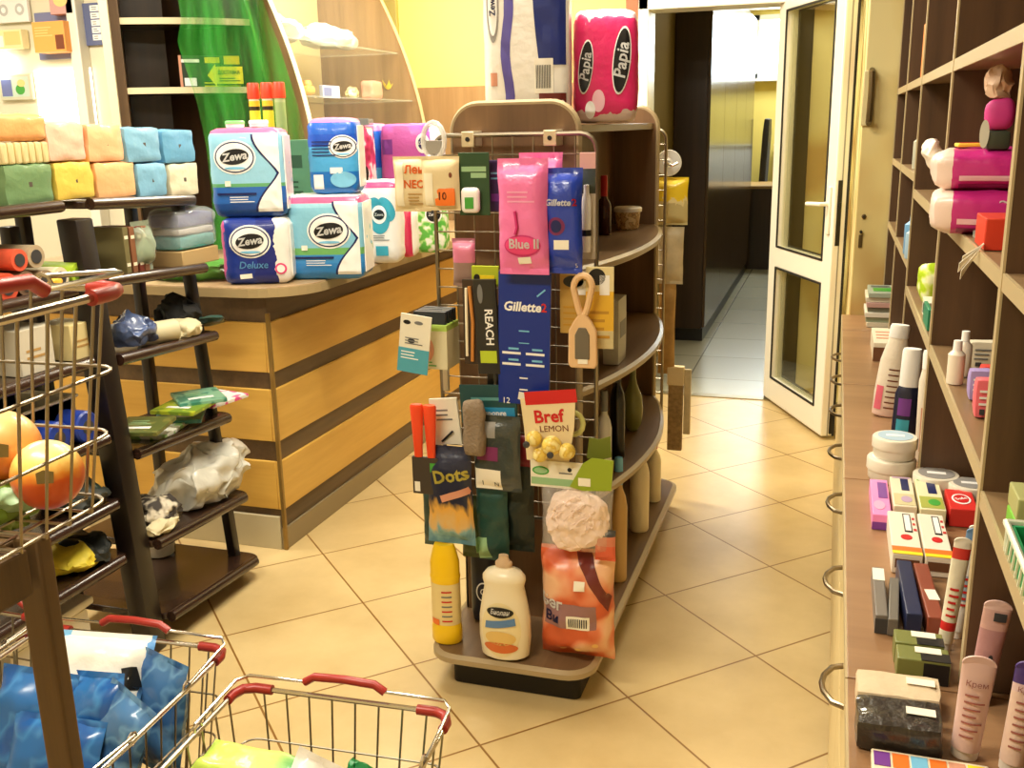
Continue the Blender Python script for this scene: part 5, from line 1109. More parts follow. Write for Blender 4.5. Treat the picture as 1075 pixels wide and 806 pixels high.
# ---- goods on the far grid, seen past the gondola's right edge
FY = 3.87
def hookf(x, y, y1): q = at(x, y, Y=FY); hook((-.66, FY+.004, q.z), (-.66, y1, q.z+.005))
def farpack(name, lab, cat, box, mat, t=.03, seed=0, dY=.06, draw=None):
    l_, w_, h_ = hbox(*box, FY+dY); hz = l_.z+h_*.95
    hook((l_.x-.02, FY+.004, hz), (l_.x-.02, FY+dY+.02, hz))
    g = G(); g.bag(w_, h_, t, mat, .06, seed, .005); 
    if draw: draw(g, FR(0, -t/2, 0), w_, h_)
    return tag(g.obj(name, None, l_), lab, cat)
t = thing('suction_hook', 'round white suction disc hanging on the rear grid behind the gondola', 'disc', tuple(at(702, 171, Y=FY+.05)))
g = G(); g.lathe([(.05, 0), (.048, .006), (.02, .016), (.012, .03)], MCLEAR('pale_clear_plastic', (240,238,232), .6, .15), 24, mx=Matrix.Rotation(PI/2, 4, 'X')); g.obj('disc', t)
g = G(); g.tube([(0, -.03, 0), (.02, -.04, -.01), (.04, -.03, 0)], .005, CHROME, 8); g.obj('hook', t)
farpack('yellow_bag', 'yellow and cream bag hanging on the rear grid behind the gondola', 'bag', (684, 186, 722, 236), MB('yellow_cream', 2, [(0,(206,190,130)),(.45,(232,214,150)),(.55,(240,206,40))], wob=.4), .04, 41)
farpack('beige_pack', 'beige pack under the yellow bag on the rear grid', 'pack', (690, 238, 717, 298), M('beige_pack', (206,190,150), .45, var=.15, vs=20), .03, 42)
farpack('ochre_pack', 'narrow ochre pack low on the rear grid behind the gondola', 'pack', (690, 298, 708, 392), M('ochre_pack', (176,138,76), .45, var=.2, vs=25), .03, 43)
q = at(708, 386, Y=FY+.07); hook((q.x-.03, FY+.004, q.z), (q.x-.03, FY+.085, q.z))
t = thing('brush_pack', 'long brush in clear wrapping hanging lowest on the rear grid', 'brush', tuple(at(708, 472, Y=FY+.07)))
hh = at(708, 384, Y=FY+.07).z-at(708, 472, Y=FY+.07).z
g = G(); g.bx(-.03, .03, -.012, .012, 0, hh*.82, M('bristle_tan', (150,124,80), .7, var=.3, vs=60), .004); g.obj('bristles', t)
g = G(); g.bx(-.034, .034, -.016, .016, hh*.78, hh, M('cream_card_pack'), .004); g.obj('header', t)
g = G(); g.bx(.034, .062, -.006, .006, hh*.2, hh*.97, M('beige_pack'), .003); g.obj('side_flap', t)
# ================================================================ goods on the dark racks
def napkins(rows):
    for (x0, x1, zi, col, lab) in rows:
        X0 = -2.0; a, b_ = at(x0, 180, X=X0).y, at(x1, 180, X=X0).y; w = b_-a; hgt = .103
        yc_ = (a+b_)/2; z = (1.319+.05*(2.83-a) if yc_ > 2.26 else 1.348)+zi*.104
        g = G(); m = M('napkin_'+'_'.join(map(str, col)), col, .45, coat=.3, bump=.2, bs=50)
        g.round((w*.985, .125, hgt), m, .009, 8, bulge=.002, nz=.0045, seed=int(x0)+zi)
        F = FR(0, -.0635, 0); g.rect(-.006, .006, hgt*.44, hgt*.56, M('napkin_mark', (90,80,70), .5), F, 0)
        o = g.obj('napkin_pack', None, (X0-.065, (a+b_)/2, z), PI/2); tag(o, lab, 'napkins', 'napkin packs on the top rack shelf')
napkins([(4, 56, 0, (112,146,98), 'green napkin pack at the bottom left of the top rack shelf'),
 (58, 99, 0, (236,204,90), 'yellow napkin pack on the top rack shelf beside the green one'),
 (101, 143, 0, (246,188,130), 'lower orange napkin pack between the yellow and the pale blue one'),
 (145, 176, 0, (130,185,215), 'pale blue napkin pack at the bottom beside the cream one'),
 (178, 209, 0, (232,222,190), 'cream napkin pack at the right end of the top rack shelf'),
 (55, 95, 1, (240,196,170), 'pale pink and white napkin pack stacked on the yellow one'),
 (97, 134, 1, (248,190,140), 'upper orange napkin pack left of the two blue ones'),
 (136, 173, 1, (128,182,212), 'left one of the two blue napkin packs in the upper row'),
 (175, 208, 1, (104,168,206), 'right one of the two blue napkin packs in the upper row, with a white label')])
a, b_ = at(2, 160, X=-2.0).y, at(55, 160, X=-2.0).y; yc = (a+b_)/2; w = b_-a
t = thing('straw_pack', 'pack of cream strips lying on the green napkin pack', 'pack', (-2.065, yc, 1.348+.104), PI/2)
for k in range(7):
    g = G(); g.bx(-w*.48+k*w*.137, -w*.48+k*w*.137+w*.126, -.06, .06, 0, .055, M('cream_strip', (226,206,150), .5), .006); g.obj('strip', t)
g = G(); g.round((w*.97, .125, .07), M('napkin_orange2', (246,176,110), .45, coat=.3, bump=.2), .018, 7, nz=.004, seed=9)
tag(g.obj('napkin_pack', None, (-2.065, yc, 1.348+.104+.057), PI/2), 'orange napkin pack lying on the cream strips at the far left', 'napkins', 'napkin packs on the top rack shelf')
bt = at(212, 175, X=-2.12)
bott('cleaner_bottle', 'pale green bottle behind the cream napkins at the right end of the top rack shelf', 'bottle', (-2.2, 2.77, 1.319), [(.03, 0), (.032, .01), (.032, .11), (.012, .14), (.012, .15)], M('pale_green_plastic', (180,214,186), .35), [(.014, .15), (.014, .175)], WHITE)
def rs(x, yb, z, xf, dx=.07):   # a spot on a rack shelf behind its front edge
    p = at(x, yb, X=xf-dx); return Vector((xf-dx, p.y, z+.001+(max(0, .05*(2.83-p.y)+.003) if p.y > 2.26 else 0))), (p-Vector((0, 0, H))).length/FPX
# second shelf
z2, x2 = 1.10, -1.935
for i, (x, c, lab) in enumerate(((119, (120,110,70), 'olive'), (126, (140,90,60), 'brown'), (133, (120,50,36), 'dark red'), (139, (150,100,70), 'tan'))):
    p, s = rs(x, 288, z2, x2, .1); g = G(); g.bx(-.07, .06, -.011, .011, 0, .135, M('spine_'+lab.replace(' ', '_'), c, .5), .002); F = FR(.06, 0, 0, PI/2); g.rect(-.008, .008, .02, .03, M('cream_hi'), F, 0); g.rect(-.008, .008, .1, .11, M('cream_hi'), F, 0)
    tag(g.obj('bar_pack', None, p), '%s upright narrow pack in the row on the second rack shelf' % lab, 'pack', 'narrow packs on the second rack shelf')
p, s = rs(152, 290, z2, x2, .05); g = G(); g.bag(.085, .15, .07, MCLEAR('greenish_clear_bag', (190,206,180), .5, .15), .12, 51, .012); g.blob((0, 0, .06), (.06, .05, .1), M('pale_green_contents', (150,170,140), .5), .01, 30, 2)
tag(g.obj('clear_bag', None, p, PI/2), 'small clear bag with greenish content on the second rack shelf', 'bag')
p, s = rs(196, 280, z2, x2, .09)
g = G(); g.bx(-.06, .06, -.1, .1, 0, .05, M('tan_carton', (190,160,110), .5), .003); tag(g.obj('carton', None, p), 'tan flat carton on the second rack shelf under the sponges', 'box')
t = thing('sponge_pack', 'clear pack of turquoise and violet sponges on the tan carton', 'sponges', (p.x, p.y, p.z+.052))
for j, (c, zz) in enumerate((((90,170,170), 0), ((206,200,196), .045), ((80,76,140), .07))):
    g = G(); g.round((.11, .19, .045 if j != 1 else .025), M('sponge_%d' % j, c, .8, bump=.4, bs=90), .01, 5, (0, 0, zz), nz=.003); g.obj('sponge', t)
g = G(); g.round((.13, .22, .13), MCLEAR('sponge_wrap', (225,232,235), .3, .12), .03, 7, (0, 0, -.001), nz=.012, seed=5); g.obj('wrapper', t)
# second shelf of the near rack: rolled goods
zz, xx = 1.12, -1.945
for i, (x, y, r, c, lab) in enumerate(((10, 312, .035, (214,80,50), 'red orange roll at the left end of the near rack'), (30, 308, .033, (120,92,70), 'grey brown roll beside the red orange one on the near rack'), (50, 306, .03, (150,128,100), 'beige brown roll in the middle of the rolls on the near rack'), (66, 308, .03, (226,214,180), 'cream roll beside the green roll on the near rack'), (86, 304, .032, (170,200,50), 'lime green roll at the right end of the rolls on the near rack'))):
    p, s = rs(x, y, zz, xx, .02); t = thing('mat_roll', lab, 'roll', p+Vector((-.1, 0, r)), 0, 'rolled goods on the near rack')
    m = M('roll_%d' % i, c, .6, var=.15, vs=30); g = G(); g.lathe([(r, -.1), (r, .1)], m, 20, mx=Matrix.Rotation(PI/2, 4, 'Y')); g.obj('body', t)
    g = G(); g.lathe([(r*.62, .1002), (r*.62, .102)], DKGREY if i != 4 else M('dark_lime', (110,140,30), .6), 18, mx=Matrix.Rotation(PI/2, 4, 'Y')); g.obj('core', t)
for i, (x, y, r, c, lab) in enumerate(((22, 275, .028, (226,90,60), 'red roll lying on top of the other rolls on the near rack'), (40, 282, .03, (176,156,126), 'pale brown roll on top of the grey brown ones on the near rack'))):
    p, s = rs(x, 310, zz, xx, .02); t = thing('mat_roll', lab, 'roll', p+Vector((-.1, .012, .068+r)), 0, 'rolled goods on the near rack')
    g = G(); g.lathe([(r, -.1), (r, .1)], M('roll_top_%d' % i, c, .6, var=.15, vs=30), 20, mx=Matrix.Rotation(PI/2, 4, 'Y')); g.obj('body', t)
    g = G(); g.lathe([(r*.6, .1002), (r*.6, .102)], DKGREY, 18, mx=Matrix.Rotation(PI/2, 4, 'Y')); g.obj('core', t)
p, s = rs(66, 318, zz, xx, .0); g = G(); g.blob((-.03, 0, .02), (.05, .06, .04), M('amber_yellow', (240,180,50), .5), .006, 40, 3); tag(g.obj('yellow_sponge', None, p), 'amber yellow lump in front of the rolls on the near rack', 'sponge')
# third shelf
z3, x3 = .875, -1.92
p, s = rs(138, 345, z3, x3, .08); g = G(); g.blob((0, 0, .05), (.14, .16, .1), M('blue_clear_pack', (84,100,140), .25, coat=.4, var=.35, vs=30), .02, 22, 4, 4); tag(g.obj('blue_pack', None, p), 'crumpled clear pack with blue content on the third rack shelf', 'pack')
p, s = rs(166, 356, z3, x3, .05); t = thing('foil_roll', 'short cream roll lying on the third rack shelf', 'roll', p+Vector((0, 0, .034)))
g = G(); g.lathe([(.034, -.06), (.034, .06)], M('cream_roll', (206,196,160), .6), 20, mx=Matrix.Rotation(1.1, 4, 'Z') @ Matrix.Rotation(PI/2, 4, 'Y')); g.obj('body', t)
g = G(); g.lathe([(.016, .0601), (.016, .062)], DKGREY, 16, mx=Matrix.Rotation(1.1, 4, 'Z') @ Matrix.Rotation(PI/2, 4, 'Y') ); g.obj('core', t)
p, s = rs(188, 335, z3, x3, .12); g = G(); g.blob((0, 0, .06), (.14, .14, .12), M('black_cloth', (26,26,24), .8), .03, 20, 6, 4); tag(g.obj('black_cloth', None, p), 'crumpled black cloth on the third rack shelf', 'cloth')
p, s = rs(196, 352, z3, x3, .04); g = G(); g.blob((0, 0, .028), (.08, .11, .055), M('cream_cloth', (216,204,166), .8), .014, 30, 7, 4); tag(g.obj('cream_cloth', None, p), 'cream cloth lump before the black cloth on the third rack shelf', 'cloth')
p, s = rs(221, 346, z3, x3, .06); g = G(); g.bag(.1, .12, .03, M('dark_teal_pack', (52,84,76), .35, bump=.3), .1, 52, .008, mx=Matrix.Rotation(1.25, 4, 'X') @ Matrix.Translation((0, .0, -.06))); tag(g.obj('teal_pack', None, (p.x, p.y, p.z+.03), .6), 'dark teal pack lying at the right end of the third rack shelf', 'pack')
# fourth shelf: paper packets, lying overlapped
z4, x4 = .592, -1.90
for i, (x, y, c, c2, rz, lab) in enumerate(((160, 430, (150,190,120), (240,240,225), .2, 'green and white packet at the back of the fourth rack shelf'), (188, 425, (40,110,120), (70,140,140), .5, 'teal packet in the middle of the fourth rack shelf'), (226, 420, (230,90,150), (240,235,225), -.2, 'pink and white packet at the right end of the fourth rack shelf'), (150, 452, (120,120,60), (90,100,50), .3, 'olive packet at the left front of the fourth rack shelf'), (196, 440, (176,190,50), (120,150,50), .1, 'lime green packet at the front of the fourth rack shelf'), (210, 432, (60,130,110), (130,180,150), .8, 'sea green packet between the teal and the pink one'))):
    p, s = rs(x, y, z4, x4, .1 if i < 3 else .05)
    for j in range(1):
        g = G(); g.bx(-.075, .075, -.085, .085, 0, .014, MSPOT('packet_%d' % i, c, [c2], 25, .35), .003)
        F = Matrix.Translation((0, 0, .014)) @ Matrix.Rotation(-PI/2, 4, 'X'); g.rect(-.04, .04, -.05, -.03, WHITE, F, 0); g.lines(-.04, .03, -.01, .04, 3, M('pale_green_print', (150,190,140), .5), F, 0)
        tag(g.obj('seed_packet', None, (p.x, p.y, p.z+.0145*i), rz), lab, 'packet', 'flat packets on the fourth rack shelf')
# fifth shelf
z5, x5 = .31, -1.865
p, s = rs(215, 520, z5, x5, .12); g = G(); g.blob((0, 0, .085), (.24, .42, .19), M('white_carrier_bag', (220,218,206), .3, alpha=.95, coat=.3, bump=.4, bs=25), .045, 11, 8, 5); tag(g.obj('carrier_bag', None, p), 'large crumpled white carrier bag on the fifth rack shelf', 'bag')
p, s = rs(160, 538, z5, x5, .1); g = G(); g.blob((0, 0, .05), (.16, .16, .1), MSPOT('zebra_cloth', (60,52,46), [(150,140,120), (216,206,186)], 30, .7), .02, 25, 9, 4); tag(g.obj('striped_cloth', None, p), 'dark and pale striped cloth left of the carrier bag', 'cloth')
p, s = rs(172, 552, z5, x5, .035); g = G(); g.blob((0, 0, .025), (.055, .14, .05), M('cream_cloth'), .012, 30, 10, 4); tag(g.obj('cream_cloth', None, p), 'pale crumpled cloth at the front of the fifth rack shelf', 'cloth')
t = thing('bucket', 'small white bucket standing behind on the base of the rack', 'bucket', (-2.2, 2.72, .086))
g = G(); g.lathe([(.045, 0), (.048, .003), (.06, .14), (.063, .145), (.057, .145), (.045, .01)], WHITE, 24, cap=False); g.lathe([(.045, .004), (.001, .004)], WHITE, 24, cap=False); g.obj('body', t)
g = G(); g.tube([(0, -.062+.0, .13), (.03, -.05, .1), (.05, 0, .09), (.03, .05, .1), (0, .062, .13)], .003, CHROME, 6); g.obj('handle', t)
# near rack, lower shelves
z, xf = .92, -1.92
for i, (x, w, h, c, lab) in enumerate(((72, .1, .1, (226,208,150), 'cream square carton on the near rack behind the wire basket'), (20, .12, .12, (214,206,186), 'pale carton at the left of the near rack under the rolls'))):
    p, s = rs(x, 372, z, xf, .1); g = G(); g.bx(-.06, .06, -w/2, w/2, 0, h, M('carton_near_%d' % i, c, .5), .003); F = FR(.06, 0, 0, PI/2); g.lines(-w*.3, w*.3, h*.3, h*.6, 2, M('tan_print', (190,150,90), .5), F, 0); tag(g.obj('carton', None, p), lab, 'box')
z, xf = .70, -1.90
for i, (x, w, lab) in enumerate(((20, .19, 'left white plastic tray on the near rack'), (84, .2, 'right white plastic tray on the near rack beside the thick post'))):
    p, s = rs(x, 440, z, xf, .19); t = thing('plastic_tray', lab, 'tray', (p.x, min(p.y, 2.08), z+.001))
    g = G(); WT = M('white_tray', (228,222,206), .35)
    g.bx(-.1, .1, -w/2, w/2, 0, .006, WT, .002); g.bx(.094, .1, -w/2, w/2, 0.004, .12, WT, .002); g.bx(-.1, -.094, -w/2, w/2, .004, .12, WT, .002); g.bx(-.1, .1, -w/2, -w/2+.006, .004, .12, WT, .002); g.bx(-.1, .1, w/2-.006, w/2, .004, .12, WT, .002); g.obj('tray_body', t)
    g = G(); g.tube([(.104, -w/2-.004, .118), (.104, w/2+.004, .118), (-.104, w/2+.004, .118), (-.104, -w/2-.004, .118)], .005, WT, 6, True); g.obj('tray_rim', t)
z, xf = .70, -1.90
for i, (x, lab) in enumerate(((48, 'left roll of blue bags on the near rack seen through the wire basket'), (80, 'right roll of blue bags on the near rack beside the thick post'))):
    p, s = rs(x, 470, z, xf, .065); t = thing('bag_roll', lab, 'roll', (p.x+.0, p.y, z+.046), 0, 'rolls of blue bags on the near rack')
    g = G(); g.lathe([(.04, -.05), (.045, -.045), (.045, .045), (.04, .05)], M('blue_bag_roll', (34,60,150), .35, var=.3, vs=25), 20, mx=Matrix.Rotation(PI/2, 4, 'Y')); g.obj('body', t)
    g = G(); g.lathe([(.02, .05), (.02, .052)], DKGREY, 16, mx=Matrix.Rotation(PI/2, 4, 'Y')); g.obj('core', t)
z, xf = .333, -1.90
for i, (x, y, zq, c, lab) in enumerate(((72, 630, .333, (226,206,60), 'yellow cloth heap low on the near rack'), (118, 592, .333, (30,34,30), 'black crumpled bag low on the near rack beside the yellow cloth'), (82, 540, .503, (44,62,50), 'dark green crumpled bag on the near rack behind the orange ball'), (118, 520, .503, (50,54,48), 'charcoal crumpled bag on the near rack by the thick post'))):
    p, s = rs(x, y, zq, xf, .11); g = G(); g.blob((0, 0, .035), (.19, .16, .075), M('heap_%d' % i, c, .6, var=.2, vs=25), .02, 20, 60+i, 4); tag(g.obj('cloth_heap', None, (p.x, min(p.y, 2.14), zq+.001)), lab, 'cloth')
for i, (y, lab) in enumerate(((1.55, 'left white storage box on the floor under the near rack'), (1.95, 'right white storage box on the floor under the near rack'))):
    t = thing('storage_box', lab, 'box', (-2.06, y, 0.001)); g = G(); g.round((.2, .3, .22), M('white_tray'), .02, 4); g.obj('body', t); g = G(); g.round((.22, .32, .03), M('white_tray'), .012, 4, (0, 0, .221)); g.obj('lid', t)
# ================================================================ basket contents
def pouch(name, lab, cat, loc, w, h, t_, mat, rot, seed, draw=None, group=None, puff=.5):
    g = G(); g.bag(w, h, t_, mat, .07, seed, .009, z0=-h/2, puff=puff)
    if draw: g.snap(); draw(g, FR(0, -t_/2, 0), w, h)
    return tag(g.obj(name, None, loc, rot=rot), lab, cat, group)
BLU = MSPOT('blue_pouch_film', (46,106,172), [(66,130,192), (36,88,158)], 14, .2); BLU2 = MSPOT('blue_pouch_film2', (74,118,166), [(104,150,190), (56,98,150)], 18, .18)
WHB = MB('white_blue_bag', 0, [(0,(120,180,220)),(.25,(236,232,222)),(.96,(90,150,210))], wob=.1)
def dW(g, F, w, h):
    Fq = F; g.rect(w*.36, w*.46, 0-h*.05, h*.16, BLACK, F, 0, .3); g.rect(-w*.12, w*.0, -h*.32, -h*.18, GREY, F, 0)
pouch('powder_bag', 'white and light blue bag lying uppermost in the left wire basket', 'bag', (-1.35, 1.41, .475), .25, .2, .09, WHB, (D2R(-40), 0, D2R(8)), 71, dW)
pouch('refill_pouch', 'blue pouch below the white bag in the left wire basket, left', 'pouch', (-1.40, 1.31, .43), .16, .22, .06, BLU, (D2R(-22), D2R(5), D2R(8)), 72, None, 'blue pouches in the wire basket')
pouch('refill_pouch', 'blue pouch in the middle of the left wire basket', 'pouch', (-1.28, 1.33, .43), .15, .22, .06, BLU, (D2R(-25), D2R(-10), D2R(-8)), 73, None, 'blue pouches in the wire basket')
pouch('refill_pouch', 'pale blue pouch at the right rear of the left wire basket', 'pouch', (-1.20, 1.43, .42), .13, .24, .05, BLU2, (D2R(-10), D2R(4), D2R(-14)), 74, None, 'blue pouches in the wire basket')
pouch('refill_pouch', 'glossy blue pouch leaning on the right side of the left wire basket', 'pouch', (-1.21, 1.31, .42), .14, .22, .05, BLU2, (D2R(-20), D2R(12), D2R(-20)), 75, None, 'blue pouches in the wire basket')
pouch('refill_pouch', 'blue pouch at the front bottom of the left wire basket', 'pouch', (-1.31, 1.25, .39), .2, .2, .05, BLU, (D2R(-30), 0, D2R(4)), 76, None, 'blue pouches in the wire basket')
# right basket
GRNP = MB('lime_to_green', 0, [(0,(190,220,90)),(.6,(206,226,110)),(.85,(70,160,90)),(1,(40,110,80))], interp='LINEAR', wob=.2)
pouch('wet_wipes', 'lime to green pillow pack lying on top in the right wire basket', 'pack', (-.89, 1.275, .462), .23, .085, .05, GRNP, (D2R(-78), 0, D2R(-4)), 81)
g = G(); g.bx(-.12, .12, -.06, .06, 0, .05, M('navy_blue_box', (30,70,120), .4), .003); F = FR(0, -.06, 0); g.rect(-.075, -.04, .002, .048, WHITE, F, 0); g.rect(-.06, -.05, .002, .048, RED, F, 1); g.lines(-.02, .1, .01, .04, 3, LBLUE, F, 0); F2 = Matrix.Translation((0, 0, .05)) @ Matrix.Rotation(-PI/2, 4, 'X'); g.rect(-.075, -.04, -.05, .05, WHITE, F2, 0); g.rect(-.06, -.05, -.05, .05, RED, F2, 1)
tag(g.obj('blue_box', None, (-.87, 1.215, .385), D2R(-2)), 'navy blue box with white and red stripe under the lime pack', 'box')
g = G(); g.bx(-.12, .12, -.07, .07, 0, .12, M('dark_teal_box', (24,60,66), .4), .003); tag(g.obj('carton', None, (-.87, 1.215, .236), D2R(-2)), 'dark teal carton at the bottom of the right wire basket', 'box')
pouch('white_pouch', 'white pouch with peaked top standing in the right wire basket', 'pouch', (-.75, 1.19, .44), .13, .22, .05, M('white_pouch_film', (240,236,226), .3, coat=.3, bump=.25), (D2R(-28), D2R(24), D2R(6)), 82, lambda g, F, w, h: (g.ell(w*.1, h*.25, w*.08, h*.03, M('salmon_print', (214,150,120), .5), F, 0), g.poly([(w*.0, -h*.1), (w*.4, h*.08), (w*.4, -h*.3), (0, -h*.3)], GREY, F, 0)))
MINT = MB('mint_to_lime', 0, [(0,(150,210,180)),(.55,(180,225,190)),(.7,(216,236,90)),(1,(200,226,60))], interp='LINEAR', wob=.15)
pouch('wet_wipes', 'mint and lime pack at the right of the right wire basket', 'pack', (-.70, 1.27, .425), .16, .12, .05, MINT, (D2R(-45), D2R(-4), D2R(4)), 83)
g = G(); g.blob((0, 0, .02), (.05, .04, .04), M('dark_green_bow', (30,130,70), .4), .01, 40, 84); tag(g.obj('green_bow', None, (-.73, 1.35, .42)), 'dark green bow behind the mint pack in the right wire basket', 'bow')
g = G(); g.round((.17, .2, .15), M('teal_bag_lump', (60,130,120), .4, bump=.3), .03, 5, nz=.01); tag(g.obj('green_bag', None, (-.70, 1.26, .236)), 'teal bag at the bottom right of the right wire basket', 'bag')
# basket cut off at the left
for i, (x, y, z, lab) in enumerate(((-1.73, 1.37, .42, 'white carrier bag heaped in the wire basket at the left edge'), (-1.72, 1.30, .31, 'lower white carrier bag in the wire basket at the left edge'))):
    g = G(); g.blob((0, 0, 0), (.2, .2, .18 if i == 0 else .14), M('white_carrier_bag'), .03, 13, 90+i, 4, flat=False); tag(g.obj('carrier_bag', None, (x, y, z)), lab, 'bag', 'carrier bags in the left edge basket')
# upper basket: two balls and greenery
for i, (x, y, r, d, lab) in enumerate(((50, 498, 33, 1.285, 'orange and yellow ball with dark print, right one in the high wire basket'), (2, 470, 35, 1.335, 'orange ball cut by the left edge of the photo in the high wire basket'))):
    dr = (CF + CR*((x-537.5)/FPX) - CU*((y-403)/FPX)).normalized(); p = Vector((0, 0, H))+dr*d; rr_ = r*d/FPX
    t = thing('toy_ball', lab, 'ball', p, 0, 'balls in the high wire basket')
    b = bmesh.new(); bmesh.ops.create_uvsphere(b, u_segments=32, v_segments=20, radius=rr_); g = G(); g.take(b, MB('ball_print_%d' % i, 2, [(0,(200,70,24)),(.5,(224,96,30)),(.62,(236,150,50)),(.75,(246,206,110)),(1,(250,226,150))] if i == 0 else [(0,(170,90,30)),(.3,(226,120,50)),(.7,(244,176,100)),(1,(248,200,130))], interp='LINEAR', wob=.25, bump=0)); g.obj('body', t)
    nrm = (Vector((0, 0, H))-p).normalized(); q = nrm.to_track_quat('-Y', 'Z').to_matrix().to_4x4()
    g = G(); g.prism([(-rr_*.2, -rr_*.22), (rr_*.22, -rr_*.26), (rr_*.26, rr_*.05), (rr_*.0, rr_*.14), (-rr_*.2, rr_*.08)], .002, M('ball_dark_print', (110,90,40), .5), q @ Matrix.Translation((-.1*rr_, -rr_*.985, 0))); g.obj('print', t)
for i, (x, y, d, sz, c, lab) in enumerate(((16, 524, 1.30, (.05, .05, .025), (150,180,140), 'pale green leafy lump under the balls in the high wire basket'), (4, 534, 1.32, (.05, .07, .06), (110,140,40), 'grass green bag at the bottom of the high wire basket'))):
    dr = (CF + CR*((x-537.5)/FPX) - CU*((y-403)/FPX)).normalized(); p = Vector((0, 0, H))+dr*d
    g = G(); g.blob((0, 0, 0), sz, M('basket_green_%d' % i, c, .5, var=.25, vs=30), .012, 40, 95+i, 4); tag(g.obj('green_lump', None, p), lab, 'bag')
# ================================================================ goods on the right-hand cabinets (top at 0.77)
ZC = .771
TOPF = lambda z: Matrix.Translation((0, 0, z)) @ Matrix.Rotation(-PI/2, 4, 'X')   # frame of a top face: x right, "up" = +y
def flatbox(name, lab, cat, x0, x1, y0, y1, h, mat, z=ZC, draw=None, rz=0, group=None, bev=.002, drawf=None):
    w, d = x1-x0, y1-y0; g = G(); g.bx(-w/2, w/2, -d/2, d/2, 0, h, mat, bev)
    if draw: draw(g, TOPF(h), w, d)
    if drawf: drawf(g, FR(0, -d/2, 0), w, h)
    return tag(g.obj(name, None, ((x0+x1)/2, (y0+y1)/2, z), rz), lab, cat, group)
# magazines at the far end
for k in range(7):
    c = [(206,196,170),(150,160,130),(220,214,196),(120,120,100),(190,150,140),(214,206,180),(160,170,150)][k]
    flatbox('booklet', ['lowest', 'second', 'third', 'middle', 'fifth', 'sixth', 'uppermost'][k]+' booklet of the pile at the far end of the cabinets', 'booklet', .14-.004*(k % 3), .255, 3.86+.01*(k % 2), 4.06, .018, M('booklet_%d' % k, c, .5), z=ZC+k*.0185, draw=lambda g, F, w, d, k=k: (g.rect(-w*.35, w*.3, -d*.3, d*.1, (GREENP, RED, GREY)[k % 3], F, 0), g.lines(-w*.4, w*.4, d*.15, d*.4, 3, DKGREY, F, 0)), group='booklets piled at the far end')
flatbox('gift_box', 'white flat box with brown front before the booklet pile', 'box', .145, .25, 3.3, 3.55, .06, M('box_white_top', (232,222,196), .5), drawf=lambda g, F, w, h: g.rect(-w*.5, w*.5, 0, h*.75, M('box_brown', (110,70,44), .5), F, 0), draw=lambda g, F, w, d: g.lines(-w*.4, w*.4, -d*.3, d*.3, 3, M('salmon_print', (214,150,120), .5), F, 0))
# tall bottles
def tilted(name, lab, cat, base, top, prof, mat, capm, sy=.6, capf=.85, label=None, capr=None):
    """bottle standing from a base point towards a top point"""
    b, tpt = Vector(base), Vector(top); h = (tpt-b).length; q = Vector((0, 0, 1)).rotation_difference((tpt-b).normalized())
    t = thing(name, lab, cat, b, rot=q.to_euler()); g = G(); g.lathe([(r, f*h*capf) for r, f in prof], mat, 24, sy=sy); gl_ = G(); gl_.snap(g); g.obj('body', t)
    rc = capr or prof[-1][0]*1.08; g = G(); g.lathe([(rc, h*capf*.99), (rc, h*.97), (rc*.9, h)], capm, 20, sy=sy if rc > .02 else 1); g.obj('cap', t)
    if label: label(gl_, h); gl_.obj('label', t)
    return t
def tb(xb, yb, xt, yt, dz=0):
    p = at(xb, yb, Z=ZC); q = at(xt, yt, Y=p.y); return (p.x, p.y, ZC+dz), (p.x+(q.x-p.x)*.5, p.y, q.z)
CREAMP = M('soft_white_plastic', (238,226,206), .35); PKL = M('rose_label', (230,110,130), .4)
b_, t_ = tb(930, 436, 954, 341)
tilted('lotion_bottle', 'tall white lotion bottle with rose label and wide cap on the cabinets', 'bottle', b_, t_, [(.03, 0), (.036, .02), (.038, .3), (.035, .7), (.026, .9), (.022, 1)], MB('lotion_body', 2, [(0,(226,190,176)),(.14,(234,206,190)),(.3,(240,228,208))], interp='LINEAR'), WHITE, .62, .87, lambda g, h: [g.rect(-.034, -.018, h*.08, h*.34, PKL, FR(0, -.0235, 0), 0)]+[g.rect(-.012, .014, h*(.1+.06*k), h*(.115+.06*k), M('brown_print'), FR(0, -.0245, 0), 0) for k in range(8)])
b_, t_ = tb(947, 466, 962, 366)
tilted('shampoo_bottle', 'dark bottle with teal and violet label and white top on the cabinets', 'bottle', b_, t_, [(.024, 0), (.028, .02), (.028, .86), (.024, .95), (.02, 1)], M('shampoo_dark', (34,36,56), .3), WHITE, .7, .62, lambda g, h: (g.rect(-.02, .008, h*.08, h*.28, M('teal_print', (60,165,190), .4), FR(0, -.0205, 0), 0), g.rect(-.02, .008, h*.32, h*.5, M('violet_print', (120,60,150), .4), FR(0, -.0205, 0), 0)))
b_, t_ = tb(969, 484, 974, 368)
tilted('shampoo_bottle', 'slim white bottle right of the dark teal labelled bottle', 'bottle', b_, t_, [(.016, 0), (.019, .02), (.019, .86), (.015, .95), (.013, 1)], CREAMP, WHITE, .7, .85, lambda g, h: (g.rect(-.012, .01, h*.1, h*.5, M('salmon_print', (214,150,120), .5), FR(0, -.0145, 0), 0),))
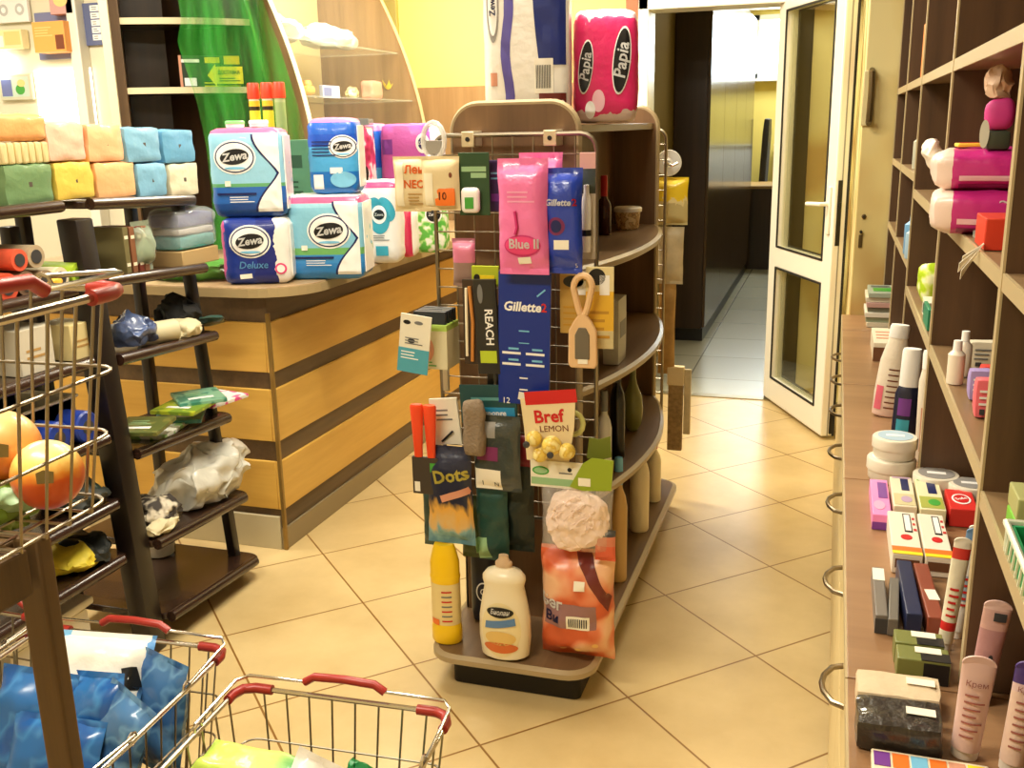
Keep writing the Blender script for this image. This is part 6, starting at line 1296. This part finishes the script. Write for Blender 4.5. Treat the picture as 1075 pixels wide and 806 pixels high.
# cream jars
def jar(lab, x, y, r, h, z=ZC, top=LBLUE):
    t = thing('cream_jar', lab, 'jar', (x, y, z)); g = G(); g.lathe([(r*.86, 0), (r*.92, .004), (r*.94, h*.55)], M('jar_white', (230,224,206), .3), 28); g.obj('body', t)
    g = G(); g.lathe([(r, h*.5), (r, h*.94), (r*.96, h), (r*.8, h+.001)], M('jar_lid', (226,216,196), .3), 28); g.ell(0, 0, r*.78, r*.78, top, TOPF(h+.001), 0); g.rect(-r*.4, r*.4, -r*.16, r*.12, WHITE, TOPF(h+.001), 1); l_ = g.obj('lid', t); return t
jar('lower white cream jar of the stacked pair on the cabinets', .148, 2.17, .05, .048, top=WHITE)
jar('upper white cream jar with light blue lid of the stacked pair', .152, 2.17, .046, .045, z=ZC+.05, top=M('pale_blue_lid', (170,196,214), .35))
jar('grey white flat cream jar right of the stacked pair', .231, 2.14-.04, .045, .042, top=M('grey_lid', (150,146,142), .35))
jar('grey cream jar partly behind the divider edge at the right', .29, 2.06, .04, .04, top=M('grey_lid'))
# soap boxes
def dSoap(c1, c2): return lambda g, F, w, d: (g.rect(-w*.45, w*.45, -d*.46, -d*.1, c1, F, 0), g.ell(w*.1, -d*.28, w*.24, d*.1, c2, F, 1), g.rect(-w*.05, w*.3, d*.02, d*.42, NAVY, F, 0), g.rect(-w*.4, w*.4, d*.44, d*.48, c2, F, 0))
LIL = M('lilac_print', (190,160,190), .4); OLV = M('olive_print', (170,176,80), .4)
flatbox('soap_box', 'pink soap box leftmost of the soap row on the cabinets', 'soap', .102, .136, 1.87, 2.07, .03, M('soap_pink', (240,140,200), .4), draw=lambda g, F, w, d: (g.rect(-w*.1, w*.4, -d*.05, d*.4, M('violet_print', (120,60,150), .4), F, 0), g.ell(-w*.1, -d*.25, w*.3, d*.12, M('pale_pink', (250,170,205), .4), F, 0)), drawf=lambda g, F, w, h: g.rect(-w*.5, w*.5, 0, h*.5, M('violet_print'), F, 0), rz=0)
flatbox('soap_box', 'cream soap box with lilac print second in the soap row', 'soap', .141, .183, 1.915, 2.085, .034, M('soap_cream', (236,220,190), .4), draw=dSoap(M('soap_olive', (206,196,150), .4), LIL))
flatbox('soap_box', 'cream soap box with olive stripe third in the soap row', 'soap', .188, .234, 1.91, 2.08, .034, M('soap_cream2', (232,222,180), .4), draw=dSoap(OLV, GREENP))
flatbox('soap_box', 'red soap box fourth in the soap row by the shelf', 'soap', .241, .29, 1.92, 2.03, .036, M('soap_red', (214,50,44), .4), draw=lambda g, F, w, d: (g.ell(0, 0, w*.35, d*.25, WHITE, F, 0), g.ell(0, 0, w*.28, d*.2, RED, F, 1), g.text('Safe', 0, 0, w*.3, WHITE, F, 2, tilt=.5)))
def dPills(g, F, w, d):
    g.rect(w*.02, w*.3, d*.0, d*.44, BLACK, F, 0); g.rect(w*.06, w*.26, d*.03, d*.41, WHITE, F, 1); g.ell(w*.05, -d*.12, w*.2, d*.06, RED, F, 0); g.rect(-w*.5, w*.5, -d*.44, -d*.34, ORANGE, F, 0); g.rect(-w*.5, w*.5, -d*.5, -d*.44, YEL, F, 0); g.lines(w*.34, w*.46, d*.0, d*.4, 3, RED, F, 0)
for i, (x0, x1, lab) in enumerate(((.128, .176, 'left one of two white boxes with orange edge and red dot'), (.18, .224, 'right one of two white boxes with orange edge and red dot'))):
    flatbox('toothpaste_box', lab, 'box', x0, x1, 1.68, 1.88, .036, M('pill_white', (240,226,206), .4), draw=dPills, drawf=lambda g, F, w, h: (g.rect(-w*.4, w*.4, h*.3, h*.75, M('box_brown'), F, 0),), group='white boxes with orange edge')
# stick boxes
flatbox('stick_box', 'grey narrow box with white price label leftmost of the narrow boxes', 'box', .094, .112, 1.455, 1.63, .03, M('stick_grey', (120,112,104), .4), draw=lambda g, F, w, d: g.rect(-w*.5, w*.5, d*.2, d*.46, PRICE, F, 0), drawf=lambda g, F, w, h: g.rect(-w*.5, w*.5, 0, h*.8, DKGREY, F, 0))
flatbox('stick_box', 'grey narrow box second from the left of the narrow boxes', 'box', .116, .131, 1.45, 1.6, .028, M('stick_grey2', (110,104,96), .4), rz=-.06)
flatbox('stick_box', 'navy blue box third from the left of the narrow boxes', 'box', .135, .158, 1.46, 1.655, .036, M('stick_navy', (36,44,78), .35), rz=.02)
flatbox('stick_box', 'red brown box with white price label right of the navy box', 'box', .163, .186, 1.46, 1.655, .034, M('stick_redbrown', (140,70,50), .4), draw=lambda g, F, w, d: g.rect(-w*.2, w*.5, -d*.2, -d*.02, PRICE, F, 0, .1), rz=.04)
# dark green boxes
for i, (y0, y1, x0, x1, lab) in enumerate(((1.37, 1.41, .117, .182, 'olive green box with dark print, rear one of two'), (1.325, 1.365, .118, .186, 'olive and black box with price label, front one of two'))):
    flatbox('dye_box', lab, 'box', x0, x1, y0, y1, .034, M('dye_olive', (120,124,64), .4), draw=lambda g, F, w, d: (g.rect(-w*.05, w*.5, -d*.5, d*.1, BLACK, F, 0), g.rect(-w*.15, w*.35, d*.0, d*.4, PRICE, F, 1)), drawf=lambda g, F, w, h: g.rect(-w*.0, w*.48, 0, h*.9, BLACK, F, 0), group='olive boxes')
# soap bars
g = G(); g.round((.105, .062, .03), M('beige_soap', (214,192,158), .6, bump=.3), .006, 5, nz=.003); g.rect(.01, .045, .0, .016, PRICE, TOPF(.032), 0); tag(g.obj('soap_bar', None, (.116, 1.262, ZC), -.02), 'beige wrapped soap bar on the nearest cabinet behind the black one', 'soap')
g = G(); g.round((.1, .07, .04), M('black_soap', (46,40,34), .35, coat=.5, bump=.35, bs=70), .006, 5, nz=.004); g.rect(.008, .042, -.005, .011, PRICE, TOPF(.042), 0); tag(g.obj('soap_bar', None, (.112, 1.178, ZC), -.02), 'black soap bar in clear film on the nearest cabinet', 'soap')
flatbox('colour_card', 'small leaflet of coloured squares at the bottom edge of the photo', 'leaflet', .08, .21, 1.06, 1.135, .012, M('leaflet_cream', (236,220,190), .5), draw=lambda g, F, w, d: [g.rect(-w*.48+k*w*.16, -w*.34+k*w*.16, d*.05, d*.42, m, F, 0) for k, m in enumerate((M('violet_print'), ORANGE, LBLUE, ORANGE, M('salmon_print'), YEL))])
# cosmetic tubes standing on their caps
def ctube(lab, base, w, h, lean, c=(226,190,180), draw=None, rz=0, cat='tube', mat=None):
    t = thing('cosmetic_tube', lab, cat, base, rot=(0, lean, rz)); m = mat or M('tube_pink', c, .35)
    g = G(); n = 20; b = bmesh.new(); rings = []
    for j in range(9):
        v = j/8; a = w/2*(.86+.14*v if v < .9 else 1); dp = w*.36*(1-v)**.7+.0015
        rings.append([b.verts.new((a*math.cos(2*PI*k/n), dp*math.sin(2*PI*k/n), .012+v*(h-.012))) for k in range(n)])
    for A, B in zip(rings, rings[1:]):
        for k in range(n): b.faces.new((A[k], A[(k+1) % n], B[(k+1) % n], B[k]))
    b.faces.new(rings[0][::-1]); b.faces.new(rings[-1]); g.take(b, m)
    # rounded sealed end
    g.prism([(w/2*math.cos(PI*k/12), h-.002+w*.28*math.sin(PI*k/12)) for k in range(13)], .003, m)
    if draw: g.snap(); draw(g, FR(0, 0, 0), w, h)
    g.obj('body', t); g = G(); g.lathe([(w*.4, 0), (w*.42, .014)], M('tube_cap', (236,226,214), .35), 18, sy=.85); g.obj('cap', t); return t
def dTube(g, F, w, h):
    for k in range(7): g.rect(-w*.3, w*(.1+.2*((k*7) % 3)/2), h*(.25+.07*k), h*(.268+.07*k), M('rose_brown', (170,100,90), .5), F, 0)
    g.text('Крем', 0, h*.8, w*.26, M('rose_brown'), F, 1)
p = at(1012, 792, Z=ZC); ctube('pink tube with brown print standing nearest of the two by the divider', (p.x, p.y, ZC), .038, .125, D2R(3), draw=dTube)
p = at(1022, 735, Z=ZC); ctube('dusky pink tube with dark patch standing behind the nearest pink tube', (p.x+.005, p.y, ZC), .034, .14, D2R(5), mat=MB('tube_dusk', 2, [(0,(206,170,160)),(.3,(190,140,140)),(.7,(214,170,160)),(.9,(226,190,180))]), draw=lambda g, F, w, h: (g.rect(-w*.1, w*.35, h*.86, h*.94, DKGREY, F, 0), g.ell(w*.05, h*.5, w*.08, h*.03, DKGREY, F, 0)))
p = at(1058, 806, Z=ZC); ctube('pale tube with violet top at the right edge of the photo', (p.x+.003, p.y, ZC), .034, .135, D2R(4), mat=MB('tube_violet', 2, [(0,(236,206,190)),(.7,(230,200,200)),(.78,(80,60,130))]), draw=dTube)
# toothpaste tubes leaning on the divider
def leantube(lab, x, y, w, h, stops, nm):
    p = at(x, y, Z=ZC); ctube(lab, (p.x, p.y, ZC), w, h, D2R(4), mat=MB(nm, 2, stops), draw=lambda g, F, w, h: g.lines(-w*.3, w*.3, h*.3, h*.6, 5, RED, F, 0), cat='tube')
leantube('white and red tube standing by the divider behind the red brown box', 991, 680, .024, .17, [(0,(236,226,200)),(.12,(214,40,40)),(.2,(240,232,206)),(.8,(214,60,50)),(.9,(240,230,210))], 'tp_red')
leantube('white and blue tube standing right of the white and red tube by the divider', 1003, 668, .022, .17, [(0,(236,232,220)),(.3,(170,190,206)),(.55,(240,236,226)),(.85,(110,150,190))], 'tp_blue')
leantube('white tube with green stripe standing deepest by the divider', 1009, 640, .02, .14, [(0,(236,232,220)),(.3,(90,150,90)),(.5,(240,236,226))], 'tp_green')
# ================================================================ goods on the pigeonhole shelves
Zs = 1.0765
def sbottle(lab, x, y, z, r, h, mat, capm, Xp=None, cat='bottle', name='small_bottle'):
    p = at(x, y, Z=z); t = thing(name, lab, cat, (p.x, p.y, z)); g = G(); g.lathe([(r*.95, 0), (r, .004), (r, h*.68), (r*.5, h*.78)], mat, 16); g.obj('body', t); g = G(); g.lathe([(r*.55, h*.76), (r*.5, h)], capm, 14); g.obj('cap', t)
sbottle('white slim bottle standing front left on the middle shelf of the pigeonholes', 1002, 402, Zs, .014, .075, CREAMP, WHITE)
sbottle('white slim bottle beside the front left one on the middle pigeonhole shelf', 1010, 394, Zs, .013, .08, CREAMP, WHITE)
for i, (x, y, w, h, c, lab) in enumerate(((1025, 385, .05, .05, (226,216,190), 'cream carton at the back of the middle pigeonhole shelf'), (1020, 418, .035, .05, (170,150,206), 'lilac pack on the middle pigeonhole shelf'), (1026, 436, .035, .06, (236,110,120), 'coral pink pack on the middle pigeonhole shelf'), (1030, 410, .03, .045, (214,70,60), 'red pack behind the coral one on the middle pigeonhole shelf'))):
    p = at(x, y, Z=Zs); g = G(); g.round((w, .035, h), M('shelf_pack_%d' % i, c, .45, bump=.2), .005, 4, nz=.002); F = FR(0, -.0175, 0); g.lines(-w*.35, w*.3, h*.3, h*.8, 3, WHITE if i else GREY, F, 1, i); g.rect(-w*.3, -w*.1, h*.1, h*.25, DKGREY, F, 1)
    tag(g.obj('small_pack', None, (p.x+.01, p.y, Zs)), lab, 'pack')
# two big magenta packs sticking out of the shelf at 1.335
PKM = MB('magenta_band', 0, [(0,(240,214,200)),(.17,(200,40,130)),(1,(206,50,140))], wob=.02)
for i, (z, h, lab, yy) in enumerate(((1.336, .068, 'lower magenta and white pack sticking out of the shelving', 1.86), (1.405, .062, 'upper magenta and white pack lying on the lower one', 1.88))):
    w_ = .2; g = G(); g.round((w_, .22, h), PKM, .022, 8, bulge=.004, nz=.005, seed=i)
    F = FR(0, -.112, 0); g.snap(); g.rect(-w_*.3, w_*.48, h*.02, h*.16, M('dark_magenta', (140,40,90), .4), F, 0); g.rect(-w_*.3, w_*.48, h*.25, h*.38, M('pale_pink2', (240,190,200), .4), F, 0)
    if i == 0: g.text('~ ~', w_*.1, h*.8, .03, WHITE, F, 0)
    tag(g.obj('diaper_pack', None, (.145+.115, yy, z), -.1), lab, 'pack', 'magenta packs in the shelving')
g = G(); g.blob((0, 0, 0), (.03, .05, .06), M('white_film_knot', (240,228,210), .4), .01, 30, 5, 4, flat=False); tag(g.obj('plastic_tail', None, (.165, 1.99, 1.455)), 'white crumpled film at the left end of the magenta packs', 'film')
flatbox('label_strip', 'yellow printed slip lying on the upper magenta pack', 'label', .19, .24, 1.84, 1.9, .006, M('slip_yellow', (240,200,60), .5), z=1.4715, draw=lambda g, F, w, d: g.lines(-w*.4, w*.4, -d*.3, d*.3, 2, RED, F, 0))
g = G(); g.bx(-.04, .04, -.05, .05, 0, .045, M('red_orange_box', (214,60,36), .4), .002); F = FR(0, -.05, 0); g.rect(.012, .04, 0, .045, ORANGE, F, 0)
for a in (-.5, .0, .5): g.sheet(lambda u, v, a=a: Vector((-.04-.03*v*math.cos(a)-.0, -.05-.006*u, .01-.035*v+.02*a*v+.014*(u-.5)*v)), 3, 4, M('white_ribbon', (236,226,206), .4), .001)
tag(g.obj('red_box', None, (.245, 1.60, 1.336)), 'red and orange box with white ribbon ends on the shelf before the magenta packs', 'box')
flatbox('plastic_sleeve', 'clear flat sleeve on the shelf under the red and orange box', 'sleeve', .21, .3, 1.63, 1.72, .012, MCLEAR('clear_sleeve', (220,226,210), .5, .15), z=1.336)
# pink doll bag on the packs
t = thing('doll_bag', 'small magenta bag with beige bow standing on the magenta packs', 'bag', (.243, 1.80, 1.468))
g = G(); g.round((.036, .03, .03), M('dark_green_base', (60,66,50), .5), .006, 4); g.obj('base', t)
g = G(); g.round((.042, .035, .05), M('magenta_cloth', (200,50,130), .6), .014, 5, (0, 0, .03), nz=.004); g.obj('body', t)
g = G(); g.blob((-.004, 0, .1), (.045, .03, .05), M('beige_bow', (206,170,140), .6), .012, 50, 4); g.obj('bow', t)
g = G(); g.ell(-.022, .025, .007, .022, M('white_leaf', (226,226,206), .5), FR(0, -.017, 0), 0); g.obj('leaf', t)
# bay behind: yellow-green bag, teal book, bottles
p = at(971, 300, X=.26); g = G(); g.round((.075, .09, .1), MSPOT('lime_bag', (176,206,40), [(206,226,90), (236,240,190)], 30), .025, 6, nz=.008); tag(g.obj('lime_bag', None, (.248, 2.62, 1.0765)), 'lime green plump bag in the second pigeonhole bay', 'bag')
g = G(); g.bx(-.03, .03, -.045, .045, 0, .04, M('white_black_box', (220,216,190), .5), .002); F = FR(-.03, 0, 0, -PI/2); g.rect(-.02, .02, .008, .03, DKGREY, F, 0); tag(g.obj('small_carton', None, (.24, 2.44, 1.0765)), 'pale carton with dark print before the lime bag', 'box')
g = G(); g.bx(-.004, .004, -.06, .06, 0, .045, M('teal_folder', (40,130,96), .4), .001); tag(g.obj('folder', None, (.209, 2.33, 1.0765)), 'teal green card leaning at the pigeonhole edge', 'card')
for i, (y, z, r, h, c, lab) in enumerate(((3.2, 1.376, .022, .11, (190,190,170), 'clear grey bottle on the middle shelf of the third pigeonhole bay'), (2.98, 1.1415, .03, .1, (170,200,220), 'pale blue bottle with white print in the third pigeonhole bay'), (3.08, 1.1415, .028, .12, (120,170,210), 'blue capped bottle behind the pale blue one in the third pigeonhole bay'))):
    t = thing('small_bottle', lab, 'bottle', (.224 if i else .212+.02, y, z)); g = G(); g.lathe([(r*.95, 0), (r, .004), (r, h*.7), (r*.5, h*.8)], M('bay_bottle_%d' % i, c, .3), 18); g.obj('body', t); g = G(); g.lathe([(r*.56, h*.78), (r*.5, h)], WHITE if i != 2 else LBLUE, 14); g.obj('cap', t)
g = G(); g.bx(-.006, .006, -.03, .03, 0, .14, M('orange_board', (236,140,70), .5), .002); tag(g.obj('orange_folder', None, (.212, 3.05, 1.626)), 'upright orange folder on the top pigeonhole shelf', 'folder')
# nearest bay: green boxes, green tray, odds
for i, (z, c, lab) in enumerate(((1.0565, (120,190,60), 'lower bright green box in the nearest pigeonhole bay'), (1.0845, (170,170,110), 'upper olive beige box in the nearest pigeonhole bay'))):
    flatbox('tea_box', lab, 'box', .212, .31, 1.15, 1.21, .026, M('tea_%d' % i, c, .45), z=z, drawf=lambda g, F, w, h, i=i: (g.ell(w*.0, h*.5, h*.3, h*.3, DKGREY if i else WHITE, F, 0), g.rect(-w*.38, -w*.26, h*.2, h*.8, DKGREY if i else WHITE, F, 0), g.rect(w*.25, w*.4, h*.2, h*.8, GREENP, F, 0)), group='boxes in the nearest pigeonhole bay')
t = thing('green_tray', 'bright green tray with white lattice rim in the nearest pigeonhole bay', 'tray', (.262, 1.02, 1.0565))
g = G(); GT = M('tray_green', (30,150,90), .35); g.bx(-.06, .06, -.1, .1, 0, .004, GT, .001)
for a in ((-.06, -.056, -.1, .1), (.056, .06, -.1, .1), (-.06, .06, -.1, -.096), (-.06, .06, .096, .1)): g.bx(*a, .003, .035, GT, .001)
g.obj('tray_body', t)
g = G(); WR = M('lattice_white', (232,232,210), .4); g.tube([(-.064, -.104, .036), (.064, -.104, .036), (.064, .104, .036), (-.064, .104, .036)], .004, WR, 6, True)
g.obj('lattice_rim', t)
g = G()
for k in range(11): y = -.1+.02*k; g.tube([(-.063, y, .034), (-.063, y+.01 if k < 10 else y, .004)], .0018, WR, 5); 
g.obj('lattice', t)
flatbox('green_book', 'light green notebook lying in the green tray', 'notebook', .215, .30, .95, 1.09, .012, M('bright_green', (70,190,80), .45), z=1.0615)
for i, (y, c, lab) in enumerate(((1.2, (206,160,80), 'small ochre carton on the upper shelf of the nearest bay'), (1.1, (190,190,170), 'small grey carton on the upper shelf at the right photo edge'))):
    g = G(); g.bx(-.03, .03, -.03, .03, 0, .035, M('odd_%d' % i, c, .5), .002); F = FR(-.03, 0, 0, -PI/2); g.rect(-.02, .02, .01, .02, DKGREY, F, 0); tag(g.obj('small_carton', None, (.255, y, 1.3365)), lab, 'box')
# ================================================================ light
def area(x, y, z, sx, sy, e, col=(1,.93,.76), rot=(0,0,0)):
    l = bpy.data.lights.new('ceiling_or_fill_lamp', 'AREA'); l.shape = 'RECTANGLE'; l.size = sx; l.size_y = sy; l.energy = e; l.color = col
    o = bpy.data.objects.new('ceiling_or_fill_lamp', l); C.objects.link(o); o.location = (x, y, z); o.rotation_euler = rot; return o
area(-1.2, .6, 2.7, 1.2, .3, 38)
area(-1.0, 2.6, 2.7, 1.2, .3, 38)
area(-1.4, 4.4, 2.7, 1.2, .3, 38)
area(-3.3, 2.6, 2.7, .6, 1.2, 55, (1,.94,.82))
area(-2.0, 4.7, 2.7, .8, .3, 16)  # added fill to brighten the yellow wall and display case, no known lamp
area(-.15, 5.0, 2.7, .2, .3, 6)  # added fill at the open door, lightens what shows through its glass
area(-.4, 7.5, 2.7, .4, .4, 8, (1,.9,.7))
area(-.3, 11.6, 2.6, 1.2, .6, 30, (.9,.97,1))
w = bpy.data.worlds.new('world'); bpy.context.scene.world = w; w.use_nodes = True
w.node_tree.nodes['Background'].inputs[0].default_value = (1, .9, .74, 1); w.node_tree.nodes['Background'].inputs[1].default_value = .1
vs = bpy.context.scene.view_settings; vs.view_transform = 'Standard'; vs.look = 'None'; vs.gamma = 1; vs.use_curve_mapping = False; vs.exposure = 0.55
